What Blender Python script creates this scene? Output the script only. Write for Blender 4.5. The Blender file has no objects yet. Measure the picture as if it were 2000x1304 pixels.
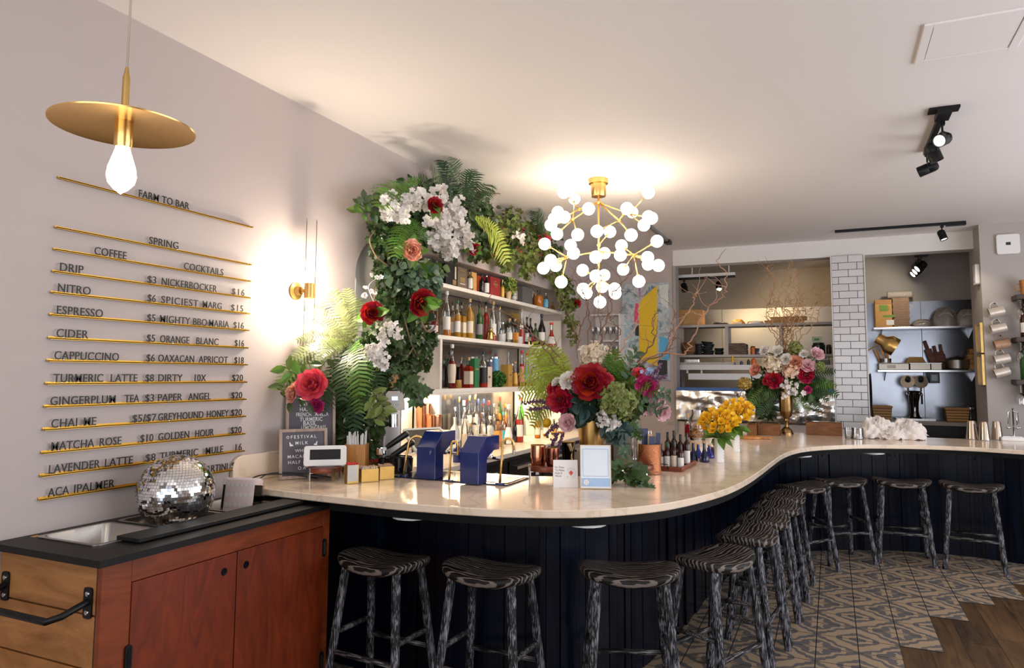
import bpy, math, random
from mathutils import Vector as V, Matrix as M4
PI = math.pi
S = bpy.context.scene
COL = S.collection
# ---------------------------------------------------------------- camera
CF, CP, CYW, CR, CX0, CY0 = 1375.0, 0.08416, 0.42403, 0.00569, 1001.7, 616.0
EYE = V((0, 0, 1.65))
_fw = V((-math.sin(CYW) * math.cos(CP), math.cos(CYW) * math.cos(CP), math.sin(CP)))
_r = V((math.cos(CYW), math.sin(CYW), 0))
_u = _r.cross(_fw)
_r2 = _r * math.cos(CR) + _u * math.sin(CR)
_u2 = _u * math.cos(CR) - _r * math.sin(CR)
cam = bpy.data.cameras.new('camera')
cam.sensor_width = 36
cam.lens = CF / 2000 * 36
cam.shift_x = (1000 - CX0) / 2000
cam.shift_y = (CY0 - 652) / 2000
cam.clip_start = 0.05
co = bpy.data.objects.new('camera', cam)
COL.objects.link(co)
co.matrix_world = M4(((_r2.x, _u2.x, -_fw.x, EYE.x), (_r2.y, _u2.y, -_fw.y, EYE.y), (_r2.z, _u2.z, -_fw.z, EYE.z), (0, 0, 0, 1)))
S.camera = co
# ---------------------------------------------------------------- world, daylight, exposure
S.view_settings.view_transform = 'Standard'
S.view_settings.look = 'None'
S.view_settings.gamma = 1
S.view_settings.use_curve_mapping = False
S.view_settings.exposure = 0.0
S.cycles.use_denoising = True
S.cycles.max_bounces = 9
S.cycles.diffuse_bounces = 4
S.cycles.transparent_max_bounces = 16
S.cycles.sample_clamp_indirect = 6
S.cycles.caustics_reflective = False
S.cycles.caustics_refractive = False
W = bpy.data.worlds.new('daylight')
S.world = W
W.use_nodes = True
W.node_tree.nodes['Background'].inputs[0].default_value = (0.70, 0.83, 1.0, 1)
W.node_tree.nodes['Background'].inputs[1].default_value = 1.3
def lamp(name, typ, loc, energy, color, size=None, sizey=None, rot=None, **kw):
 l = bpy.data.lights.new(name, typ)
 l.energy = energy
 l.color = color
 if typ == 'AREA':
  l.shape = 'RECTANGLE'
  l.size = size
  l.size_y = sizey or size
 elif size is not None:
  l.shadow_soft_size = size
 for k, v in kw.items():
  setattr(l, k, v)
 o = bpy.data.objects.new(name, l)
 COL.objects.link(o)
 o.location = loc
 if rot:
  o.rotation_euler = rot
 return o
# daylight through the shop's front windows, behind the camera
lamp('window_daylight', 'AREA', (0.4, -2.05, 1.75), 100, (1.0, 0.97, 0.96), 5.6, 2.3, (PI / 2 + .45, 0, 0))
lamp('side_fill_light', 'AREA', (4.15, 4.2, 1.75), 195, (0.96, 0.95, 1.0), 6.2, 2.2, (PI / 2 + .45, 0, PI / 2))  # added fill from an unseen side window, brightens the ceiling on the right
def ray(px, py):
 return _r2 * ((px - CX0) / CF) - _u2 * ((py - CY0) / CF) + _fw
def onx(px, py, x):
 d = ray(px, py)
 return EYE + d * (x / d.x)
def ony(px, py, y):
 d = ray(px, py)
 return EYE + d * (y / d.y)
def onz(px, py, z):
 d = ray(px, py)
 return EYE + d * ((z - EYE.z) / d.z)
def mpp(p):            # metres per photo pixel at a place
 return (p - EYE).dot(_fw) / CF
# ---------------------------------------------------------------- mesh helpers
class MB:
 def __init__(s):
  s.v = []; s.f = []; s.m = []
 def add(s, vs, fs, mi=0):
  o = len(s.v)
  s.v += [tuple(x) for x in vs]
  s.f += [tuple(i + o for i in f) for f in fs]
  s.m += [mi] * len(fs)
  return s
 def box(s, x0, x1, y0, y1, z0, z1, mi=0, mat=None):
  vs = [V((x, y, z)) for z in (z0, z1) for y in (y0, y1) for x in (x0, x1)]
  if mat:
   vs = [mat @ v for v in vs]
  return s.add(vs, [(0, 2, 3, 1), (4, 5, 7, 6), (0, 1, 5, 4), (2, 6, 7, 3), (0, 4, 6, 2), (1, 3, 7, 5)], mi)
 def rbox(s, x0, x1, y0, y1, z0, z1, r=.01, mi=0, mat=None, n=4):
  """box with rounded vertical edges"""
  pts = []
  for cx, cy, a0 in ((x1 - r, y1 - r, 0), (x0 + r, y1 - r, 90), (x0 + r, y0 + r, 180), (x1 - r, y0 + r, 270)):
   for i in range(n + 1):
    a = math.radians(a0 + 90 * i / n)
    pts.append((cx + r * math.cos(a), cy + r * math.sin(a)))
  return s.prism(pts, z0, z1, mi, mat)
 def prism(s, pts, z0, z1, mi=0, mat=None, bev=0):
  n = len(pts)
  lay = [(pts, z0), (pts, z1)]
  if bev:
   ip = inset(pts, bev)
   lay = [(ip, z0), (pts, z0 + bev), (pts, z1 - bev), (ip, z1)]
  vs = [V((p[0], p[1], z)) for q, z in lay for p in q]
  if mat:
   vs = [mat @ v for v in vs]
  fs = []
  for k in range(len(lay) - 1):
   for i in range(n):
    j = (i + 1) % n
    fs.append((k * n + i, k * n + j, (k + 1) * n + j, (k + 1) * n + i))
  fs.append(tuple(range(n - 1, -1, -1)))
  fs.append(tuple(range((len(lay) - 1) * n, len(lay) * n)))
  return s.add(vs, fs, mi)
 def tube(s, pts, r, n=8, mi=0, cap=True, closed=False):
  pts = [V(p) for p in pts]
  k = len(pts)
  rs = r if isinstance(r, (list, tuple)) else [r] * k
  t0 = (pts[1] - pts[0]).normalized()
  a = t0.orthogonal().normalized()
  vs = []
  for i, p in enumerate(pts):
   if closed:
    t = (pts[(i + 1) % k] - pts[i - 1])
   else:
    t = (pts[min(i + 1, k - 1)] - pts[max(i - 1, 0)])
   if t.length < 1e-9:
    t = t0
   t = t.normalized()
   a = (a - t * a.dot(t))
   a = a.normalized() if a.length > 1e-6 else t.orthogonal().normalized()
   b = t.cross(a)
   for j in range(n):
    w = 2 * PI * j / n
    vs.append(p + (a * math.cos(w) + b * math.sin(w)) * rs[i])
  fs = []
  for i in range(k if closed else k - 1):
   for j in range(n):
    i2 = (i + 1) % k
    fs.append((i * n + j, i * n + (j + 1) % n, i2 * n + (j + 1) % n, i2 * n + j))
  if cap and not closed:
   fs.append(tuple(range(n - 1, -1, -1)))
   fs.append(tuple(range((k - 1) * n, k * n)))
  return s.add(vs, fs, mi)
 def lathe(s, prof, n=20, mi=0, mat=None, cap=(True, True), mis=None, a0=0):
  """prof: (radius, z) from the bottom up"""
  vs = []
  for r, z in prof:
   for j in range(n):
    w = a0 + 2 * PI * j / n
    v = V((r * math.cos(w), r * math.sin(w), z))
    vs.append(mat @ v if mat else v)
  k = len(prof)
  for i in range(k - 1):
   o = len(s.v)
  o = len(s.v)
  s.v += [tuple(v) for v in vs]
  for i in range(k - 1):
   for j in range(n):
    s.f.append((o + i * n + j, o + i * n + (j + 1) % n, o + (i + 1) * n + (j + 1) % n, o + (i + 1) * n + j))
    s.m.append(mis[i] if mis else mi)
  if cap[0]:
   s.f.append(tuple(o + j for j in range(n - 1, -1, -1))); s.m.append(mis[0] if mis else mi)
  if cap[1]:
   s.f.append(tuple(o + (k - 1) * n + j for j in range(n))); s.m.append(mis[-1] if mis else mi)
  return s
 def ball(s, c, r, nu=16, nv=10, mi=0, sc=(1, 1, 1), mat=None):
  c = V(c)
  prof = []
  vs = [V((0, 0, -1))]
  for i in range(1, nv):
   a = -PI / 2 + PI * i / nv
   for j in range(nu):
    w = 2 * PI * j / nu
    vs.append(V((math.cos(a) * math.cos(w), math.cos(a) * math.sin(w), math.sin(a))))
  vs.append(V((0, 0, 1)))
  vs = [V((v.x * sc[0], v.y * sc[1], v.z * sc[2])) * r for v in vs]
  vs = [(mat @ v if mat else v) + c for v in vs]
  fs = []
  for j in range(nu):
   fs.append((0, 1 + (j + 1) % nu, 1 + j))
   t = len(vs) - 1
   fs.append((t, t - nu + j, t - nu + (j + 1) % nu))
  for i in range(nv - 2):
   for j in range(nu):
    a = 1 + i * nu
    fs.append((a + j, a + (j + 1) % nu, a + nu + (j + 1) % nu, a + nu + j))
  return s.add(vs, fs, mi)
 def grid(s, P, mi=0):
  nu = len(P); nv = len(P[0])
  fs = [(i * nv + j, (i + 1) * nv + j, (i + 1) * nv + j + 1, i * nv + j + 1) for i in range(nu - 1) for j in range(nv - 1)]
  return s.add([p for row in P for p in row], fs, mi)
 def build(s, name, mat, parent=None, smooth=None, bevel=0, kind=None):
  me = bpy.data.meshes.new(name)
  if parent is None:
   xs = [v[0] for v in s.v]; ys = [v[1] for v in s.v]
   off = V(((min(xs) + max(xs)) / 2, (min(ys) + max(ys)) / 2, min(v[2] for v in s.v)))
  else:
   off = wloc(parent)
  me.from_pydata([(v[0] - off.x, v[1] - off.y, v[2] - off.z) for v in s.v], [], s.f)
  mats = mat if isinstance(mat, (list, tuple)) else [mat]
  for m in mats:
   me.materials.append(m)
  if len(mats) > 1:
   me.polygons.foreach_set('material_index', s.m)
  if smooth:
   me.polygons.foreach_set('use_smooth', [True] * len(me.polygons))
   if smooth is not True:
    me.set_sharp_from_angle(angle=math.radians(smooth))
  me.update()
  o = bpy.data.objects.new(name, me)
  COL.objects.link(o)
  if parent is None:
   o.location = off
  else:
   o.parent = parent
  if bevel:
   b = o.modifiers.new('bevel', 'BEVEL')
   b.width = bevel; b.segments = 2; b.limit_method = 'ANGLE'
  if kind:
   o['kind'] = kind
  return o
def wloc(o):
 l = V((0, 0, 0))
 while o is not None:
  l += o.location if o.type == 'EMPTY' or o.parent is None else V((0, 0, 0))
  o = o.parent
 return l
def inset(pts, d):
 n = len(pts)
 out = []
 A = sum(pts[i][0] * pts[(i + 1) % n][1] - pts[(i + 1) % n][0] * pts[i][1] for i in range(n))
 sg = 1 if A > 0 else -1
 for i in range(n):
  p0, p1, p2 = V(pts[i - 1][:2]), V(pts[i][:2]), V(pts[(i + 1) % n][:2])
  d1 = (p1 - p0).normalized(); d2 = (p2 - p1).normalized()
  n1 = V((-d1.y, d1.x)) * sg; n2 = V((-d2.y, d2.x)) * sg
  b = n1 + n2
  k = d / max(.35, 1 + n1.dot(n2)) if b.length > 1e-6 else 0
  out.append((p1.x + b.x * k, p1.y + b.y * k))
 return out
def catmull(pts, n=6):
 pts = [V(p) for p in pts]
 P = [pts[0] * 2 - pts[1]] + pts + [pts[-1] * 2 - pts[-2]]
 out = []
 for i in range(1, len(P) - 2):
  a, b, c, d = P[i - 1:i + 3]
  for k in range(n):
   t = k / n
   out.append(.5 * (2 * b + (c - a) * t + (2 * a - 5 * b + 4 * c - d) * t * t + (3 * b - a - 3 * c + d) * t ** 3))
 out.append(pts[-1])
 return out
def tag(o, label, cat, group=None, kind=None):
 o['label'] = label
 o['category'] = cat
 if group:
  o['group'] = group
 if kind:
  o['kind'] = kind
 return o
def thing(name, label, cat, loc, group=None, rotz=0):
 o = bpy.data.objects.new(name, None)
 o.empty_display_size = .05
 COL.objects.link(o)
 o.location = V(loc)
 o.rotation_euler = (0, 0, rotz)
 return tag(o, label, cat, group)
def dup(root, loc, rotz, label, group=None):
 r = root.copy()
 COL.objects.link(r)
 r.location = V(loc); r.rotation_euler = (0, 0, rotz)
 r['label'] = label
 if group:
  r['group'] = group
 for ch in list(root.children):
  c = ch.copy(); COL.objects.link(c); c.parent = r
  for g in ch.children:
   d = g.copy(); COL.objects.link(d); d.parent = c
 return r
def struct(o):
 o['kind'] = 'structure'
 return o
def frame(loc, z, up=(0, 0, 1), roll=0):
 """matrix with local Z along z"""
 z = V(z).normalized()
 x = V(up).cross(z)
 x = x.normalized() if x.length > 1e-4 else V((1, 0, 0)).cross(z).normalized() if abs(z.x) < .9 else V((0, 1, 0)).cross(z).normalized()
 y = z.cross(x)
 m = M4(((x.x, y.x, z.x, loc[0]), (x.y, y.y, z.y, loc[1]), (x.z, y.z, z.z, loc[2]), (0, 0, 0, 1)))
 return m @ M4.Rotation(roll, 4, 'Z')
def TR(loc, rz=0, rx=0, ry=0):
 return M4.Translation(V(loc)) @ M4.Rotation(rz, 4, 'Z') @ M4.Rotation(rx, 4, 'X') @ M4.Rotation(ry, 4, 'Y')
# ---------------------------------------------------------------- materials
MATS = {}
def hexc(h):
 c = [int(h[i:i + 2], 16) / 255 for i in (0, 2, 4)]
 return tuple(x / 12.92 if x <= .04045 else ((x + .055) / 1.055) ** 2.4 for x in c)
def mat(name, color, rough=.5, metal=0, var=.12, scale=30, trans=0, emit=None, es=0, bump=0, bscale=80, island=0, spec=.5, translucent=0, coat=0, stretch=None):
 if name in MATS:
  return MATS[name]
 if isinstance(color, str):
  color = hexc(color)
 m = bpy.data.materials.new(name)
 m.use_nodes = True
 nt = m.node_tree
 b = nt.nodes['Principled BSDF']
 N = nt.nodes.new; L = nt.links.new
 tc = N('ShaderNodeTexCoord')
 mp = N('ShaderNodeMapping')
 L(tc.outputs['Object'], mp.inputs[0])
 if stretch:
  mp.inputs['Scale'].default_value = stretch
 no = N('ShaderNodeTexNoise')
 no.inputs['Scale'].default_value = scale
 no.inputs['Detail'].default_value = 4
 L(mp.outputs[0], no.inputs['Vector'])
 mx = N('ShaderNodeMix'); mx.data_type = 'RGBA'
 mx.inputs[6].default_value = tuple(c * (1 - var) for c in color) + (1,)
 mx.inputs[7].default_value = tuple(min(1, c * (1 + var)) for c in color) + (1,)
 L(no.outputs['Fac'], mx.inputs[0])
 outc = mx.outputs[2]
 if island:
  g = N('ShaderNodeNewGeometry')
  hs = N('ShaderNodeHueSaturation')
  mr = N('ShaderNodeMapRange')
  mr.inputs['To Min'].default_value = 1 - island; mr.inputs['To Max'].default_value = 1 + island
  L(g.outputs['Random Per Island'], mr.inputs['Value'])
  L(mr.outputs[0], hs.inputs['Value'])
  m2 = N('ShaderNodeMapRange')
  m2.inputs['To Min'].default_value = .5 - island * .06; m2.inputs['To Max'].default_value = .5 + island * .06
  L(g.outputs['Random Per Island'], m2.inputs['Value'])
  L(m2.outputs[0], hs.inputs['Hue'])
  L(outc, hs.inputs['Color'])
  outc = hs.outputs[0]
 L(outc, b.inputs['Base Color'])
 b.inputs['Roughness'].default_value = rough
 b.inputs['Metallic'].default_value = metal
 b.inputs['Transmission Weight'].default_value = trans
 b.inputs['Specular IOR Level'].default_value = spec
 b.inputs['Coat Weight'].default_value = coat
 if emit is not None:
  b.inputs['Emission Color'].default_value = tuple(emit) + (1,)
  b.inputs['Emission Strength'].default_value = es
 if bump:
  n2 = N('ShaderNodeTexNoise'); n2.inputs['Scale'].default_value = bscale
  L(mp.outputs[0], n2.inputs['Vector'])
  bp = N('ShaderNodeBump'); bp.inputs['Strength'].default_value = bump; bp.inputs['Distance'].default_value = .01
  L(n2.outputs['Fac'], bp.inputs['Height'])
  L(bp.outputs[0], b.inputs['Normal'])
 if translucent:
  tr = N('ShaderNodeBsdfTranslucent'); L(outc, tr.inputs['Color'])
  ms = N('ShaderNodeMixShader'); ms.inputs[0].default_value = translucent
  L(b.outputs[0], ms.inputs[1]); L(tr.outputs[0], ms.inputs[2])
  L(ms.outputs[0], nt.nodes['Material Output'].inputs[0])
 MATS[name] = m
 return m
def glass(name, tint=(1, 1, 1), solid=.3, rough=.03, ior=1.45):
 """thin glass: mostly see-through, with a clear gloss"""
 if name in MATS:
  return MATS[name]
 m = bpy.data.materials.new(name); m.use_nodes = True
 nt = m.node_tree; N = nt.nodes.new; L = nt.links.new
 nt.nodes.remove(nt.nodes['Principled BSDF'])
 t = N('ShaderNodeBsdfTransparent'); t.inputs[0].default_value = tuple(tint) + (1,)
 g = N('ShaderNodeBsdfGlossy'); g.inputs['Roughness'].default_value = rough
 fr = N('ShaderNodeFresnel'); fr.inputs[0].default_value = ior
 no = N('ShaderNodeTexNoise'); no.inputs['Scale'].default_value = 12
 tc = N('ShaderNodeTexCoord'); L(tc.outputs['Object'], no.inputs['Vector'])
 mr = N('ShaderNodeMapRange'); mr.inputs['To Min'].default_value = solid * .3; mr.inputs['To Max'].default_value = solid * .6
 L(no.outputs['Fac'], mr.inputs['Value'])
 ad = N('ShaderNodeMath'); ad.operation = 'ADD'; ad.use_clamp = True
 L(fr.outputs[0], ad.inputs[0]); L(mr.outputs[0], ad.inputs[1])
 ms = N('ShaderNodeMixShader')
 L(ad.outputs[0], ms.inputs[0]); L(t.outputs[0], ms.inputs[1]); L(g.outputs[0], ms.inputs[2])
 L(ms.outputs[0], nt.nodes['Material Output'].inputs[0])
 MATS[name] = m
 return m
def wood(name, c1, c2, axis='Z', rough=.5, freq=28, dist=5, knots=False, thresh=None, stretch=12, island=0, coat=0, across=None):
 """grain lines running along axis"""
 if name in MATS:
  return MATS[name]
 c1 = hexc(c1) if isinstance(c1, str) else c1
 c2 = hexc(c2) if isinstance(c2, str) else c2
 m = bpy.data.materials.new(name); m.use_nodes = True
 nt = m.node_tree; N = nt.nodes.new; L = nt.links.new
 b = nt.nodes['Principled BSDF']
 tc = N('ShaderNodeTexCoord'); mp = N('ShaderNodeMapping')
 L(tc.outputs['Object'], mp.inputs[0])
 sc = [1, 1, 1]; sc['XYZ'.index(axis)] = 1 / stretch
 mp.inputs['Scale'].default_value = sc
 n0 = N('ShaderNodeTexNoise'); n0.inputs['Scale'].default_value = 3.5; n0.inputs['Detail'].default_value = 3
 L(mp.outputs[0], n0.inputs['Vector'])
 w = N('ShaderNodeTexNoise'); w.inputs['Scale'].default_value = freq; w.inputs['Detail'].default_value = 6; w.inputs['Roughness'].default_value = .65
 w.inputs['Distortion'].default_value = dist * .15
 L(mp.outputs[0], w.inputs['Vector'])
 ma = N('ShaderNodeMath'); ma.operation = 'MULTIPLY'; ma.inputs[1].default_value = .35
 L(n0.outputs['Fac'], ma.inputs[0])
 ad = N('ShaderNodeMath'); ad.operation = 'ADD'; L(w.outputs['Fac'], ad.inputs[0]); L(ma.outputs[0], ad.inputs[1])
 cr = N('ShaderNodeValToRGB')
 lo, hi = thresh or (.45, .9)
 cr.color_ramp.elements[0].position = lo; cr.color_ramp.elements[1].position = hi
 cr.color_ramp.elements[0].color = tuple(c1) + (1,); cr.color_ramp.elements[1].color = tuple(c2) + (1,)
 L(ad.outputs[0], cr.inputs[0])
 outc = cr.outputs[0]
 if knots:
  vo = N('ShaderNodeTexVoronoi'); vo.inputs['Scale'].default_value = 2.6
  m3 = N('ShaderNodeMapping'); sc3 = [1, 1, 1]; sc3['XYZ'.index(axis)] = .5; m3.inputs['Scale'].default_value = sc3
  L(tc.outputs['Object'], m3.inputs[0]); L(m3.outputs[0], vo.inputs['Vector'])
  cr3 = N('ShaderNodeValToRGB'); cr3.color_ramp.elements[0].position = .03; cr3.color_ramp.elements[1].position = .09
  cr3.color_ramp.elements[0].color = (.25, .2, .18, 1); cr3.color_ramp.elements[1].color = (1, 1, 1, 1)
  L(vo.outputs['Distance'], cr3.inputs[0])
  mx = N('ShaderNodeMix'); mx.data_type = 'RGBA'; mx.blend_type = 'MULTIPLY'; mx.inputs[0].default_value = 1
  L(outc, mx.inputs[6]); L(cr3.outputs[0], mx.inputs[7]); outc = mx.outputs[2]
 if island:
  g = N('ShaderNodeNewGeometry'); hs = N('ShaderNodeHueSaturation'); mr = N('ShaderNodeMapRange')
  mr.inputs['To Min'].default_value = 1 - island; mr.inputs['To Max'].default_value = 1 + island
  L(g.outputs['Random Per Island'], mr.inputs['Value']); L(mr.outputs[0], hs.inputs['Value']); L(outc, hs.inputs['Color'])
  outc = hs.outputs[0]
 L(outc, b.inputs['Base Color'])
 b.inputs['Roughness'].default_value = rough
 b.inputs['Coat Weight'].default_value = coat
 bp = N('ShaderNodeBump'); bp.inputs['Strength'].default_value = .25; bp.inputs['Distance'].default_value = .003
 L(w.outputs['Fac'], bp.inputs['Height']); L(bp.outputs[0], b.inputs['Normal'])
 MATS[name] = m
 return m
def cerused(name, lo, hi, axis, wave=0):
 """black oak with white-limed pores: fine bright streaks along the grain"""
 m = bpy.data.materials.new(name); m.use_nodes = True
 nt = m.node_tree; N = nt.nodes.new; L = nt.links.new; b = nt.nodes['Principled BSDF']
 tc = N('ShaderNodeTexCoord'); mp = N('ShaderNodeMapping'); L(tc.outputs['Object'], mp.inputs[0])
 sc = [1, 1, 1]; sc['XYZ'.index(axis)] = .06 if not wave else .25
 mp.inputs['Scale'].default_value = sc
 if wave:
  w = N('ShaderNodeTexWave'); w.bands_direction = 'Y'; w.inputs['Scale'].default_value = wave; w.inputs['Distortion'].default_value = 11; w.inputs['Detail'].default_value = 3; w.inputs['Detail Scale'].default_value = 1.1
 else:
  w = N('ShaderNodeTexNoise'); w.inputs['Scale'].default_value = 230; w.inputs['Detail'].default_value = 3; w.inputs['Distortion'].default_value = .5
 L(mp.outputs[0], w.inputs['Vector'])
 n2 = N('ShaderNodeTexNoise'); n2.inputs['Scale'].default_value = 18; L(tc.outputs['Object'], n2.inputs['Vector'])
 mu = N('ShaderNodeMath'); mu.operation = 'MULTIPLY_ADD'; mu.inputs[1].default_value = .35; L(n2.outputs['Fac'], mu.inputs[0]); L(w.outputs['Fac'], mu.inputs[2])
 cr = N('ShaderNodeValToRGB'); cr.color_ramp.elements[0].position = .66 if not wave else .80; cr.color_ramp.elements[1].position = .92 if not wave else 1.18
 cr.color_ramp.elements[0].color = tuple(lo) + (1,); cr.color_ramp.elements[1].color = tuple(hi) + (1,)
 L(mu.outputs[0], cr.inputs[0]); L(cr.outputs[0], b.inputs['Base Color'])
 b.inputs['Roughness'].default_value = .5
 b.inputs['Specular IOR Level'].default_value = .25
 bp = N('ShaderNodeBump'); bp.inputs['Strength'].default_value = .3; bp.inputs['Distance'].default_value = .002
 L(mu.outputs[0], bp.inputs['Height']); L(bp.outputs[0], b.inputs['Normal'])
 MATS[name] = m
 return m
def emitter(name, color, strength):
 return mat(name, (.9, .9, .88), .3, emit=color, es=strength, var=.02)
wall_paint = mat('wall_paint', (.49, .42, .395), .62, var=.03, scale=3, bump=.04, bscale=220)
ceil_paint = mat('ceiling_paint', (.86, .81, .78), .7, var=.02, scale=2)
white_trim = mat('white_trim', (.78, .75, .72), .45, var=.03)
brass = mat('brushed_brass', (.80, .50, .17), .28, 1, var=.08, scale=60)
gold = mat('aged_gold', (.62, .40, .14), .3, 1, var=.2, scale=14)
bronze = mat('bronze', (.36, .22, .09), .3, 1, var=.25, scale=10)
copper = mat('hammered_copper', (.85, .40, .22), .25, 1, var=.15, scale=40, bump=.3, bscale=160)
copper_smooth = mat('copper', (.80, .36, .20), .16, 1, var=.12)
steel = mat('stainless_steel', (.62, .62, .63), .25, 1, var=.08, scale=25, stretch=(1, 1, 12))
steel_sheet = mat('steel_sheet', (.44, .40, .34), .36, 1, var=.12, scale=2.5, bump=.12, bscale=2.2)
chrome = mat('chrome', (.85, .85, .86), .07, 1, var=.03)
black_metal = mat('black_metal', (.012, .012, .013), .4, .6, var=.3)
black_plastic = mat('black_plastic', (.012, .012, .013), .35, var=.3)
black_gloss = mat('black_gloss', (.006, .006, .008), .08, var=.2)
white_plastic = mat('white_plastic', (.80, .79, .77), .35, var=.03)
white_ceramic = mat('white_ceramic', (.82, .81, .79), .25, var=.04)
paper_white = mat('paper_white', (.82, .80, .79), .8, var=.04)
cardboard = mat('cardboard', (.55, .30, .11), .85, var=.12, scale=14)
kraft = mat('kraft_paper', (.42, .22, .09), .8, var=.2, scale=18)
navy = mat('navy_enamel', (.008, .022, .13), .2, var=.25, coat=.4)
red_paper = mat('red_paper', (.75, .05, .04), .6, var=.15)
clear = glass('clear_glass')
leaf_ivy = mat('ivy_leaf', (.050, .088, .026), .30, var=.25, scale=9, island=.5, translucent=.18)
leaf_ivy_pale = mat('variegated_ivy_leaf', (.16, .20, .045), .45, var=.3, scale=9, island=.45, translucent=.25)
leaf_grey = mat('grey_green_leaf', (.10, .165, .095), .34, var=.25, scale=9, island=.4, translucent=.15)
leaf_bright = mat('bright_leaf', (.11, .23, .03), .42, var=.25, scale=9, island=.4, translucent=.3)
fern_dark = mat('dark_fern', (.028, .075, .018), .45, var=.25, scale=9, island=.35, translucent=.2)
fern_pale = mat('pale_fern', (.15, .19, .05), .5, var=.25, scale=9, island=.3, translucent=.25)
fern_lime = mat('lime_fern', (.34, .42, .045), .45, var=.25, scale=9, island=.3, translucent=.3)
twig = mat('willow_twig', (.22, .10, .055), .6, var=.3)
stem_green = mat('green_stem', (.07, .12, .03), .5, var=.2)
petal_red = mat('red_petal', (.36, .006, .014), .55, var=.3, scale=30, island=.3, translucent=.15)
petal_crimson = mat('crimson_petal', (.45, .012, .045), .5, var=.3, scale=30, island=.3, translucent=.2)
petal_coral = mat('coral_petal', (.78, .085, .12), .5, var=.2, scale=30, island=.2, translucent=.2)
petal_magenta = mat('magenta_petal', (.50, .03, .16), .5, var=.3, scale=30, island=.3, translucent=.2)
petal_peach = mat('peach_petal', (.80, .38, .26), .5, var=.15, scale=30, island=.15, translucent=.2)
petal_blush = mat('blush_petal', (.80, .52, .56), .5, var=.12, scale=30, island=.12, translucent=.2)
petal_white = mat('white_petal', (.82, .78, .74), .5, var=.06, scale=30, island=.1, translucent=.2)
petal_cream = mat('cream_petal', (.78, .68, .52), .5, var=.1, scale=30, island=.15, translucent=.2)
petal_yellow = mat('yellow_petal', (.85, .50, .02), .5, var=.15, scale=30, island=.2, translucent=.25)
petal_green = mat('green_petal', (.24, .28, .08), .5, var=.2, scale=30, island=.35, translucent=.2)
petal_purple = mat('purple_petal', (.14, .06, .12), .6, var=.3, scale=30, island=.4)
pollen = mat('pollen', (.75, .45, .05), .7, var=.2)
# ================================================================ setting
WX, HC, BY = -3.02, 3.352, 9.55      # left wall, ceiling height, back wall
NY0, NY1, NZ0, NZ1, ND = 4.0, 8.15, 0.985, 2.66, 0.25   # bottle niche in the left wall
KY, RX, FY = 11.9, 4.2, -2.1
# floor: wood-look planks, with the patterned tiles laid around the bar
plank = wood('floor_plank', '26190d', '63482b', 'Y', .45, 20, 6, stretch=9, island=.25)
f = MB()
rng = random.Random(3)
x = -3.3
while x < RX:
 y = FY - .4 + rng.uniform(-1.2, 0)
 while y < KY + .3:
  l = rng.choice((.9, 1.2, 1.5))
  f.box(x + .0015, x + .1985, y + .0015, y + l - .0015, -.02, 0)
  y += l
 x += .2
struct(f.build('floor', plank))
def tile_material():
 m = bpy.data.materials.new('patterned_tile'); m.use_nodes = True
 nt = m.node_tree; N = nt.nodes.new; L = nt.links.new
 b = nt.nodes['Principled BSDF']
 tc = N('ShaderNodeTexCoord'); mp = N('ShaderNodeMapping'); mp.inputs['Scale'].default_value = (.8, .8, .8); L(tc.outputs['UV'], mp.inputs[0])
 # scrolling squiggles: wavy diagonal bands, broken up, mirrored tile by tile
 w = N('ShaderNodeTexWave'); w.wave_type = 'BANDS'; w.bands_direction = 'DIAGONAL'
 w.inputs['Scale'].default_value = 1.55; w.inputs['Distortion'].default_value = 5.5; w.inputs['Detail'].default_value = 1; w.inputs['Detail Scale'].default_value = 2.1
 L(mp.outputs[0], w.inputs['Vector'])
 vo = N('ShaderNodeTexNoise'); vo.inputs['Scale'].default_value = 9; vo.inputs['Detail'].default_value = 0
 L(mp.outputs[0], vo.inputs['Vector'])
 ad = N('ShaderNodeMath'); ad.operation = 'MULTIPLY_ADD'; ad.inputs[1].default_value = .45
 L(vo.outputs['Fac'], ad.inputs[0]); L(w.outputs['Fac'], ad.inputs[2])
 cr = N('ShaderNodeValToRGB'); cr.color_ramp.interpolation = 'LINEAR'
 cr.color_ramp.elements[0].position = .72; cr.color_ramp.elements[1].position = .78
 cr.color_ramp.elements[0].color = hexc('605d5b') + (1,); cr.color_ramp.elements[1].color = hexc('a08b72') + (1,)
 L(ad.outputs[0], cr.inputs[0])
 L(cr.outputs[0], b.inputs['Base Color'])
 b.inputs['Roughness'].default_value = .45
 return m
TS = .235
tm = tile_material()
grout = mat('grout', (.035, .03, .027), .9)
V_, F_, UV = [], [], []
gr_ = MB()
for i in range(-13, 6):
 x0 = .10 + i * TS
 lim = -1.0 if i < 0 else (4.05, 4.99, 5.87, 6.34, 6.57, 7.05)[min(i, 5)]
 if i == 0:
  lim = 4.05
 if i < 0:
  lim = 2.4 + max(0, (i + 1)) * .3
 y = 9.3
 while y - TS > lim - .12:
  y -= TS
  o = len(V_)
  g = .003
  V_ += [(x0 + g, y + g, .004), (x0 + TS - g, y + g, .004), (x0 + TS - g, y + TS - g, .004), (x0 + g, y + TS - g, .004)]
  F_.append((o, o + 1, o + 2, o + 3))
  k = int(round(y / TS))
  a = [(0, 0), (1, 0), (1, 1), (0, 1)]
  if i % 2:
   a = [(1 - u, v) for u, v in a]
  if k % 2:
   a = [(u, 1 - v) for u, v in a]
  UV += a
 gr_.box(x0, x0 + TS, y, 9.3, .0005, .002)
me = bpy.data.meshes.new('floor_tiles')
me.from_pydata(V_, [], F_)
uv = me.uv_layers.new(name='UVMap')
for i, c in enumerate(UV):
 uv.data[i].uv = c
me.materials.append(tm)
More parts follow.
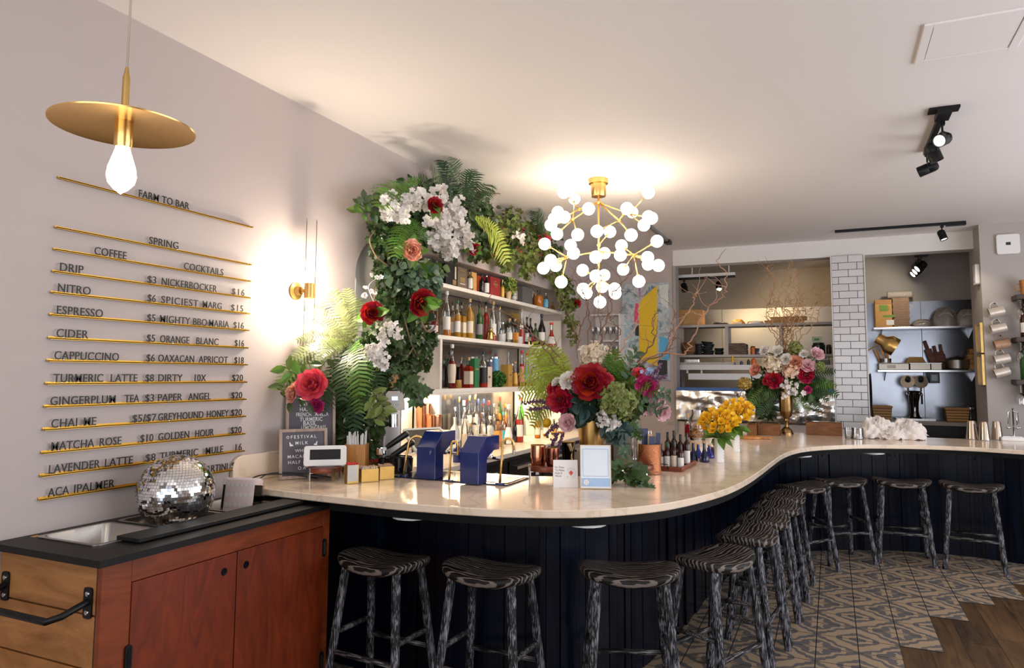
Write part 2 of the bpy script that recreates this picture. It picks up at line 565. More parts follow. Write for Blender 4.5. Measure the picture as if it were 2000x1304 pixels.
ft = bpy.data.objects.new('floor_tiles', me); COL.objects.link(ft); struct(ft)
struct(gr_.build('floor_grout', grout))
# ceiling
c = MB()
c.box(-3.4, RX + .2, FY - .2, KY + .2, HC, HC + .1)
struct(c.build('ceiling', ceil_paint))
# left wall with the round-cornered bottle niche
T = ND + .06
w = MB(); w.box(WX - T, WX, FY - .2, NY0, 0, HC); struct(w.build('wall_left', wall_paint))
w = MB(); w.box(WX - T, WX, NY1, BY + .2, 0, HC); struct(w.build('wall_left_far', wall_paint))
w = MB(); w.box(WX - T, WX, NY0, NY1, 0, NZ0 - .045); struct(w.build('wall_left_base', wall_paint))
w = MB()
Rn = .34
arc = [(NY0, NZ1 - Rn)] + [(NY0 + Rn - Rn * math.cos(a * PI / 16), NZ1 - Rn + Rn * math.sin(a * PI / 16)) for a in range(1, 9)]
arc += [(NY1 - Rn + Rn * math.sin(a * PI / 16), NZ1 - Rn + Rn * math.cos(a * PI / 16)) for a in range(0, 9)]
vs, fs = [], []
for y, z in arc:
 vs += [(WX, y, z), (WX, y, HC), (WX - T, y, z), (WX - T, y, HC)]
for i in range(len(arc) - 1):
 a, b = i * 4, i * 4 + 4
 fs += [(a, b, b + 1, a + 1), (a + 2, a + 3, b + 3, b + 2), (a, a + 2, b + 2, b)]
w.add(vs, fs)
struct(w.build('wall_left_head', wall_paint))
# back wall, with the wide openings to the kitchen
xl = ony(1316, 650, BY).x
xr = ony(1912, 650, BY).x
xp0, xp1 = ony(1628, 650, BY).x, ony(1690, 650, BY).x
zb = ony(1600, 503, BY).z
zs = ony(1450, 828, BY).z
w = MB()
w.box(WX - T, xl, BY, BY + .14, 0, HC)
struct(w.build('wall_back', wall_paint))
w = MB()
w.box(xl, xr, BY, BY + .22, zb, HC)
struct(w.build('trim_beam', white_trim))
w = MB()
w.box(xl, xl + .035, BY - .012, BY + .2, .9, zb).box(xl - .1, xl, BY - .012, BY, zs - .03, zs)
struct(w.build('trim_opening', mat('grey_trim', (.36, .33, .31), .5)))
# low wall under the pass
w = MB()
w.box(xl, xp0, BY + .02, BY + .14, 0, ony(1450, 822, BY).z - .03)
w.box(xp1, xr, BY + .02, BY + .14, 0, .6)
struct(w.build('wall_low', wall_paint))
# tiled pillar
pil = MB(); tl = MB()
pil.box(xp0, xp1, BY - .05, BY + .5, 0, zb)
th = (ony(1650, 503, BY - .05).z - ony(1650, 830, BY - .05).z) / 23.2
tw = (xp1 - xp0) / 1.62
zz, k = zb, 0
while zz > 0:
 xs = [xp0, xp0 + tw * .35, xp0 + tw * 1.3, xp1] if k % 2 else [xp0, xp0 + tw * .86, xp1]
 for a, b in zip(xs, xs[1:]):
  tl.box(a + .003, b - .003, BY - .058, BY - .049, max(0, zz - th + .003), zz - .003)
 ys = [BY - .05, BY + .1, BY + .3, BY + .5] if k % 2 else [BY - .05, BY + .2, BY + .4, BY + .5]
 for a, b in zip(ys, ys[1:]):
  tl.box(xp1 - .001, xp1 + .008, a + .003, b - .003, max(0, zz - th + .003), zz - .003)
 zz -= th; k += 1
struct(pil.build('wall_pillar', mat('dark_grout', (.12, .10, .09), .9)))
struct(tl.build('trim_tiles', mat('white_subway_tile', (.70, .68, .68), .12, var=.05, island=.06), bevel=.002))
# thin metal edge at the right of the pillar
w = MB(); w.box(xp1 + .008, xp1 + .02, BY - .06, BY + .02, 0, zb).box(xp0 - .012, xp0, BY - .06, BY + .02, 0, zb)
struct(w.build('trim_edge', white_trim))
# right-hand wall end with the mugs, and the rest of the shell
RY = 9.2
xw = ony(1921, 640, RY).x
w = MB()
w.box(xw, RX, RY, BY + .3, 0, HC)
struct(w.build('wall_mugs', mat('grey_wall_paint', (.42, .375, .345), .62, var=.03, scale=3)))
w = MB(); w.box(RX, RX + .15, FY, KY, 0, .6).box(RX, RX + .15, FY, KY, 2.9, HC).box(RX, RX + .15, FY, 1.0, .6, 2.9).box(RX, RX + .15, 7.4, KY, .6, 2.9).box(RX, RX + .15, 4.1, 4.3, .6, 2.9)  # unseen wall, its openings added for the side fill
struct(w.build('wall_right', wall_paint))
w = MB(); w.box(xl - .6, xr + 1.0, KY, KY + .12, 0, HC)
w.box(xl - .5, xl - .4, BY + .14, KY, 0, HC).box(xr + .35, xr + .45, BY + .3, KY, 0, HC)
struct(w.build('wall_kitchen', mat('kitchen_paint', (.50, .42, .33), .6, var=.03, scale=3)))
# shop front behind the camera, with its big windows
w = MB()
w.box(-3.3, RX, FY - .15, FY, 0, .5).box(-3.3, RX, FY - .15, FY, 2.95, HC)
for a, b in ((-3.3, -2.5), (-.75, -.65), (1.35, 1.45), (3.3, RX)):
 w.box(a, b, FY - .15, FY, .5, 2.95)
struct(w.build('wall_front', mat('front_paint', (.3, .29, .28), .6)))
# dropped light beam / soffit inside the kitchen
p0 = ony(1318, 690, KY - .02)
# stainless sheets on the kitchen wall
xk0, xk1 = ony(1310, 650, KY).x, ony(1632, 650, KY).x
st = MB()
zt = ony(1450, 603, KY).z
n = 3
for i in range(n):
 a = xk0 + (xk1 - xk0) * i / n; b = xk0 + (xk1 - xk0) * (i + 1) / n
 st.box(a + .004, b - .004, KY - .012, KY, .8, zt)
struct(st.build('trim_steel', steel_sheet))
st = MB()
KR = 11.0     # nearer wall in the right-hand bay
xa, xb = ony(1692, 650, KR).x, ony(1925, 650, KR).x
w = MB(); w.box(xa - .25, xb + .35, KR, KR + .1, 0, HC)
struct(w.build('wall_bay', mat('bay_paint', (.36, .34, .33), .6, var=.03)))
zt = ony(1800, 588, KR).z
for a, b in ((xa - .2, (xa + xb) / 2 - .03), ((xa + xb) / 2 - .03, xb + .2)):
 st.box(a + .004, b - .004, KR - .012, KR, .8, zt)
struct(st.build('trim_steel_bay', mat('steel_sheet_bay', (.25, .265, .30), .2, 1, var=.25, scale=2.5, bump=.4, bscale=1.6)))
# ceiling access hatch
t = thing('access_hatch', 'square flush access hatch in the ceiling, upper right', 'access hatch', (.69, 4.035, HC - .012))
m = MB()
for x0, x1, y0, y1 in ((.46, .50, 3.80, 4.27), (.88, .92, 3.80, 4.27), (.5, .88, 3.8, 3.84), (.5, .88, 4.23, 4.27)):
 m.box(x0, x1, y0, y1, HC - .012, HC)
m.build('frame', ceil_paint, t, bevel=.002)
m = MB(); m.box(.505, .875, 3.845, 4.225, HC - .009, HC); m.build('panel', ceil_paint, t)
# ---------------------------------------------------------------- niche lining, shelves, dividers, mirror
niche_white = mat('niche_white', (.82, .77, .70), .4, var=.04)
mirror = mat('antique_mirror', (.50, .47, .43), .12, 1, var=.35, scale=7)
NB = WX - ND
n = MB()
n.box(NB - .01, NB, NY0, NY1, NZ0, NZ1)
struct(n.build('wall_niche', mirror))
n = MB()
n.box(NB, WX - .04, NY0 + .016, 4.52, NZ0, NZ1)                   # plain panel at the near end
n.box(NB, NB + .012, 4.52, 5.15, NZ0, NZ1)
n.box(NB, NB + .012, 7.45, NY1, 2.0, NZ1)
n.box(NB, WX, NY0 - .001, NY0 + .015, NZ0, NZ1 - Rn).box(NB, WX, NY1 - .015, NY1 + .001, NZ0, NZ1 - Rn)
struct(n.build('trim_niche', niche_white))
SZ = {'low': 1.528, 'mid': 1.985, 'top': 2.432}
SHT = .035
sh = thing('bottle_shelving', 'white built-in bottle shelving recessed in the wall behind the bar', 'shelving', (NB + ND / 2, (NY0 + NY1) / 2, NZ0))
for k, z in SZ.items():
 m = MB(); m.box(NB + .012, WX + .012, NY0 + .4 if k == 'top' else NY0 + .02, NY1 - .02, z - SHT, z)
 if k == 'low':
  m.box(WX, WX + .012, NY0 + .02, NY1 - .02, z - SHT - .016, z - SHT)
 m.build('shelf', niche_white, sh, bevel=.003)
for y, zs_ in ((5.2, ('low', 'cnt')), (7.3, ('low', 'cnt')), (7.42, ('mid', 'low'))):
 z1 = SZ[zs_[0]] - SHT
 z0 = NZ0 if zs_[1] == 'cnt' else SZ[zs_[1]]
 m = MB(); m.box(NB + .012, WX + .008, y - .018, y + .018, z0, z1)
 m.build('divider', niche_white, sh)
m = MB(); m.box(NB + .012, WX + .008, 5.2 - .018, 5.2 + .018, SZ['low'], SZ['mid'] - SHT); m.build('divider', niche_white, sh)
# the light strip under the lowest shelf
warm = (1.0, .62, .30)
m = MB(); m.box(WX - .06, WX - .045, NY0 + .1, NY1 - .1, SZ['low'] - SHT - .008, SZ['low'] - SHT)
m.build('light_strip', emitter('strip_light', (1.0, .74, .44), 240), sh)
# back counter under the niche
t = thing('back_counter', 'pale stone back counter under the lit bottle shelves', 'counter', (-2.75, 6.5, 0))
stone = mat('quartz', (.70, .64, .57), .16, var=.08, scale=5)
m = MB(); m.prism([(NB + .013, NY0 + .017), (-2.53, NY0 + .017), (-2.53, 9.0), (WX + .002, 9.0), (WX + .002, NY1 - .017), (NB + .013, NY1 - .017)], NZ0 - .04, NZ0 - .001); m.build('worktop', stone, t, bevel=.004)
m = MB(); m.box(-2.98, -2.6, NY0 + .05, 8.95, 0, NZ0 - .042); m.build('body', mat('dark_cabinet', (.02, .018, .017), .5), t)
for i, y in enumerate((4.3, 5.1, 5.9, 6.7, 7.5, 8.3)):
 m = MB(); m.box(-2.6, -2.585, y - .23 + .0, y + .5, .12, NZ0 - .09); d = m.build('door', steel if i > 3 else black_metal, t, bevel=.004)
 m = MB(); m.box(-2.585, -2.565, y - .1, y + .3, NZ0 - .17, NZ0 - .145); m.build('handle', chrome, d)
# ================================================================ the bar
ZB = 1.045
front = catmull([(-3.015, 2.955), (-2.84, 2.925), (-2.5, 2.895), (-2.2, 2.88), (-1.9, 2.872), (-1.567, 2.90), (-1.331, 2.95), (-1.056, 3.07), (-.885, 3.22), (-.737, 3.42), (-.62, 3.70), (-.53, 4.02),
     (-.471, 4.43), (-.43, 4.95), (-.40, 5.44), (-.355, 6.0), (-.265, 6.45), (-.11, 6.76), (.10, 7.0), (.32, 7.16), (.72, 7.30), (1.1, 7.31), (1.44, 7.20), (1.9, 7.06), (2.5, 7.0)], 5)
front = [V(p) for p in front]
inner = [(2.5, 8.25), (-.95, 8.32), (-1.12, 8.22), (-1.2, 8.05), (-1.2, 4.6), (-1.27, 4.3), (-1.42, 4.08), (-1.66, 3.97), (-3.015, 3.965)]
bar = thing('bar_counter', 'long curving bar with a pale quartz top and dark navy plank front', 'bar', (-.8, 5, 0))
def quartz_top():
 m = bpy.data.materials.new('veined_quartz'); m.use_nodes = True
 nt = m.node_tree; N = nt.nodes.new; L = nt.links.new; b = nt.nodes['Principled BSDF']
 tc = N('ShaderNodeTexCoord'); n1 = N('ShaderNodeTexNoise'); n1.inputs['Scale'].default_value = 2.2; n1.inputs['Detail'].default_value = 8; n1.inputs['Distortion'].default_value = 1.6
 L(tc.outputs['Object'], n1.inputs['Vector'])
 cr = N('ShaderNodeValToRGB')
 e = cr.color_ramp.elements
 e[0].position = .40; e[0].color = hexc('e8d4bc') + (1,)
 e[1].position = .60; e[1].color = hexc('ead6bf') + (1,)
 k = e.new(.5); k.color = hexc('d8c4ab') + (1,)
 k = e.new(.47); k.color = hexc('e8d4bd') + (1,)
 k = e.new(.53); k.color = hexc('e8d4bd') + (1,)
 L(n1.outputs['Fac'], cr.inputs[0]); L(cr.outputs[0], b.inputs['Base Color'])
 b.inputs['Roughness'].default_value = .13
 return m
qz = quartz_top()
m = MB(); m.prism([(p.x, p.y) for p in front] + inner, ZB - .036, ZB, bev=.004)
m.build('worktop', qz, bar, smooth=25)
m = MB(); m.rbox(WX + .003, WX + .028, 2.93, 3.75, ZB, ZB + .145, .004)
m.v = []; m.f = []; m.m = []
pts = [(2.93, 0), (3.95, 0), (3.95, .15), (3.0, .15)] + [(3.0 - .07 * math.sin(a * PI / 12), .08 + .07 * math.cos(a * PI / 12)) for a in range(1, 7)]
mm = M4(((0, 0, 1, WX + .003), (1, 0, 0, 0), (0, 1, 0, ZB + .0005), (0, 0, 0, 1)))
m.prism(pts, 0, .025, mat=mm, bev=.003)
m.build('upstand', qz, bar, smooth=30)
def offset(path, d):
 out = []
 for i, p in enumerate(path):
  t = (path[min(i + 1, len(path) - 1)] - path[max(i - 1, 0)]).normalized()
  n = V((-t.y, t.x))
  out.append(p + n * d)
 return out
f0 = [p for p in front if p.x > -2.36]
rail_o, rail_i = offset(f0, .02), offset(f0, .12)
m = MB(); m.prism([(p.x, p.y) for p in rail_o] + [(p.x, p.y) for p in reversed(rail_i)], ZB - .075, ZB - .0365)
m.build('sub_rail', mat('blackened_wood', (.004, .004, .004), .6, spec=.15), bar, smooth=25)
# plank front
fp = offset(front, .50)
fp = [fp[0]] + [p for i, p in enumerate(fp[1:], 1)]
# resample by arc length
L_ = [0]
for a, b in zip(fp, fp[1:]):
 L_.append(L_[-1] + (b - a).length)
def at(s):
 s = max(0, min(L_[-1], s))
 for i in range(len(L_) - 1):
  if s <= L_[i + 1]:
   k = (s - L_[i]) / max(1e-6, L_[i + 1] - L_[i])
   return fp[i].lerp(fp[i + 1], k)
 return fp[-1]
rng = random.Random(11)
m = MB(); s = 0.02
while s < L_[-1] - .1:
 w_ = rng.choice((.035, .05, .07, .09, .11))
 a, b = at(s + .0015), at(s + w_ - .0015)
 t = (b - a); t = t.normalized() if t.length > 1e-5 else V((1, 0))
 n = V((-t.y, t.x)); o = rng.uniform(0, .014)
 a2, b2 = a - n * o, b - n * o
 m.prism([(a2.x, a2.y), (b2.x, b2.y), ((b + n * .03).x, (b + n * .03).y), ((a + n * .03).x, (a + n * .03).y)], .0045, ZB - .037)
 s += w_
plk = wood('navy_plank', (.001, .001, .0015), (.003, .006, .017), 'Z', .24, 30, 4, island=.45, stretch=14)  # dark navy boards; extra blue in the colour stands in for window sheen
plk.node_tree.nodes['Principled BSDF'].inputs['Specular IOR Level'].default_value = .2
m.build('plank_front', plk, bar)
back = offset(front, .56)
m = MB()
m.prism([(p.x, p.y) for p in back] + [(p.x, p.y) for p in reversed(offset(front, .54))], .0045, ZB - .037)
m.build('backing', black_metal, bar)
# pucks and hooks under the top
for px, py in ((822, 988), (1152, 1010), (1548, 880), (1698, 876)):
 p = onz(px, py, ZB - .05)
 i = min(range(len(front)), key=lambda i: (front[i] - V((p.x, p.y))).length)
 q = offset(front, .15)[i]
 m = MB(); m.lathe([(.03, ZB - .108), (.05, ZB - .10), (.05, ZB - .094), (.095, ZB - .094), (.095, ZB - .0755)], 14, mat=M4.Translation((q.x, q.y, 0)))
 m.build('power_puck', white_plastic, bar, smooth=30)
acc = 0
for i in range(3, len(front) - 3):
 acc += (front[i] - front[i - 1]).length
 if acc > .42 and front[i].x > -2.2:
  acc = 0
  q = offset(front, .46)[i]
  m = MB(); m.tube([(q.x, q.y + .0, ZB - .09), (q.x + .01, q.y - .03, ZB - .10), (q.x + .01, q.y - .045, ZB - .13), (q.x + .01, q.y - .035, ZB - .15), (q.x + .01, q.y - .015, ZB - .14)], .004, 6)
  m.build('bag_hook', black_metal, bar, smooth=True)
# ---------------------------------------------------------------- stools
cerused_leg = cerused('cerused_black_oak', (.006, .006, .007), (.36, .355, .40), 'Z')
cerused_seat = cerused('cerused_black_seat', (.008, .006, .005), (.17, .14, .12), 'X', 15)
st0 = thing('bar_stool', 'tmp', 'bar stool', (0, 0, 0))
ZS = .715
m = MB()
na, nr = 36, 7
def outline(a):
 c_, s_ = math.cos(a), math.sin(a)
 e = 2 / 2.7
 return V((.245 * math.copysign(abs(c_) ** e, c_), .165 * math.copysign(abs(s_) ** e, s_)))
def dip(x):
 return .036 * (abs(x) / .245) ** 1.8 - .006
vs, fs = [], []
rings = [(0, .0), (.25, 0), (.5, 0), (.75, 0), (.92, -.002), (.985, -.010), (1.0, -.022), (.985, -.036), (.93, -.046), (.6, -.05), (.3, -.05), (0, -.05)]
for k, (q, dz) in enumerate(rings):
 for j in range(na):
  p = outline(2 * PI * j / na) * max(q, .001)
  vs.append((p.x, p.y, ZS + dip(p.x) + dz))
for k in range(len(rings) - 1):
 for j in range(na):
  fs.append((k * na + j, k * na + (j + 1) % na, (k + 1) * na + (j + 1) % na, (k + 1) * na + j))
fs = [f_[::-1] for f_ in fs]
m.add(vs, fs)
m.build('seat', cerused_seat, st0, smooth=True)
rng = random.Random(5)
def leg_at(sx, sy, z):
 k = (ZS - z) / ZS
 return V((sx * (.155 + .065 * k), sy * (.095 + .085 * k), z))
for sx, sy in ((-1, -1), (1, -1), (1, 1), (-1, 1)):
 m = MB()
 zs_l = [.0045 + (ZS - .02) * i / 9 for i in range(10)]
 m.tube([leg_at(sx, sy, z) + V((rng.uniform(-.0009, .0009), rng.uniform(-.0009, .0009), 0)) for z in zs_l], [.0205 + .003 * z + rng.uniform(-.0005, .0005) for z in zs_l], 10)
 m.build('leg', cerused_leg, st0, smooth=50)
cer_x = cerused('cerused_black_rail', (.006, .006, .007), (.36, .33, .32), 'X')
for sy in (-1, 1):
 z = .27
 m = MB(); m.tube([leg_at(-1, sy, z), leg_at(0, sy, z) + V((0, 0, 0)), leg_at(1, sy, z)], .0135, 8); m.build('stretcher', cer_x, st0, smooth=True)
for sx in (-1, 1):
 z = .36
 m = MB(); m.tube([leg_at(sx, -1, z), leg_at(sx, 1, z)], .0135, 8); m.build('stretcher', cer_x, st0, smooth=True)
spots = [(-2.11, 3.09, 4, 'leftmost, right beside the red plywood cabinet'),
   (-1.53, 3.15, 2, 'second from the red cabinet'),
   (-.925, 3.44, -22, 'third from the red cabinet, where the bar turns'),
   (-.585, 3.87, -66, 'fourth from the red cabinet, first of the receding row'),
   (-.49, 4.5, -83, 'second in the receding row along the bar'),
   (-.445, 5.02, -86, 'third in the receding row along the bar'),
   (-.40, 5.52, -86, 'fourth in the receding row along the bar'),
   (-.385, 6.02, -82, 'last in the receding row, mostly hidden by others'),
   (-.265, 6.66, -55, 'in the inner bend of the bar, left of the next stool'),
   (.03, 7.16, -32, 'on the far side just right of the inner bend'),
   (.545, 7.37, -3, 'second from the right on the far side'),
   (1.085, 7.36, 8, 'rightmost on the far side')]
for i, (x, y, a, where) in enumerate(spots):
 lab = 'black limed-wood saddle stool, ' + where
 if i == 0:
  st0.location = (x, y, 0); st0.rotation_euler.z = math.radians(-a); st0['label'] = lab; st0['group'] = 'saddle-seat stools along the bar'
 else:
  dup(st0, (x, y, 0), math.radians(-a), lab)
# ---------------------------------------------------------------- cabinet on the left
ct = thing('service_cabinet', 'reddish plywood service cabinet with a black top, against the left wall', 'cabinet', (-2.7, 2.4, 0))
CX1, CY0_, CY1_, CZ = -2.41, 1.765, 3.03, .985
ply_red = wood('red_stained_plywood', '4c1502', '84310a', 'Z', .42, 12, 14, stretch=4, thresh=(.4, .95))
ply_frame = wood('red_stained_frame', '5a2006', '8f4012', 'Y', .42, 16, 8, stretch=5, thresh=(.4, .95))
pine = wood('stained_pine', '84501f', 'c08850', 'X', .5, 9, 9, knots=True, stretch=5, island=.12, thresh=(.45, .95))
m = MB(); m.box(WX + .004, CX1 - .024, CY0_ + .025, CY1_, .02, .80).build('carcass', mat('cabinet_inside', (.08, .03, .012), .6), ct)
# face frame
m = MB()
m.box(CX1 - .024, CX1, CY0_, CY0_ + .12, .02, CZ - .026).box(CX1 - .024, CX1, CY1_ - .05, CY1_, .02, CZ - .026)
m.box(CX1 - .024, CX1, CY0_ + .12, CY1_ - .05, CZ - .115, CZ - .026).box(CX1 - .024, CX1, CY0_ + .12, CY1_ - .05, .02, .09)
m.build('face_frame', ply_frame, ct, bevel=.002)
ymid = onx(462, 1100, CX1).y
for a, b, side in ((CY0_ + .122, ymid - .003, 1), (ymid + .003, CY1_ - .052, -1)):
 m = MB(); m.box(CX1 - .018, CX1 + .004, a, b, .092, CZ - .117)
 d = m.build('door', ply_red, ct, bevel=.002)
 yh = b - .07 if side > 0 else a + .05
 zh = .80
 m = MB(); m.lathe([(.0165, 0), (.0165, .0012), (.014, .0012), (.013, .0004)], 20, mat=M4(((0, 0, 1, CX1 + .0042), (1, 0, 0, yh), (0, 1, 0, zh), (0, 0, 0, 1))))
 m.build('finger_hole', black_gloss, d)
 yy = a - .006 if side > 0 else b + .006
 for z in ((.60, .18) if side > 0 else (.76, .2)):
  m = MB(); m.rbox(-.014, .014, -.045, .045, 0, .006, .012, mat=M4(((0, 0, 1, CX1 + .003), (1, 0, 0, yy), (0, 1, 0, z), (0, 0, 0, 1))))
  m.tube([(CX1 + .009, yy, z - .03), (CX1 + .009, yy, z + .03)], .006, 8)
  m.build('hinge', black_metal, d)
# end planks
m = MB()
zt = CZ - .027
edges = [zt, .775, .585, .395, .205, .02]
for i in range(5):
 m.box(WX + .012, CX1 - .030, CY0_ + .002, CY0_ + .024, edges[i + 1] + .003, edges[i] - .003)
m.build('end_planks', pine, ct, bevel=.003)
m = MB(); m.box(CX1 - .030, CX1 - .024, CY0_ + .001, CY0_ + .024, .02, CZ - .027); m.build('corner_strip', mat('dark_strip', (.03, .008, .004), .5), ct)
# push handle
hy = CY0_
m = MB()
for x in (-2.96, -2.475):
 m.rbox(-.022, .022, -.055, .055, 0, .006, .012, mat=M4(((1, 0, 0, x), (0, 0, -1, hy), (0, 1, 0, .82), (0, 0, 0, 1))))
m.tube([(-2.96, hy, .825), (-2.96, hy - .10, .80), (-2.935, hy - .135, .79), (-2.50, hy - .135, .79), (-2.475, hy - .10, .80), (-2.475, hy, .825)], .0125, 10)
h = m.build('push_handle', black_metal, ct, smooth=40)
for x in (-2.96, -2.475):
 for z in (.787, .853):
  m = MB(); m.lathe([(.0095, 0), (.0085, .004), (.003, .006)], 10, mat=M4(((1, 0, 0, x), (0, 0, -1, hy - .006), (0, 1, 0, z), (0, 0, 0, 1))))
  m.build('bolt', steel, h, smooth=40)
# top with openings for three pans
PANS = [(1.80, 2.17), (2.21, 2.58), (2.62, 2.86)]
px0, px1 = -2.94, -2.60
px_ = [(WX + .004, CX1 + .03)]
blk = mat('black_laminate', (.010, .009, .009), .5, var=.2, scale=60, spec=.22)
m = MB()
ye = [CY0_ - .035] + [v for p in [(1.87, 2.17), (2.22, 2.54), (2.59, 2.86)] for v in p] + [CY1_ - .02]
PANS = [(1.87, 2.17), (2.22, 2.54), (2.59, 2.86)]
m.box(WX + .004, px0, ye[0], ye[-1], CZ - .026, CZ)
m.box(px1, CX1 + .032, ye[0], ye[-1], CZ - .026, CZ)
for a, b in ((ye[0], ye[1]), (ye[2], ye[3]), (ye[4], ye[5]), (ye[6], ye[7])):
 m.box(px0, px1, a, b, CZ - .026, CZ)
m.build('top', blk, ct)
m = MB(); m.rbox(-2.985, -2.955, 1.86, 1.89, CZ, CZ + .001, .004); m.build('cable_slot', kraft, ct)
for i, (a, b) in enumerate(PANS):
 m = MB()
 r0, d = .012, .11
 def rr(x0, x1, y0, y1, z, r=.03):
  o = []
  for cx, cy, a0 in ((x1 - r, y1 - r, 0), (x0 + r, y1 - r, 90), (x0 + r, y0 + r, 180), (x1 - r, y0 + r, 270)):
   for k in range(5):
    an = math.radians(a0 + 22.5 * k); o.append(V((cx + r * math.cos(an), cy + r * math.sin(an), z)))
  return o
 L4 = [rr(px0 - r0, px1 + r0, a - r0, b + r0, CZ + .001), rr(px0 - r0, px1 + r0, a - r0, b + r0, CZ + .005), rr(px0 + .004, px1 - .004, a + .004, b - .004, CZ + .005, .03), rr(px0 + .01, px1 - .01, a + .01, b - .01, CZ - .01, .03), rr(px0 + .03, px1 - .03, a + .03, b - .03, CZ - d, .03)]
 k = len(L4[0])
 vs = [p for l in L4 for p in l]
 fs = [(q * k + j, q * k + (j + 1) % k, (q + 1) * k + (j + 1) % k, (q + 1) * k + j) for q in range(4) for j in range(k)] + [tuple(range(4 * k, 5 * k))]
 m.add(vs, fs)
 o = m.build('steel_pan', mat('pan_steel', (.46, .43, .40), .3, 1, var=.1), None, smooth=35)
 tag(o, ('empty stainless steel pan sunk in the black cabinet top, nearest the camera', 'stainless steel pan under the mirror ball in the black cabinet top', 'stainless steel pan at the bar end of the black cabinet top')[i], 'pan', 'pans in the cabinet top')
m = MB(); m.box(-2.605, -2.475, 1.96, 2.90, CZ + .0055, CZ + .021)
tag(m.build('sliding_board', blk, None, bevel=.002), 'long black board lying along the front of the cabinet top', 'board')
# mirror ball, seated in the middle pan
bc = V((-2.77, 2.375, 1.105)); br = .168
t = thing('mirror_ball', 'mirror-tiled disco ball resting in the middle steel pan on the cabinet', 'disco ball', (bc.x, bc.y, bc.z - br))
m = MB(); m.ball(bc, br - .004, 40, 24); m.build('core', mat('ball_core', (.10, .10, .10), .5), t, smooth=True)
rng = random.Random(9)
m = MB()
nv = 40
for i in range(nv):
 a = -PI / 2 + PI * (i + .5) / nv
 nu = max(4, int(round(2 * nv * math.cos(a))))
 for j in range(nu):
  w_ = 2 * PI * (j + (i % 2) * .5) / nu
  nrm = V((math.cos(a) * math.cos(w_), math.cos(a) * math.sin(w_), math.sin(a)))
  tx = V((-math.sin(w_), math.cos(w_), 0)); ty = nrm.cross(tx)
  h_ = br * PI / nv * .46
  nn = (nrm + tx * rng.uniform(-.09, .09) + ty * rng.uniform(-.09, .09)).normalized()
  tx = (tx - nn * tx.dot(nn)).normalized(); ty = nn.cross(tx)
  c_ = bc + nrm * br
  wv = br * math.cos(a) * 2 * PI / nu * .46
  m.add([c_ - tx * wv - ty * h_, c_ + tx * wv - ty * h_, c_ + tx * wv + ty * h_, c_ - tx * wv + ty * h_], [(0, 1, 2, 3)])
m.build('mirror_tiles', mat('mirror_tile', (.86, .86, .86), .04, 1, var=.02), t)
# acrylic holder of cards
p = V((-2.74, 2.74, CZ - .10))
t = thing('card_holder', 'clear acrylic holder full of pale pink cards, behind the mirror ball', 'card holder', p)
a = math.radians(18)
mt = TR(p, a)
m = MB()
for k in range(9):
 m.box(-.075, .075, -.05 + k * .011, -.044 + k * .011, .006, .235 - .004 * (k % 3), mat=mt @ M4.Rotation(math.radians(-10), 4, 'X'))
m.build('cards', mat('pink_card', (.86, .72, .68), .6, var=.06), t)
m = MB()
mr_ = mt @ M4.Rotation(math.radians(-10), 4, 'X')
m.box(-.085, .085, -.058, -.055, 0, .225, mat=mr_).box(-.085, .085, .053, .056, 0, .23, mat=mr_).box(-.085, -.082, -.055, .053, 0, .2, mat=mr_).box(.082, .085, -.055, .053, 0, .2, mat=mr_).box(-.085, .085, -.055, .053, 0, .003, mat=mr_)
m.build('acrylic_case', glass('acrylic', (.98, .97, .97), .03, ior=1.2), t)
for i in range(4):
 for j in range(6):
  m = MB(); m.box(-.066 + j * .024, -.05 + j * .024, -.0545, -.0535, .04 + i * .05, .06 + i * .05, mat=mr_); m.build('printed_square', mat('pale_print', (.90, .86, .84), .5), t)
# ================================================================ the menu on the wall
letter_black = mat('letter_black', (.010, .010, .011), .45)
letter_white = mat('letter_white', (.85, .84, .82), .5)
def text_mesh(txt, cap, width=None, ext=.003, bold=.0, wide=1.0):
 """letters as a mesh in local XY, starting at x=0 on the baseline; set to a given width by tracking"""
 cu = bpy.data.curves.new('t', 'FONT')
 cu.body = txt
 cu.size = cap / .715
 cu.extrude = ext / 2
 cu.offset = bold * cu.size
 cu.resolution_u = 3
 ob = bpy.data.objects.new('t', cu)
 COL.objects.link(ob)
 def dims():
  bpy.context.view_layer.update()
  dg = bpy.context.evaluated_depsgraph_get()
  me = bpy.data.meshes.new_from_object(ob.evaluated_get(dg))
  xs = [v.co.x for v in me.vertices]
  return me, (min(xs), max(xs)) if xs else (0, 0)
 me, (a, b) = dims()
 if width and len(txt) > 1:
  w1 = b - a
  bpy.data.meshes.remove(me)
  cu.space_character = 1.5
  me, (a, b) = dims()
  k = (width - w1) / max(1e-6, (b - a) - w1)
  s_ = max(1.04, min(2.4, 1 + .5 * k))
  bpy.data.meshes.remove(me)
  cu.space_character = s_
  me, (a, b) = dims()
  sx = width / max(1e-6, b - a)
 else:
  sx = 1
 vs = [((v.co.x - a) * sx, v.co.y, v.co.z) for v in me.vertices]
 fs = [tuple(p.vertices) for p in me.polygons]
 bpy.data.meshes.remove(me)
 bpy.data.objects.remove(ob); bpy.data.curves.remove(cu)
 return vs, fs
def lettering(txt, cap, mtx, parent, m, width=None, ext=.003, bold=.002, name='lettering'):
 vs, fs = text_mesh(txt, cap, width, ext, bold)
 b = MB(); b.add([mtx @ V(v) for v in vs], fs)
 return b.build(name, m, parent)
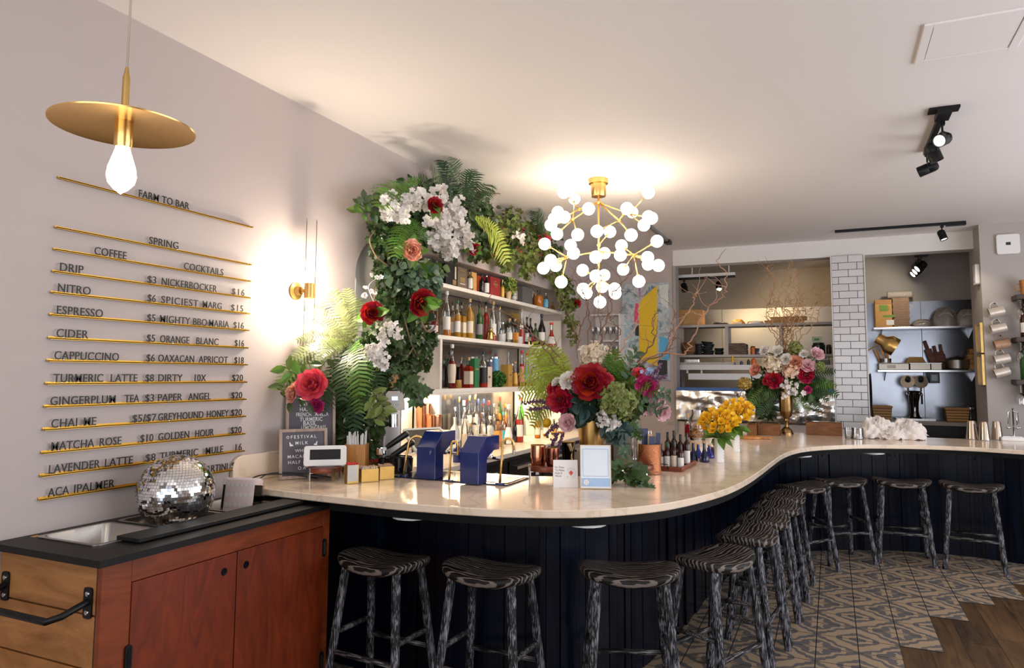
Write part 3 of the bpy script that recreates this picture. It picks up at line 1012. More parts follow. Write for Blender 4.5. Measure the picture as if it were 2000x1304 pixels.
MENU = [(345.5, [('FARM TO BAR', 273, 372)]),
  (442, [('SPRING', 293, 350)]),
  (485, [('COFFEE', 185, 248), ('COCKTAILS', 361, 438)]),
  (528, [('DRIP', 117, 163), ('$3', 289, 306), ('NICKERBOCKER', 317, 425), ('$16', 455, 479)]),
  (569, [('NITRO', 113, 177), ('$6', 289, 305), ('SPICIEST', 316, 388), ('MARG', 397, 434), ('$15', 453, 476)]),
  (612.6, [('ESPRESSO', 111, 201), ('$5', 288, 304), ('MIGHTY', 313, 372), ('BBQ', 378, 405), ('MARIA', 409, 448), ('$16', 457, 477)]),
  (658, [('CIDER', 110, 172), ('$5', 287, 303), ('ORANGE', 313, 370), ('BLANC', 384, 427), ('$16', 459, 477)]),
  (702, [('CAPPUCCINO', 106, 232), ('$6', 286, 302), ('OAXACAN', 309, 379), ('APRICOT', 388, 445), ('$18', 458, 476)]),
  (747, [('TURMERIC', 104, 201), ('LATTE', 216, 268), ('$8', 284, 300), ('DIRTY', 309, 356), ('10X', 380, 402), ('$20', 453, 474)]),
  (792, [('GINGERPLUM', 98, 225), ('TEA', 243, 271), ('$3', 283, 300), ('PAPER', 308, 355), ('ANGEL', 367, 411), ('$20', 451, 472)]),
  (836.5, [('CHAI', 100, 150), ('ME', 163, 187), ('$5/$7', 258, 304), ('GREYHOUND', 308, 396), ('HONEY', 403, 445), ('$20', 450, 471)]),
  (882, [('MATCHA', 100, 183), ('ROSE', 194, 236), ('$10', 273, 298), ('GOLDEN', 308, 368), ('HOUR', 380, 416), ('$20', 449, 470)]),
  (927, [('LAVENDER', 95, 194), ('LATTE', 204, 258), ('$8', 283, 302), ('TURMERIC', 311, 385), ('MULE', 400, 434), ('16', 458, 470)]),
  (973, [('ACA', 93, 134), ('IPALMER', 144, 222), ('$8', 273, 290), ('MARTINI', 390, 442), ('$16', 450, 469)])]
rail_gold = mat('menu_rail_gold', (.72, .40, .055), .35, .75, var=.1)
descr = ['FARM TO BAR', 'SPRING', 'COFFEE and COCKTAILS', 'DRIP and NICKERBOCKER', 'NITRO and SPICIEST MARG', 'ESPRESSO and MIGHTY BBQ MARIA', 'CIDER and ORANGE BLANC', 'CAPPUCCINO and OAXACAN APRICOT',
   'TURMERIC LATTE and DIRTY 10X', 'GINGERPLUM TEA and PAPER ANGEL', 'CHAI ME and GREYHOUND HONEY', 'MATCHA ROSE and GOLDEN HOUR', 'LAVENDER LATTE and TURMERIC MULE', 'ACA IPALMER, lowest, partly behind the mirror ball']
Y0m, Y1m = 1.903, 3.015
for (py, words), ds in zip(MENU, descr):
 pxl = 111.7 + (py - 345.5) * (72.6 - 111.7) / (973 - 345.5)
 zc_ = onx(pxl, py, WX).z
 t = thing('menu_rail', 'gold menu rail on the left wall reading ' + ds, 'menu rail', (WX + .01, (Y0m + Y1m) / 2, zc_), 'gold menu rails on the left wall')
 m = MB(); m.box(WX + .001, WX + .022, Y0m, Y1m, zc_ - .007, zc_ - .003).box(WX + .001, WX + .004, Y0m, Y1m, zc_ - .007, zc_ + .004).box(WX + .019, WX + .022, Y0m, Y1m, zc_ - .009, zc_ - .001)
 m.build('rail', rail_gold, t)
 m = MB()
 for y in (Y0m + .06, (Y0m + Y1m) / 2 + .05, Y1m - .03):
  m.ball((WX + .022, y, zc_ - .001), .0035, 8, 5, sc=(.5, 1, 1))
 m.build('screws', steel, t, smooth=True)
 xx = WX + .018
 for txt, a, b in words:
  ya, yb = onx(a, py, xx).y, onx(b, py, xx).y
  lettering(txt, .037, M4(((0, 0, 1, xx), (1, 0, 0, ya), (0, 1, 0, zc_ + .0015), (0, 0, 0, 1))), t, letter_black, yb - ya)
# ---------------------------------------------------------------- wall sconce
bulb_warm = emitter('bulb_glow', (1.0, .84, .64), 55)
py_, pz_ = 3.42, 2.16
t = thing('wall_sconce', 'brass wall sconce with tall clear glass tubes above and below its bright bulbs', 'wall lamp', (WX, py_, 1.70))
m = MB(); m.lathe([(.055, 0), (.055, .012), (.03, .016), (.024, .05)], 20, mat=M4(((0, 0, 1, WX + .001), (1, 0, 0, py_ - .02), (0, 1, 0, pz_), (0, 0, 0, 1)))); m.build('wall_plate', gold, t, smooth=35)
m = MB(); m.tube([(WX + .03, py_ - .02, pz_), (WX + .09, py_, pz_)], .012, 10); m.lathe([(.02, pz_ - .045), (.034, pz_ - .045), (.034, pz_ + .045), (.02, pz_ + .045)], 18, mat=M4.Translation((WX + .1, py_, 0))); m.build('socket', gold, t, smooth=35)
for s_, nm in ((1, 'upper'), (-1, 'lower')):
 z0, z1 = (pz_ + .046, 2.615) if s_ > 0 else (1.695, pz_ - .046)
 m = MB(); m.lathe([(.032, z0), (.032, z1)], 24, mat=M4.Translation((WX + .1, py_, 0)), cap=(False, False)); m.build('glass_tube', glass('tube_glass', (.98, .98, .97), .1, ior=1.12), t, smooth=35)
 m = MB(); m.ball((WX + .1, py_, pz_ + s_ * .125), .02, 14, 10, sc=(1, 1, 3.2)); m.build('bulb', bulb_warm, t, smooth=True)
 lamp('sconce_light', 'POINT', (WX + .135, py_, pz_ + s_ * .13), 23, (1.0, .84, .66), .03)
# ---------------------------------------------------------------- disc pendant
pc = V((-1.53, 1.115, 2.245))
t = thing('disc_pendant', 'brass disc pendant lamp with a glowing teardrop bulb, upper left', 'pendant lamp', (pc.x, pc.y, pc.z - .16))
MT = M4.Translation(pc)
m = MB(); m.lathe([(.0, .014), (.02, .013), (.10, .004), (.15, -.003), (.158, -.007), (.157, -.010), (.15, -.008), (.10, -.001), (.02, .006), (0, .006)], 56, mat=MT, cap=(False, False)); m.build('disc_shade', brass, t, smooth=40)
m = MB(); m.lathe([(.02, .006), (.02, -.052), (.018, -.058)], 24, mat=MT); m.build('socket', brass, t, smooth=40)
m = MB(); m.lathe([(.0085, .012), (.0085, .115), (.006, .125), (.004, .14)], 12, mat=MT); m.build('rod', gold, t, smooth=40)
m = MB(); m.tube([pc + V((0, 0, .13)), V((pc.x, pc.y, HC - .02))], .0028, 8); m.build('cord', mat('cord', (.45, .38, .30), .6), t, smooth=True)
m = MB(); m.lathe([(.05, HC - .025), (.06, HC - .02), (.06, HC)], 24, mat=M4.Translation((pc.x, pc.y, 0))); m.build('canopy', brass, t, smooth=35)
m = MB(); m.lathe([(.0, -.172), (.005, -.168), (.016, -.160), (.0285, -.145), (.0325, -.128), (.030, -.108), (.022, -.082), (.016, -.062), (.0145, -.052)], 24, mat=MT, cap=(False, True)); m.build('bulb', emitter('pendant_bulb', (1.0, .88, .68), 22), t, smooth=True)
lamp('pendant_light', 'POINT', pc + V((0, 0, -.20)), 4, (1.0, .82, .58), .04)
# ---------------------------------------------------------------- globe chandelier
cc = V((-1.80, 5.78, 2.35))
BULBS = [(413, 225, 98), (497, 278, 74), (610, 357, 98), (1086, 228, 96), (915, 355, 98), (958, 385, 74), (365, 385, 90), (415, 424, 97), (335, 438, 90), (310, 486, 93), (358, 558, 88), (523, 564, 97), (677, 536, 101), (780, 540, 84),
   (948, 566, 103), (1086, 420, 95), (1112, 432, 90), (1050, 487, 92), (260, 637, 90), (466, 647, 86), (490, 710, 98), (668, 741, 104), (737, 710, 80), (872, 650, 88), (863, 726, 97), (1155, 615, 96), (308, 768, 97), (348, 810, 86), (250, 830, 92),
   (1080, 745, 99), (1083, 800, 84), (1165, 808, 95), (562, 846, 88), (668, 892, 100), (735, 885, 78), (885, 840, 84), (392, 940, 95), (1010, 935, 97), (566, 996, 97), (592, 1028, 88), (717, 978, 89), (817, 996, 100), (822, 1030, 88), (700, 1100, 95)]
t = thing('globe_chandelier', 'brass branching chandelier covered in round white glass globes, hanging over the bar', 'chandelier', (cc.x, cc.y, 1.93))
dC = (cc - EYE).dot(_fw)
def chp(x, y, off):
 d = ray(1000 + x / 4.0765, 320 + y / 4.0765)
 return EYE + d * (dC + off)
def offd(d):
 return (91 - d) * .022
HUBS = [(535, 362, .0), (485, 442, .06), (852, 450, -.12), (935, 400, .12), (437, 742, -.02), (970, 725, -.05), (690, 640, .05), (700, 700, -.02), (708, 770, .05), (715, 905, .05)]
axis_top = V((cc.x, cc.y, HC))
stem = [chp(700, 290, 0), chp(710, 1010, 0)]
sx_, sy_ = cc.x, cc.y
z_of = lambda y: chp(704, y, 0).z
m = MB(); m.lathe([(.062, HC - .155), (.066, HC - .145), (.066, HC - .045), (.084, HC - .042), (.084, HC)], 28, mat=M4.Translation((sx_, sy_, 0))); m.build('canopy', brass, t, smooth=35)
m = MB(); m.tube([(sx_, sy_, HC - .15), (sx_, sy_, z_of(1010))], .0085, 10); m.build('stem', brass, t, smooth=True)
globe = emitter('lit_globe', (1.0, .84, .66), 10.5)
hp = []
links = {0: 290, 1: 290, 2: 290, 3: 290, 4: 690, 5: 690}
for y in (290, 640, 700, 770, 905):
 m = MB(); m.ball((sx_, sy_, z_of(y)), .018, 12, 8); m.build('hub', brass, t, smooth=True)
for i, (x, y, o) in enumerate(HUBS):
 p = chp(x, y, o) if i < 6 else V((sx_, sy_, z_of(y)))
 hp.append(p)
 if i in links:
  m = MB(); m.tube([V((sx_, sy_, z_of(links[i]))), p], .0065, 8); m.ball(p, .014, 10, 7); m.build('branch', brass, t, smooth=True)
for x, y, d in BULBS:
 p = chp(x, y, offd(d))
 best = min(range(len(HUBS)), key=lambda i: (hp[i] - p).length + (.05 if hp[i].z < p.z - .15 else 0))
 h = hp[best]
 dr = (p - h).normalized()
 a_ = MB(); a_.tube([h, p - dr * .045], .0055, 8); a_.tube([p - dr * .064, p - dr * .045], [.011, .014], 10)
 arm = a_.build('arm', brass, t, smooth=True)
 g_ = MB(); g_.ball(p, .0525, 20, 12); g_.build('globe', globe, arm, smooth=True)
# ---------------------------------------------------------------- track lights
spot_face = emitter('spot_face', (1, .93, .82), 2.5)
def track_head(p, aim, parent, lit=False, rr=.04, ln=.11, drop=.07):
 """one swivel spot head hanging from the track at p"""
 a = V(aim).normalized()
 c = V(p) - V((0, 0, drop))
 m = MB(); m.box(p[0] - .015, p[0] + .015, p[1] - .02, p[1] + .02, p[2] - .025, p[2])
 m.tube([V(p) - V((0, 0, .02)), V(p) - V((0, 0, drop * .6))], .007, 8)
 F = frame(c, a)
 s_ = F.to_3x3() @ V((1, 0, 0))
 m.tube([V(p) - V((0, 0, drop * .55)), c + s_ * (rr + .008) - V((0, 0, -.02)), c + s_ * (rr + .008)], .004, 6)
 m.tube([V(p) - V((0, 0, drop * .55)), c - s_ * (rr + .008) - V((0, 0, -.02)), c - s_ * (rr + .008)], .004, 6)
 m.lathe([(rr * .55, -ln * .55), (rr * .9, -ln * .45), (rr, -ln * .3), (rr, -ln * .05), (rr * .97, -ln * .02), (rr, 0), (rr, ln * .5), (rr * .9, ln * .5), (rr * .85, ln * .42)], 20, mat=F, cap=(True, False))
 h = m.build('spot_head', black_metal, parent, smooth=35)
 m = MB(); m.lathe([(0, ln * .40), (rr * .86, ln * .42)], 20, mat=F, cap=(False, False))
 m.build('lens', spot_face if lit else steel, h)
 return h
tx = .70
t = thing('track_light', 'short black ceiling track with three swivel spotlights, upper right', 'track light', (tx, 5.7, HC - .2))
m = MB(); m.box(tx - .018, tx + .018, 5.08, 6.02, HC - .03, HC); m.build('track', black_metal, t)
m = MB(); m.box(tx - .085, tx + .085, 5.04, 5.13, HC - .016, HC).box(tx - .04, tx + .04, 5.03, 5.2, HC - .045, HC - .012); m.build('feed_plate', black_metal, t)
track_head((tx + .01, 5.25, HC - .03), (-.45, -.75, -.35), t, True, .042, .12, .12)
track_head((tx, 5.62, HC - .03), (.35, .1, -1), t, False, .045, .13, .10)
track_head((tx, 5.96, HC - .03), (-1, .1, -.35), t, False, .04, .13, .12)
lamp('track_spot', 'SPOT', (tx - .03, 5.2, HC - .17), 14, (1, .9, .75), .03, rot=V((-.45, -.75, -.35)).to_track_quat('-Z', 'Y').to_euler(), spot_size=1.0, spot_blend=.5)
ty = 8.93
t = thing('track_light', 'long black ceiling track with one spotlight in front of the kitchen beam', 'track light', (.73, ty, HC - .2))
m = MB(); m.box(.085, 1.385, ty - .018, ty + .018, HC - .03, HC).box(1.2, 1.385, ty - .035, ty + .035, HC - .042, HC - .012); m.build('track', black_metal, t)
track_head((1.16, ty, HC - .03), (.3, -.2, -1), t, True, .04, .11, .11)
lamp('track_spot', 'SPOT', (1.17, ty - .02, HC - .2), 16, (1, .86, .66), .03, rot=V((.3, .3, -1)).to_track_quat('-Z', 'Y').to_euler(), spot_size=1.3, spot_blend=.6)
p = onz(1288, 455, HC)
t = thing('track_light', 'black and white ceiling track glimpsed behind the right of the chandelier', 'track light', (p.x, p.y, HC - .05))
m = MB(); m.box(p.x - .02, p.x + .02, p.y - .7, p.y + .45, HC - .03, HC); m.build('track', mat('grey_track', (.2, .2, .2), .4), t)
m = MB(); m.box(p.x - .035, p.x + .035, p.y + .4, p.y + .55, HC - .05, HC - .005); m.build('end_box', black_metal, t)
# in the kitchen
ky = 10.15
a, b = ony(1317, 546, ky), ony(1436, 542, ky)
t = thing('track_light', 'black track with two small spotlights inside the left kitchen opening', 'track light', ((a.x + b.x) / 2, ky, a.z - .2))
m = MB(); m.box(a.x, b.x, ky - .018, ky + .018, a.z - .012, a.z + .02); m.build('track', black_metal, t)
m = MB(); m.box(a.x, b.x, ky - .03, ky + .03, a.z + .02, a.z + .06); m.build('mounting_bar', white_trim, t)
for px in (.3, .9):
 x = a.x + (b.x - a.x) * px
 m = MB(); m.tube([(x, ky, a.z + .05), (x, ky, HC)], .01, 8); m.build('drop_rod', white_trim, t, smooth=True)
track_head((ony(1336, 546, ky).x, ky, a.z - .01), (.25, -.3, -1), t, False, .045, .12, .11)
track_head((ony(1404, 546, ky).x, ky, a.z - .01), (.1, -.5, -1), t, True, .045, .12, .11)
lamp('track_spot', 'SPOT', (ony(1404, 546, ky).x, ky - .03, a.z - .2), 26, (1, .76, .44), .03, rot=V((.3, .9, -1)).to_track_quat('-Z', 'Y').to_euler(), spot_size=2.0, spot_blend=.7)
lamp('track_spot', 'SPOT', (ony(1404, 546, ky).x + .6, ky + .3, HC - .3), 26, (1, .74, .42), .03, rot=V((.5, .9, -.8)).to_track_quat('-Z', 'Y').to_euler(), spot_size=2.2, spot_blend=.7)  # spot set off the track, with no head modelled at it
sx = ony(1799, 500, 9.9)
t = thing('track_light', 'black cluster of spotlights on a white rod in the right kitchen opening', 'track light', (sx.x, 9.95, sx.z - .5))
zt_ = ony(1799, 498, 9.95).z;
m = MB(); m.tube([(sx.x, 9.95, zt_), (sx.x, 9.95, HC)], .012, 8); m.build('drop_rod', white_trim, t, smooth=True)
m = MB(); m.box(sx.x - .018, sx.x + .018, 9.9, 10.9, zt_ - .025, zt_).box(sx.x - .075, sx.x + .075, 9.88, 10.0, zt_ - .018, zt_ + .005); m.build('track', black_metal, t)
for yy in (9.98, 10.25, 10.5):
 track_head((sx.x, yy, zt_ - .025), (-.75, -.35, -.6), t, True, .05, .13, .11)
lamp('track_spot', 'SPOT', (sx.x - .1, 10.0, zt_ - .2), 22, (1, .84, .62), .03, rot=V((-.5, .8, -.35)).to_track_quat('-Z', 'Y').to_euler(), spot_size=1.8, spot_blend=.7)
# ---------------------------------------------------------------- small things on the right-hand wall
p0, p1 = ony(1946, 500, RY), ony(1990, 454, RY)
t = thing('access_point', 'white square wall unit with a small black logo square, high on right wall', 'wireless unit', ((p0.x + p1.x) / 2, RY - .02, p0.z))
cx, cz, hw = (p0.x + p1.x) / 2, (p0.z + p1.z) / 2, (p1.x - p0.x) / 2
mt = M4(((1, 0, 0, cx), (0, 0, -1, RY), (0, 1, 0, cz), (0, 0, 0, 1)))
m = MB(); m.rbox(-hw, hw, -hw * 1.02, hw * 1.02, 0.0005, .035, .025, mat=mt); m.build('shell', white_plastic, t, smooth=40, bevel=.006)
m = MB(); m.box(-.022, .022, -.012, .02, .035, .0365, mat=mt); m.build('logo_square', black_plastic, t)
xe = xw
p = onx(1905, 541, xe)
t = thing('door_chime', 'small white plastic box on the narrow end face of the grey wall', 'wall box', (xe - .02, RY + .05, p.z - .12))
m = MB(); m.rbox(-.075, .075, -.115, .115, .0005, .045, .02, mat=M4(((0, 0, -1, xe), (-1, 0, 0, RY + .12), (0, 1, 0, p.z), (0, 0, 0, 1)))); m.build('shell', white_plastic, t, smooth=40, bevel=.006)
m = MB(); m.box(-.05, .05, -.09, -.07, .045, .0465, mat=M4(((0, 0, -1, xe), (-1, 0, 0, RY + .12), (0, 1, 0, p.z), (0, 0, 0, 1)))); m.build('seam', mat('grey_seam', (.5, .5, .5), .5), t)
for i, (ya, yb) in enumerate(((627, 688), (691, 752))):
 za, zb_ = onx(1926, ya, xe).z, onx(1928, yb, xe).z
 t = thing('picture_frame', 'thin gold frame on the end of the grey wall, ' + ('upper of two' if i == 0 else 'lower of two'), 'picture frame', (xe - .015, RY + .17, zb_), 'gold frames on the wall end')
 m = MB()
 y0, y1 = RY + .02, RY + .31
 m.box(xe - .03, xe - .001, y0, y0 + .02, zb_, za).box(xe - .03, xe - .001, y1 - .02, y1, zb_, za).box(xe - .03, xe - .001, y0 + .02, y1 - .02, zb_, zb_ + .02).box(xe - .03, xe - .001, y0 + .02, y1 - .02, za - .02, za)
 m.build('frame', gold, t, bevel=.002)
 m = MB(); m.box(xe - .008, xe - .001, y0 + .02, y1 - .02, zb_ + .02, za - .02); m.build('print', mat('frame_print', (.42, .40, .37), .35, var=.2, scale=5), t)
mug_mats = [mat('tin_mug', (.58, .50, .42), .4, .3, var=.25, scale=20), mat('rusty_mug', (.42, .24, .15), .5, .2, var=.35, scale=20)]
ords = ['highest', 'second from the top', 'middle, rust-coloured', 'second from the bottom', 'lowest']
for i, (px, py) in enumerate(((1946, 609), (1950, 641), (1957, 672), (1957, 701), (1957, 727))):
 p = ony(px, py, RY - .06)
 t = thing('tin_mug', 'old enamel mug hanging on the grey wall, ' + ords[i] + ' of five', 'mug', (p.x, RY - .06, p.z - .05), 'mugs hanging on the grey wall')
 ax = V((-1, 0, -.22 if i < 4 else -.3)).normalized()
 F = frame(p, ax)
 m = MB(); m.lathe([(.0, -.072), (.050, -.072), (.052, -.066), (.052, .068), (.055, .072), (.049, .07), (.048, -.062), (0, -.064)], 22, mat=F, cap=(False, False)); m.build('cup', mug_mats[1 if i == 2 else 0], t, smooth=40)
 up = V((0, 0, 1)) - ax * ax.z
 up.normalize()
 hpnts = [p + ax * .045 + up * .05, p + ax * .04 + up * .085, p + ax * .01 + up * .105, p - ax * .025 + up * .088, p - ax * .035 + up * .05]
 m = MB(); m.tube(catmull(hpnts, 4), .006, 8); m.build('handle', mug_mats[1 if i == 2 else 0], t, smooth=True)
 m = MB(); m.tube([(p.x + ax.x * .01, RY - .001, p.z + .10), (p.x + ax.x * .01, RY - .07, p.z + .088), (p.x + ax.x * .01, RY - .075, p.z + .10)], .004, 6)
 m.build('wall_hook', black_metal, t)
# ================================================================ bottles and other things on the shelves
label_cream = mat('label_cream', (.74, .64, .50), .7, var=.1)
label_white = mat('label_white', (.80, .77, .72), .7, var=.05)
LAB = {'cream': label_cream, 'white': label_white, 'black': mat('label_black', (.015, .014, .014), .5), 'gold': mat('label_gold', (.62, .36, .08), .45, .4, var=.1), 'blue': mat('label_blue', (.16, .45, .62), .6),
  'pink': mat('label_pink', (.80, .22, .26), .6), 'grey': mat('label_grey', (.26, .24, .24), .6), 'navy': mat('label_navy', (.02, .05, .18), .5), 'teal': mat('label_teal', (.05, .35, .5), .5), 'orange': mat('label_orange', (.75, .30, .06), .6)}
LIQ = {}
for nme, c_, tr in (('amber', (.72, .24, .025), .55), ('dark amber', (.38, .07, .010), .4), ('red', (.50, .03, .012), .4), ('wine red', (.20, .008, .012), .25), ('golden', (.82, .42, .06), .6), ('orange', (.80, .26, .02), .5),
      ('black', (.008, .007, .008), 0), ('green', (.03, .10, .02), .3), ('blue', (.01, .03, .25), .3), ('brown', (.045, .012, .008), .1), ('dark blue', (.006, .012, .05), .1), ('bright green', (.10, .50, .03), .5)):
 LIQ[nme] = mat('liquid_' + nme.replace(' ', '_'), c_, .06, trans=tr, var=.1, scale=8)
LIQ['clear'] = glass('white_bottle_glass', (.96, .97, .97), .35)
LIQ['frosted'] = mat('frosted_glass', (.80, .80, .78), .35, trans=.35, var=.05)
CAP = {'black': black_plastic, 'wood': mat('cork', (.55, .34, .16), .7), 'gold': gold, 'silver': steel, 'red': mat('cap_red', (.6, .02, .015), .35), 'white': white_plastic, 'green': mat('cap_green', (.02, .10, .04), .4), 'navy': LAB['navy'], 'orange': mat('cap_orange', (.80, .16, .02), .4), 'blue': LAB['teal']}
SHAPES = {'round': [(0, 0), (.92, 0), (1, .02), (1, .58), (.93, .64), (.5, .71), (.33, .76), (.30, .95), (.34, .955), (.34, .97)],
   'tall': [(0, 0), (.94, 0), (1, .02), (1, .50), (.85, .60), (.5, .70), (.34, .80), (.30, .96), (.34, .965), (.34, .98)],
   'cone': [(0, 0), (.95, 0), (1, .03), (.86, .35), (.55, .68), (.36, .80), (.33, .95), (.37, .955), (.37, .97)],
   'squat': [(0, 0), (.92, 0), (1, .03), (1, .60), (.92, .68), (.45, .76), (.32, .80), (.30, .93), (.36, .935), (.36, .96)],
   'square': [(0, 0), (1, 0), (1, .02), (1, .63), (.9, .68), (.42, .74), (.30, .78), (.28, .94), (.33, .945), (.33, .96)],
   'bell': [(0, 0), (.94, 0), (1, .04), (.98, .22), (.6, .42), (.36, .56), (.30, .72), (.28, .94), (.34, .95), (.34, .97)],
   'oval': [(0, 0), (.62, 0), (.72, .03), (.98, .35), (1, .45), (.85, .58), (.42, .70), (.32, .76), (.30, .96), (.35, .965), (.35, .98)]}
def bottle(name, label, cat, base, h, r, shape='round', liq='amber', fill=.6, lab='cream', cap='black', labz=(.14, .43), group=None, sq=False, caplen=.07, face=None):
 """one bottle: glass body (liquid below, clear glass above), paper label, cap"""
 t = thing(name, label, cat, base, group)
 prof = SHAPES[shape]
 pts = [(q[0] * r, q[1] * h) for q in prof]
 # split at the fill line
 out, mis = [], []
 zf = fill * h
 for i, (a, b) in enumerate(zip(pts, pts[1:])):
  out.append(a)
  if a[1] < zf < b[1]:
   k = (zf - a[1]) / (b[1] - a[1])
   out.append((a[0] + (b[0] - a[0]) * k, zf)); mis += [0, 1]
  else:
   mis.append(0 if b[1] <= zf + 1e-6 else 1)
 out.append(pts[-1])
 n = 4 if sq else 18
 a0 = (PI / 4 + (face or 0)) if sq else 0
 ks = 1.25 if sq else 1
 b = MB(); b.lathe([(q[0] * ks, q[1]) for q in out], n, mat=M4.Translation(V(base)), mis=mis, a0=a0)
 top = LIQ[liq] if fill >= .99 else glass('clear_bottle_glass', (.93, .94, .92), .25)
 b.build('body', [LIQ[liq], top], t, smooth=(20 if sq else 50))
 if lab:
  m = MB()
  z0, z1 = labz[0] * h, labz[1] * h
  if sq:
   m.lathe([(r * 1.262, z0), (r * 1.262, z1)], 4, mat=M4.Translation(V(base)), cap=(False, False), a0=a0)
  else:
   # wraps the front three quarters
   vs = []; k = 14
   def rad(z):
    for (r0, q0), (r1, q1) in zip(pts, pts[1:]):
     if q0 <= z <= q1 and q1 > q0:
      return r0 + (r1 - r0) * (z - q0) / (q1 - q0)
    return r
   zs_ = [z0 + (z1 - z0) * i / 4 for i in range(5)]
   af = math.atan2(-base[1], -base[0]) + (face or 0)
   for z in zs_:
    for j in range(k + 1):
     a = af - 1.0 + 2.0 * j / k
     vs.append(V(base) + V((math.cos(a) * (rad(z) + .0008), math.sin(a) * (rad(z) + .0008), z)))
   fs = [(i * (k + 1) + j, i * (k + 1) + j + 1, (i + 1) * (k + 1) + j + 1, (i + 1) * (k + 1) + j) for i in range(4) for j in range(k)]
   m.add(vs, fs)
  m.build('label', LAB[lab], t, smooth=not sq)
 if cap:
  rn = pts[-1][0]
  z = h * (1 - caplen)
  m = MB(); m.lathe([(rn * 1.12, z), (rn * 1.15, z + .002), (rn * 1.15, h - .002), (rn * 1.0, h)], 14, mat=M4.Translation(V(base))); m.build('cap', CAP[cap], t, smooth=40)
 return t
ORD = ['leftmost', 'second from the left', 'third from the left', 'fourth from the left', 'fifth from the left', 'sixth from the left', 'seventh from the left', 'eighth from the left', 'ninth from the left', 'tenth from the left', 'eleventh from the left', 'twelfth from the left', 'thirteenth from the left']
def place(row, px, ytop, wpx):
 shelf, x = row
 z = SZ[shelf] if shelf in SZ else NZ0
 p = onx(px, 650, x)
 y = onx(px, onx_y(px, x, z), x).y
 top = onx(px, ytop, x).z
 base = V((x, y, z + .0005))
 top = min(top, {'top': NZ1 - .03, 'mid': SZ['top'] - SHT - .01, 'low': SZ['mid'] - SHT - .01}.get(shelf, 9))
 return base, max(.06, top - z), wpx * mpp(base) / 2
def onx_y(px, x, z):
 lo, hi = 200.0, 1200.0
 for _ in range(30):
  md = (lo + hi) / 2
  if onx(px, md, x).z > z:
   lo = md
  else:
   hi = md
 return lo
FR, BK = WX - .055, WX - .155       # front and back rows in the niche
# px, top px, width px, shape, liquid, fill, label, cap, square, row, look
MID = [(848, 612, 17, 'squat', 'wine red', .62, 'cream', None, False, FR, 'short dark red jug-like bottle with cream label'),
  (872, 568, 17, 'tall', 'amber', .42, 'white', 'white', False, FR, 'tallest clear bottle of amber liquid with white neck wrap'),
  (884, 588, 15, 'round', 'golden', .55, 'white', 'black', False, BK, 'golden bottle with white label and black cap'),
  (893, 586, 14, 'round', 'golden', .60, 'white', 'green', False, FR, 'golden bottle with white label and dark green cap'),
  (902, 590, 16, 'square', 'golden', .60, 'cream', 'black', True, FR, 'square golden bottle with big cream label'),
  (917, 583, 16, 'round', 'golden', .80, 'cream', 'wood', False, FR, 'golden bottle with cream label and cork top'),
  (936, 594, 15, 'round', 'green', 1.0, 'grey', 'black', False, FR, 'near-black green bottle with grey label'),
  (949, 588, 12, 'round', 'red', .72, None, 'black', False, BK, 'ruby bottle with tall black cap'),
  (963, 588, 14, 'tall', 'red', .22, 'white', 'wood', False, FR, 'clear tall bottle nearly empty with white label'),
  (976, 597, 9, 'tall', 'clear', .3, None, 'gold', False, BK, 'slender clear tube bottle with gold top'),
  (982, 629, 13, 'round', 'clear', .3, 'cream', 'silver', False, FR, 'small clear bottle with pale label'),
  (995, 622, 13, 'squat', 'clear', .5, 'white', 'wood', False, FR, 'squat bottle with white lower label and cork'),
  (1006, 621, 14, 'square', 'golden', .35, 'orange', 'wood', True, FR, 'square clear bottle with orange-tan side label'),
  (1019, 603, 11, 'tall', 'red', .42, None, 'wood', False, FR, 'clear bottle a third full of red liquid'),
  (1029, 619, 10, 'round', 'black', 1.0, 'white', 'black', False, BK, 'dark bottle with white neck label'),
  (1036, 621, 10, 'round', 'black', 1.0, None, 'black', False, BK, 'plain dark bottle with black cap'),
  (1046, 631, 12, 'round', 'green', 1.0, 'black', 'black', False, FR, 'black-green bottle with red corner mark'),
  (1058, 613, 15, 'tall', 'black', 1.0, 'white', 'black', False, FR, 'tall black bottle with pale oval label'),
  (1077, 630, 19, 'bell', 'red', .70, 'white', 'red', False, FR, 'bell-shaped red bottle with boxed white label')]
for i, (px, yt, w_, shp, liq, fl, lb, cp, sq, x, look) in enumerate(MID):
 base, h, r = place(('mid', x), px, yt, w_)
 bottle('liquor_bottle', look + ', on the middle shelf', 'bottle', base, h, r * (.9 if sq else 1), shp, liq, fl, lb, cp, sq=sq, group='liquor bottles on the middle shelf', caplen=.09 if cp else .07)
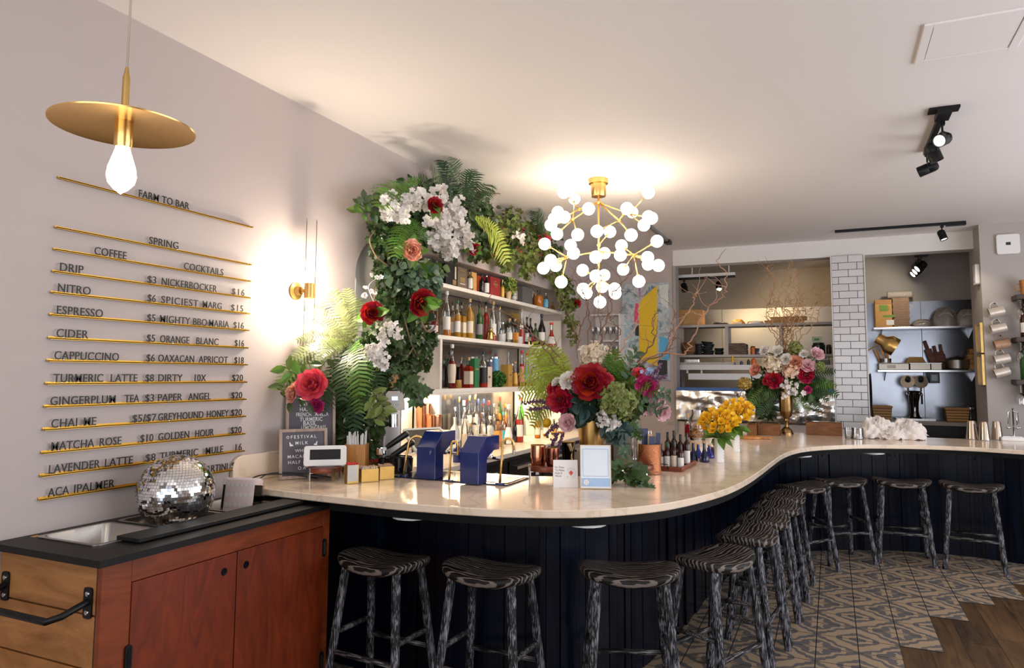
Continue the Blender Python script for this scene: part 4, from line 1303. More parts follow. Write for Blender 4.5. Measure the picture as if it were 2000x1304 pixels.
LOW = [(829, 728, 12, 'squat', 'red', .5, 'white', 'silver', False, BK, 'small red jar-like bottle half hidden by ivy'),
  (841, 700, 15, 'round', 'brown', 1.0, None, 'black', False, BK, 'plain near-black bottle behind the grey-labelled one'),
  (855, 690, 15, 'squat', 'brown', 1.0, 'grey', 'black', False, FR, 'near-black bottle with tall grey shield label'),
  (882, 672, 19, 'oval', 'wine red', .62, 'cream', 'white', False, FR, 'tall oval bottle of dark red cognac'),
  (901, 698, 10, 'square', 'wine red', .8, None, 'wood', True, BK, 'slim square dark red bottle with pale stopper'),
  (915, 698, 18, 'square', 'red', .72, 'cream', 'wood', True, FR, 'square deep red decanter with tan side label'),
  (934, 700, 12, 'round', 'green', 1.0, None, 'green', False, BK, 'dark bottle behind the green box'),
  (944, 686, 17, 'squat', 'red', .18, 'black', 'black', False, FR, 'clear round-shouldered bottle with black emblem label'),
  (1000, 710, 15, 'squat', 'wine red', .65, 'gold', 'silver', False, BK, 'dark bottle with gold label right of the leafy ball'),
  (1006, 706, 13, 'cone', 'golden', .3, 'gold', 'wood', False, FR, 'small conical amber flask with orange label'),
  (1019, 684, 14, 'cone', 'red', .62, 'pink', 'red', False, FR, 'conical red bottle with pink label'),
  (1029, 690, 12, 'cone', 'red', .35, 'blue', 'red', False, FR, 'conical bottle with pale blue label'),
  (1042, 716, 13, 'round', 'orange', .3, 'cream', 'black', False, FR, 'clear bottle with cream label beside the lime fern'),
  (993, 678, 9, 'tall', 'clear', .2, None, None, False, BK, 'slender clear glass decanter neck standing behind')]
for i, (px, yt, w_, shp, liq, fl, lb, cp, sq, x, look) in enumerate(LOW):
 base, h, r = place(('low', x), px, yt, w_)
 bottle('liquor_bottle', look + ', on the lower shelf', 'bottle', base, h, r * (.85 if sq else 1), shp, liq, fl, lb, cp, sq=sq, group='liquor bottles on the lower shelf', labz=(.12, .55), caplen=.09)
CF_, CB_ = -2.86, WX - .12
CNT = [(888, 795, 13, 'tall', 'clear', .3, None, 'silver', CB_, 'tall clear bottle furthest left behind'),
  (896, 775, 9, 'tall', 'clear', .2, 'white', 'gold', CB_, 'slender clear bottle with gold top'),
  (905, 782, 15, 'round', 'frosted', .6, 'white', 'white', CB_, 'frosted white bottle, left part of the back row'),
  (916, 772, 12, 'round', 'frosted', .6, 'white', 'gold', CB_, 'frosted bottle with gold cap in the back row'),
  (927, 770, 12, 'round', 'frosted', .6, 'white', 'gold', CB_, 'second frosted gold-capped bottle in the back row'),
  (933, 779, 10, 'tall', 'clear', .6, 'white', 'navy', CB_, 'clear vodka bottle with left of two navy caps'),
  (944, 779, 10, 'tall', 'clear', .6, 'white', 'navy', CB_, 'clear vodka bottle with right of two navy caps'),
  (954, 782, 11, 'round', 'clear', .6, None, 'red', CB_, 'clear bottle with red cap'),
  (964, 788, 12, 'round', 'clear', .6, 'white', 'silver', CB_, 'clear bottle with silver cap in the back row'),
  (974, 785, 11, 'round', 'orange', .7, None, 'black', CB_, 'orange liqueur bottle with black cap behind'),
  (987, 788, 12, 'round', 'orange', .75, None, 'orange', CB_, 'bright orange bottle with orange cap behind'),
  (888, 812, 18, 'squat', 'frosted', 1, 'white', None, CF_, 'wide frosted jug, leftmost in the front row'),
  (907, 796, 12, 'tall', 'clear', .4, 'cream', 'silver', CF_, 'slender clear bottle with tan front label'),
  (918, 826, 13, 'round', 'clear', .5, 'cream', 'wood', CF_, 'small clear bottle with brown pattern label'),
  (924, 806, 18, 'square', 'clear', .7, 'white', 'black', CF_, 'pale blue-white gin bottle with arched label'),
  (943, 806, 16, 'round', 'clear', .6, 'white', 'silver', CF_, 'clear bottle with faint blue printed label'),
  (957, 812, 15, 'round', 'frosted', .7, 'white', 'white', CF_, 'frosted bottle just left of the tequila'),
  (971, 800, 19, 'square', 'golden', .42, 'orange', 'wood', CF_, 'square golden tequila bottle with round emblem'),
  (983, 804, 12, 'round', 'clear', .6, 'teal', 'blue', CF_ - .05, 'clear bottle with teal lower label'),
  (993, 790, 18, 'bell', 'clear', .4, 'white', 'white', CF_, 'bell-bottomed clear bottle with white label'),
  (1005, 808, 9, 'tall', 'black', 1, None, 'black', CF_ - .03, 'slim black bottle'),
  (1014, 784, 17, 'tall', 'red', .55, 'white', 'white', CF_, 'red-amber bitter bottle with pale side label'),
  (1018, 775, 11, 'tall', 'bright green', .9, None, 'red', CB_, 'green bottle with red cap'),
  (1034, 800, 13, 'round', 'orange', .6, 'white', 'gold', CB_, 'orange bottle by the fern'),
  (1050, 806, 12, 'round', 'amber', .7, 'cream', 'black', CF_, 'amber bottle behind the lime fern'),
  (1066, 812, 12, 'squat', 'golden', .7, 'white', 'wood', CF_, 'golden squat bottle behind the lime fern'),
  (1082, 818, 12, 'round', 'black', 1, 'gold', 'gold', CF_, 'black bottle with gold cap behind bouquet'),
  (1096, 820, 13, 'round', 'amber', .7, 'white', 'wood', CF_, 'amber bottle with cork behind bouquet')]
for i, (px, yt, w_, shp, liq, fl, lb, cp, x, look) in enumerate(CNT):
 base, h, r = place(('cnt', x), px, yt, w_)
 h = min(h, SZ['low'] - SHT - NZ0 - .03)
 bottle('spirit_bottle', look + ', on the lit back counter', 'bottle', base, h, r * (.85 if shp == 'square' else 1), shp, liq, fl, lb, cp, sq=shp == 'square', group='spirit bottles on the back counter', caplen=.11)
# --- top shelf
def carton(px0, px1, yt, x, shelf, m, look, stripe=None, dep=.09, name='bottle_box', cat='box'):
 b0, h, _ = place((shelf, x), px0, yt, 2)
 b1, h1, _ = place((shelf, x), px1, yt, 2)
 c = (b0 + b1) / 2; h = (h + h1) / 2
 t = thing(name, look, cat, c, 'gift boxes on the top shelf' if shelf == 'top' else None)
 w_ = b1.y - b0.y
 b = MB(); b.box(x - dep, x, b0.y, b1.y, b0.z, b0.z + h); b.build('carton', m, t, bevel=.002)
 if stripe:
  for z0, z1, y0, y1, sm in stripe:
   b = MB(); b.box(x + .0002, x + .0012, b0.y + w_ * y0, b0.y + w_ * y1, b0.z + h * z0, b0.z + h * z1); b.build('printed_panel', sm, t)
 return t
FT = WX - .05
box_black = mat('box_black', (.012, .011, .012), .4)
box_brown = mat('box_brown', (.18, .13, .095), .5)
box_red = mat('box_red', (.36, .028, .032), .5)
box_grey = mat('box_grey', (.14, .135, .135), .5)
gold_foil = mat('gold_foil', (.75, .52, .22), .3, .8)
carton(871, 892, 492, FT, 'top', box_black, 'black gift box with a gold edge line, on the top shelf', [(.12, .34, .62, .95, gold_foil), (.38, .95, .80, .94, label_cream)])
carton(894, 912, 486, FT + .004, 'top', box_brown, 'brown gift box with a small gold square window, on the top shelf', [(.32, .54, .25, .75, gold_foil), (.22, .26, .25, .8, label_cream), (.84, .88, .25, .8, gold_foil), (.68, .70, .35, .75, gold_foil)])
carton(921, 931, 494, FT - .03, 'top', mat('box_tan', (.62, .36, .12), .5), 'tan narrow gift box behind a clear bottle, on the top shelf')
carton(932, 943, 500, FT - .09, 'top', mat('box_orange', (.55, .08, .02), .5), 'orange-red gift box set back on the top shelf')
carton(958, 977, 497, FT + .004, 'top', box_red, 'dark red gift box with gold lettering, on the top shelf', [(.76, .82, .4, .6, gold_foil), (.58, .70, .3, .75, gold_foil), (.50, .53, .4, .7, gold_foil)])
carton(1021, 1040, 512, FT - .02, 'top', box_grey, 'dark grey gift box near the right end of the top shelf')
TOPB = [(918, 508, 12, 'round', 'clear', .3, 'white', 'black', False, FT + .01, 'clear bottle with white label before the tan box'),
  (941, 508, 11, 'round', 'black', 1, None, 'black', False, FT, 'left of two black bottles'),
  (950, 505, 12, 'round', 'black', 1, 'white', 'silver', False, FT, 'black bottle with white label beside the red box'),
  (981, 524, 9, 'tall', 'golden', .7, 'gold', 'gold', False, FT, 'slender golden bottle right of the red box'),
  (1006, 545, 11, 'squat', 'brown', 1, 'grey', None, False, FT, 'dark patterned round jar'),
  (1014, 540, 12, 'squat', 'brown', 1, 'grey', 'silver', False, BK, 'dark glass bottle behind the patterned jar'),
  (1052, 532, 17, 'round', 'orange', .72, None, 'black', False, FT, 'amber whisky bottle near the right end'),
  (1043, 545, 8, 'tall', 'dark amber', .9, None, 'wood', False, BK, 'slim dark amber bottle behind'),
  (1066, 552, 11, 'tall', 'blue', 0, 'blue', 'silver', False, FT, 'pale blue cylinder bottle')]
for i, (px, yt, w_, shp, liq, fl, lb, cp, sq, x, look) in enumerate(TOPB):
 base, h, r = place(('top', x), px, yt, w_)
 bottle('liquor_bottle', look + ', on the top shelf', 'bottle', base, h, r, shp, liq, fl, lb, cp, group='liquor bottles on the top shelf', labz=(.1, .58), caplen=.1)
# books at the left of the top shelf
for i, (px, c_) in enumerate(((838, (.70, .66, .62)), (843, (.05, .05, .12)), (848, (.75, .72, .68)), (853, (.15, .13, .2)))):
 b, h, r = place(('top', FT - .02), px, 492, 5)
 m = MB(); m.box(b.x - .12, b.x, b.y - .009, b.y + .009, b.z, b.z + h)
 t = thing('book', ('white', 'dark navy', 'cream', 'dark violet')[i] + ' spined book behind the ivy on the top shelf', 'book', b, 'books on the top shelf')
 m.build('cover', mat('book_%d' % i, c_, .6), t, bevel=.001)
 m = MB(); m.box(b.x + .0002, b.x + .0008, b.y - .005, b.y + .005, b.z + h * .4, b.z + h * .8); m.build('spine_print', gold_foil if i % 2 else box_black, t)
def leaf_ball(name, label, c, r, m_, n=420, lf=.03, seed=1, cat='plant'):
 rng = random.Random(seed)
 m = MB(); m.ball(c, r * .8, 14, 10, 1)
 for i in range(n):
  d = V((rng.gauss(0, 1), rng.gauss(0, 1), rng.gauss(0, 1))).normalized()
  p = V(c) + d * r * rng.uniform(.78, 1.0)
  if p.z < c[2] - r * .97:
   continue
  add_leaf(m, p, (d + V((rng.gauss(0, .6), rng.gauss(0, .6), rng.gauss(0, .6)))).normalized(), d, lf * rng.uniform(.7, 1.2), 'simple', rng)
 return m
LEAF = {'simple': [(0, 0), (.25, .22), (.55, .27), (.8, .15), (1, 0)],
  'wide': [(0, 0), (.2, .33), (.5, .42), (.8, .24), (1, 0)],
  'narrow': [(0, 0), (.3, .12), (.6, .11), (1, 0)],
  'ivy': [(0, 0), (-.04, .26), (.14, .55), (.32, .30), (.58, .46), (.66, .20), (1, 0)]}
def add_leaf(m, p, d, n, L_=.05, kind='simple', rng=random, mi=0, bend=.15):
 """one folded leaf blade of length L_ from p along d, facing n"""
 d = V(d).normalized(); n = V(n)
 n = (n - d * n.dot(d))
 n = n.normalized() if n.length > 1e-4 else d.orthogonal().normalized()
 s = d.cross(n)
 O = LEAF[kind]
 k = len(O)
 mid = [(O[0][0], 0)] + [(u, 0) for u, v in O[1:-1]] + [(O[-1][0], 0)]
 vs = []
 def P(u, v):
  return V(p) + d * (u * L_) + s * (v * L_) + n * ((abs(v) * .35 - bend * u * u) * L_)
 for u, v in O:
  vs.append(P(u, v))
 for u, v in O[1:-1]:
  vs.append(P(u, -v))
 for u, v in O[1:-1]:
  vs.append(P(max(u, .03), 0))
 a, b, c = 0, k, k + (k - 2)
 q = k - 2
 fs = [(0, c, 1), (0, b, c)]
 for i in range(q - 1):
  fs.append((1 + i, c + i, c + i + 1, 2 + i)); fs.append((c + i, b + i, b + i + 1, c + i + 1))
 fs.append((q, c + q - 1, k - 1)); fs.append((c + q - 1, b + q - 1, k - 1))
 m.add(vs, fs, mi)
boxwood = mat('boxwood_leaf', (.035, .13, .012), .4, var=.3, island=.6)
boxwood_l = mat('lime_shrub_leaf', (.26, .32, .045), .45, var=.3, island=.5)
b, h, r = place(('low', WX - .03), 975, 724, 30)
c = V((b.x - .02, b.y, b.z + r * .98))
t = thing('boxwood_ball', 'round leafy green boxwood ball on the lower shelf', 'plant', b)
leaf_ball('b', '', c, r, boxwood, 520, .028, 4).build('foliage', [boxwood, fern_dark], t)
b, h, r = place(('top', WX - .02), 993, 553, 13)
t = thing('potted_shrub', 'small lime shrub in a sand-coloured pot on the top shelf', 'potted plant', b)
m = MB(); m.lathe([(r * .75, 0), (r * .95, .065), (r, .07), (r, .085), (r * .85, .085), (r * .8, .07)], 18, mat=M4.Translation(b)); m.build('pot', mat('sand_pot', (.66, .46, .26), .7), t, smooth=40)
leaf_ball('s', '', b + V((0, 0, .145)), .085, boxwood_l, 420, .026, 6).build('foliage', [boxwood_l, fern_dark], t)
# small ornaments on shelves
b, h, r = place(('top', WX - .02), 1004, 562, 10)
t = thing('crystal_figurine', 'small white crystal figurine beside the sand-coloured pot', 'figurine', b)
m = MB(); m.ball(b + V((0, 0, .03)), .03, 10, 7, sc=(1, 1.1, .98)); m.ball(b + V((0, .01, .07)), .02, 10, 7); m.ball(b + V((0, -.015, .085)), .013, 8, 6); m.build('body', LIQ['frosted'], t, smooth=True)
m = MB(); m.lathe([(.012, 0), (.004, .02), (.002, .03)], 8, mat=M4.Translation(b + V((0, .01, .088)))); m.build('ear', LIQ['frosted'], t)
b, h, r = place(('top', WX - .03), 1080, 590, 10)
t = thing('hand_bell', 'little brass bell at the right end of the top shelf', 'bell', b)
m = MB(); m.lathe([(.045, 0), (.036, .015), (.028, .045), (.016, .058), (.004, .062)], 18, mat=M4.Translation(b)); m.build('bell', gold, t, smooth=50)
m = MB(); m.lathe([(.005, .06), (.008, .075), (.012, .09), (.004, .098)], 10, mat=M4.Translation(b)); m.build('grip', bronze, t, smooth=50)
b, h, r = place(('mid', WX - .02), 958, 628, 11)
t = thing('gold_figurine', 'small gold seated figurine on the middle shelf', 'figurine', b)
m = MB(); m.lathe([(.028, 0), (.034, .02), (.026, .05), (.03, .07), (.018, .09)], 12, mat=M4.Translation(b)); m.ball(b + V((0, 0, .105)), .02, 10, 8); m.build('body', gold, t, smooth=True)
m = MB(); m.tube([b + V((.01, .02, .085)), b + V((.03, .035, .06)), b + V((.035, .01, .045))], .007, 6); m.build('arm', gold, t, smooth=True)
for k, (px, sh_, r_, look) in enumerate(((848, 'mid', .045, 'pleated cream candle glass at the left of the middle shelf'), (1019, 'mid', .036, 'small cut-glass candle holder near the red bottle, middle shelf'), (985, 'mid', .04, 'pale glass candle holder in the centre of the middle shelf'), (817, 'low', .04, 'cream candle glass at the left of the lower shelf'), (900, 'low', .034, 'short glowing amber candle glass on the lower shelf'))):
 b, h, r = place((sh_, WX - .0), px, 700, 5)
 b.x = WX - .012 - r_ * .5 if k != 0 else WX - .03
 t = thing('candle_glass', look, 'candle holder', b, 'candle glasses on the shelves')
 m = MB(); m.lathe([(r_ * .85, 0), (r_, .01), (r_, .075), (r_ * .93, .075), (r_ * .9, .02)], 16, mat=M4.Translation(b)); m.build('glass', mat('candle_amber', (.8, .42, .1), .2, trans=.5) if k == 4 else LIQ['frosted'], t, smooth=40)
 m = MB(); m.lathe([(r_ * .88, .012), (r_ * .88, .05), (.001, .052)], 14, mat=M4.Translation(b)); m.build('wax', mat('wax', (.8, .68, .5), .5), t, smooth=40)
for px, look, c_ in ((1033, 'cream paper flower ornament', petal_cream), (1040, 'coral paper flower ornament', petal_coral)):
 b, h, r = place(('mid', WX - .01), px, 650, 8)
 t = thing('flower_ornament', look + ' on the middle shelf', 'ornament', b)
 m = MB(); m.lathe([(.016, 0), (.012, .03), (.004, .04)], 10, mat=M4.Translation(b)); m.build('stand', gold, t)
 m = MB(); rng = random.Random(int(px))
 for i in range(18):
  d = V((rng.gauss(0, 1), rng.gauss(0, 1), rng.gauss(0, 1))).normalized(); add_leaf(m, b + V((0, 0, .062)), d, V((0, 0, 1)), .034, 'wide', rng)
 m.build('petals', c_, t)
# boxes and tubes on the lower shelf
def tube_box(px, yt, w_, x, m_, look):
 b, h, r = place(('low', x), px, yt, w_)
 t = thing('bottle_tube', look, 'tube', b)
 m = MB(); m.lathe([(r, 0), (r, h * .93)], 20, mat=M4.Translation(b)); m.build('tube', m_, t, smooth=40)
 m = MB(); m.lathe([(r * 1.02, h * .93), (r * 1.02, h - .003), (r * .95, h)], 20, mat=M4.Translation(b)); m.build('lid', steel, t, smooth=40)
tube_box(967, 696, 15, BK + .02, mat('tube_blue', (.12, .36, .55), .4), 'light blue cylindrical bottle tube on the lower shelf')
tube_box(957, 702, 12, BK - .01, mat('tube_violet', (.12, .12, .2), .4), 'dark violet cylindrical bottle tube on the lower shelf')
carton(927, 936, 700, FT - .01, 'low', mat('box_green', (.03, .17, .06), .45), 'green upright gift box on the lower shelf', [(.6, .66, .2, .8, gold_foil)])
carton(951, 961, 716, FT + .02, 'low', mat('box_parchment', (.66, .55, .42), .6), 'parchment-coloured narrow box on the lower shelf', [(.45, .55, .3, .7, box_brown)])
carton(993, 1001, 712, FT + .02, 'low', LAB['gold'], 'yellow-gold narrow box right of the leafy ball', [(.5, .56, .2, .8, box_brown)])
# copper buckets and glass at the left of the back counter
for px, yt, yb, w_, x, look in ((829, 790, 832, 30, -3.12, 'tall copper bucket on back counter under the shelves'), (846, 812, 836, 30, -3.02, 'low copper bowl-bucket beside the tall copper bucket')):
 b = onx(px, onx_y(px, x, NZ0), x); r = w_ * mpp(b) / 2; h = onx(px, yt, x).z - NZ0
 b.z = NZ0 + .0005
 if px == 829:
  b.y -= .02
 t = thing('copper_bucket', look, 'bucket', b)
 m = MB(); m.lathe([(r * .85, 0), (r, h), (r * 1.05, h), (r * 1.05, h + .008), (r * .95, h), (r * .82, .01)], 26, mat=M4.Translation(b)); m.build('bucket', copper_smooth, t, smooth=40)
 m = MB(); m.tube([b + V((0, r * math.cos(a), h - .02 + .0 + r * .9 * math.sin(a) * .3)) for a in [PI * k / 8 for k in range(9)]], .005, 6); m.build('bail_handle', brass, t, smooth=True)
b = onx(893, onx_y(893, -2.62, NZ0), -2.62); b.z = NZ0 + .0005
bottle('blue_flask', 'small cobalt blue flask with dark stopper beside the payment terminal', 'bottle', b, .155, .035, 'squat', 'blue', 1, None, 'black')
# ================================================================ things on the bar
bamboo = wood('bamboo', 'a8672c', 'cf9450', 'Z', .45, 30, 2, stretch=10)
walnut = wood('walnut', '4a1c0c', '8a4222', 'X', .4, 16, 8, stretch=6)
crate_wood = wood('crate_wood', '5a3217', '94602f', 'X', .6, 14, 9, stretch=5, knots=True)
felt = mat('grey_felt', (.135, .12, .14), .9, var=.08, scale=120)
frame_wood = wood('whitewashed_wood', '8a7263', 'bfa998', 'Z', .6, 30, 6, stretch=9)
def B(px, py):
 p = onz(px, py, ZB); p.z = ZB + .0005
 return p
def face_cam(p, extra=0):
 return math.atan2(-p.y, -p.x) + PI / 2 + extra
def letterboard(label, base, w_, h_, lean, turn, lines):
 t = thing('letter_board', label, 'letter board', base, 'felt letter boards')
 mt = M4.Translation(base + V((0, 0, .002))) @ M4.Rotation(turn, 4, 'Z') @ M4.Rotation(-lean, 4, 'X')
 fw_ = .018
 m = MB()
 m.box(-w_ / 2, -w_ / 2 + fw_, 0, .018, 0, h_, mat=mt).box(w_ / 2 - fw_, w_ / 2, 0, .018, 0, h_, mat=mt).box(-w_ / 2 + fw_, w_ / 2 - fw_, 0, .018, 0, fw_, mat=mt).box(-w_ / 2 + fw_, w_ / 2 - fw_, 0, .018, h_ - fw_, h_, mat=mt)
 m.build('frame', frame_wood, t, bevel=.0015)
 m = MB(); m.box(-w_ / 2 + fw_, w_ / 2 - fw_, .009, .014, fw_, h_ - fw_, mat=mt)
 z = fw_ + .004
 while z < h_ - fw_ - .002:
  m.box(-w_ / 2 + fw_, w_ / 2 - fw_, .0075, .009, z, z + .0035, mat=mt); z += .006
 m.build('felt_face', felt, t)
 for txt, x, z, cap, wd in lines:
  lt = mt @ M4(((1, 0, 0, x), (0, 0, -1, .0065), (0, 1, 0, z), (0, 0, 0, 1)))
  lettering(txt, cap, lt, t, letter_white, wd, ext=.002, bold=.004)
 return t, mt
b1 = B(591, 937)
s1 = mpp(b1)
W1 = 94 * s1 * 1.02; H1 = 97 * s1
c1 = H1 / 97
_l, _r_ = B(545, 938), B(640, 931)
b1 = (_l + _r_) / 2; W1 = (_r_ - _l).length
turn1 = math.atan2(_r_.y - _l.y, _r_.x - _l.x)
t, mt1 = letterboard('grey felt letter board reading FESTIVAL MILK, nearer and lower of the two', b1, W1, H1, math.radians(6), turn1,
   [('FESTIVAL', -25 * c1, 78 * c1, 6.5 * c1, 51 * c1), ('MILK', -16 * c1, 66 * c1, 6.5 * c1, 25 * c1), ('WHOLE', -17 * c1, 51 * c1, 6.5 * c1, 34 * c1), ('MACADAMIA', -31 * c1, 40 * c1, 6.5 * c1, 62 * c1), ('HALF & HALF', -30 * c1, 29 * c1, 6.5 * c1, 64 * c1), ('OAT', -11 * c1, 17 * c1, 6.5 * c1, 24 * c1)])
m = MB()
for k in range(8):
 a = k * PI / 4
 m.box(-.0012, .0012, -.001, .001, .005, .0095, mat=mt1 @ M4.Translation((-31 * c1, .0065, 81 * c1)) @ M4.Rotation(a, 4, 'Y'))
for k in range(8):
 a = k * PI / 4
 m.box(-.0026, .0026, -.001, .001, .0045, .0062, mat=mt1 @ M4.Translation((-31 * c1, .0065, 81 * c1)) @ M4.Rotation(a, 4, 'Y'))
for s_ in (-1, 1):
 m.prism([(s_ * 20 * c1, 64 * c1), (s_ * 27 * c1, 63 * c1), (s_ * 28 * c1, 72 * c1), (s_ * 25.5 * c1, 70 * c1), (s_ * 25 * c1, 67 * c1), (s_ * 22 * c1, 67 * c1)][::s_], .0, .002, mat=mt1 @ M4(((1, 0, 0, 0), (0, 0, -1, .0075), (0, 1, 0, 0), (0, 0, 0, 1))))
m.build('symbols', letter_white, t)
b2 = B(607, 926)
c2 = mpp(b2)
letterboard('taller grey felt letter board reading HAZELNUT FRENCH VANILLA, behind under the pink rose', b2, 98 * c2, 166 * c2, math.radians(4), turn1,
   [('LAVENDER', -22 * c2, 132 * c2, 8 * c2, 48 * c2), ('HAZELNUT', -22 * c2, 121.5 * c2, 8 * c2, 49 * c2), ('FRENCH VANILLA', -29 * c2, 111.5 * c2, 8 * c2, 64 * c2), ('TURMERIC', -22 * c2, 102 * c2, 8 * c2, 45 * c2), ('BASIL', -15 * c2, 94 * c2, 8 * c2, 26 * c2), ('LEMONGRASS', -19 * c2, 85.5 * c2, 8 * c2, 49 * c2)])
def pedestal(label, p, r, h, top_t, name='display_pedestal', group='round walnut pedestals'):
 """round wooden disc on bent steel legs"""
 t = thing(name, label, 'pedestal', p, group)
 m = MB(); m.lathe([(r * .98, h - top_t), (r, h - top_t + .003), (r, h - .003), (r * .98, h)], 36, mat=M4.Translation(p)); m.build('disc', walnut, t, smooth=40)
 for k in range(4):
  a = k * PI / 2 + .5 + face_cam(p)
  mt = TR(p, a)
  m = MB(); m.box(r * 1.0, r * 1.0 + .004, -.011, .011, 0, h - .004, mat=mt); m.box(0.0, r * 1.0, -.011, .011, h - top_t - .004, h - top_t - .0005, mat=mt); m.build('leg', steel, t)
 return t
p = B(634, 936); k = mpp(p)
ph = .075
pedestal('round walnut pedestal on steel legs carrying the white customer display', p, .096, ph, .03)
# customer display
dp = p + V((0, 0, ph + .0005))
t = thing('customer_display', 'white customer payment display with a black screen on the left pedestal', 'payment display', dp)
mt = M4.Translation(dp) @ M4.Rotation(face_cam(dp), 4, 'Z')
m = MB(); m.rbox(-.06, .06, -.03, .06, 0, .012, .02, mat=mt); m.build('foot', mat('grey_plastic', (.3, .3, .32), .4), t, smooth=40)
mt2 = mt @ M4.Translation((0, -.012, .06)) @ M4.Rotation(math.radians(-20), 4, 'X')
Wd, Hd = 81 * k, 40 * k
mf = mt2 @ M4(((1, 0, 0, 0), (0, 0, -1, 0), (0, 1, 0, 0), (0, 0, 0, 1)))
m = MB(); m.rbox(-Wd / 2, Wd / 2, -Hd / 2, Hd / 2, -.03, .006, .016, mat=mf); m.build('shell', white_plastic, t, smooth=40, bevel=.003)
m = MB(); m.box(-29 * k, 29 * k, -8 * k, 12 * k, .0062, .0072, mat=mf); m.build('screen', black_gloss, t)
# bamboo straw box
p = B(696, 924); k = mpp(p)
t = thing('straw_box', 'bamboo box packed with paper-wrapped straws behind the sugar boxes', 'straw holder', p)
hz = 57 * k; hw = 20 * k
mt = TR(p, face_cam(p, -.2))
m = MB()
for x0, x1, y0, y1 in ((-hw, hw, -hw, -hw + .006), (-hw, hw, hw - .006, hw), (-hw, -hw + .006, -hw + .006, hw - .006), (hw - .006, hw, -hw + .006, hw - .006)):
 m.box(x0, x1, y0, y1, 0, hz, mat=mt)
m.box(-hw, hw, -hw, hw, 0, .006, mat=mt); m.build('box', bamboo, t)
rng = random.Random(4)
for i in range(34):
 x, y = rng.uniform(-hw + .01, hw - .01), rng.uniform(-hw + .01, hw - .01)
 q = mt @ V((x, y, .008)); q2 = mt @ V((x * 1.02 + rng.uniform(-.008, .008), y * 1.02, hz + (24 + rng.uniform(-9, 4)) * k * .9))
 m = MB(); m.tube([q, q2], .0045, 6); m.build('straw', paper_white, t, smooth=True)
# sugar boxes
BX = [(686, 945, 25, 36, 'tall steel-fronted brass box of red packets, nearest the edge', red_paper, steel), (718, 942, 38, 25, 'wide low brass box of cream packets, front row', mat('packet_cream', (.72, .56, .42), .7), brass), (752, 937, 32, 25, 'low brass box of pale packets, right end of the group', mat('packet_tan', (.62, .42, .28), .7), brass), (727, 920, 26, 17, 'small brass box of red packets at the back', mat('packet_red', (.72, .07, .06), .6), brass)]
for px, py, w_, h_, lab, pm, bm in BX:
 p = B(px, py); k = mpp(p); a = w_ * k / 2 * .92; h = h_ * k
 p = p + V((-EYE.x + p.x, p.y, 0)).normalized() * a
 t = thing('sugar_box', lab, 'sugar box', p, 'brass sugar packet boxes')
 mt = TR(p, face_cam(p, .35)); d = a * .75
 m = MB(); m.box(-a, a, -d, -d + .003, 0, h, mat=mt).box(-a, a, d - .003, d, 0, h, mat=mt).box(-a, -a + .003, -d + .003, d - .003, 0, h, mat=mt).box(a - .003, a, -d + .003, d - .003, 0, h, mat=mt).box(-a, a, -d, d, 0, .003, mat=mt)
 m.build('box', mat('brass_sheet', (.42, .25, .07), .35, 1, var=.25, scale=14), t)
 if bm is steel:
  m = MB(); m.box(-a, a - .004, -d - .001, -d - .0002, h * .12, h, mat=mt); m.build('steel_face', mat('dull_steel', (.34, .33, .29), .45, 1, var=.1), t)
 m = MB(); rng = random.Random(px)
 x = -a + .006
 while x < a - .006:
  m.box(x, x + .0025, -d + .006, d - .006, .004, h + rng.uniform(.004, .014), mat=mt @ M4.Rotation(rng.uniform(-.05, .05), 4, 'Y')); x += .0042
 m.build('packets', pm, t)
p = B(695, 917)
t = thing('steel_bowl', 'shallow steel bowl between the straw box and sugar boxes', 'bowl', p)
m = MB(); m.lathe([(.035, 0), (.052, .025), (.062, .045), (.06, .045), (.05, .026), (.033, .004)], 28, mat=M4.Translation(p)); m.build('bowl', chrome, t, smooth=50)
m = MB(); m.lathe([(.0, .020), (.05, .028)], 20, mat=M4.Translation(p), cap=(False, False)); m.build('contents', mat('sugar_lumps', (.6, .55, .5), .8), t)
# black barista stuff: knock box, black jars
p = B(768, 925)
p += V((0, .06, 0))
t = thing('knock_box', 'black round knock box beneath the black slanted handles beside blue tap', 'knock box', p)
m = MB(); m.lathe([(.07, 0), (.085, .01), (.088, .095), (.082, .098), (.08, .02), (.0, .015)], 28, mat=M4.Translation(p), cap=(True, False)); m.build('tub', black_gloss, t, smooth=40)
m = MB(); m.tube([p + V((-.08, 0, .088)), p + V((.08, 0, .088))], .012, 10); m.build('bar', black_plastic, t, smooth=40)
rt = V((math.cos(.42), math.sin(.42), 0))
for i, (px, py, lab, ln) in enumerate(((762, 893, 'lower black portafilter with slanted grip resting over the knock box', .17), (756, 873, 'upper black portafilter with slanted grip and white end disc', .15))):
 d0 = B(768, 925) + V((0, .06, 0))
 q = ony(px, py, d0.y)
 t = thing('portafilter', lab, 'portafilter', (q.x, q.y, q.z - .03), 'portafilters by the grinder')
 dirv = (rt * .82 + V((0, 0, .57))).normalized()
 F = frame(q, dirv)
 m = MB(); m.lathe([(.012, -.01), (.017, .02), (.019, ln * .6), (.021, ln), (.012, ln + .008)], 14, mat=F); m.build('grip', black_plastic, t, smooth=45)
 m = MB(); m.lathe([(.03, -.02), (.036, -.018), (.036, .02), (.033, .02), (.03, -.014)], 22, mat=M4.Translation(q - dirv * .045)); m.build('basket', chrome if i else black_metal, t, smooth=40)
 if i:
  m = MB(); m.lathe([(.013, 0), (.012, .006)], 14, mat=frame(q - dirv * .01 + V((.02, -.04, 0)), V((.3, -1, .2)))); m.build('end_disc', white_plastic, t)
p = B(733, 903)
t = thing('dark_glass', 'dark glass of spoons between the straw box and knock box', 'glass', p)
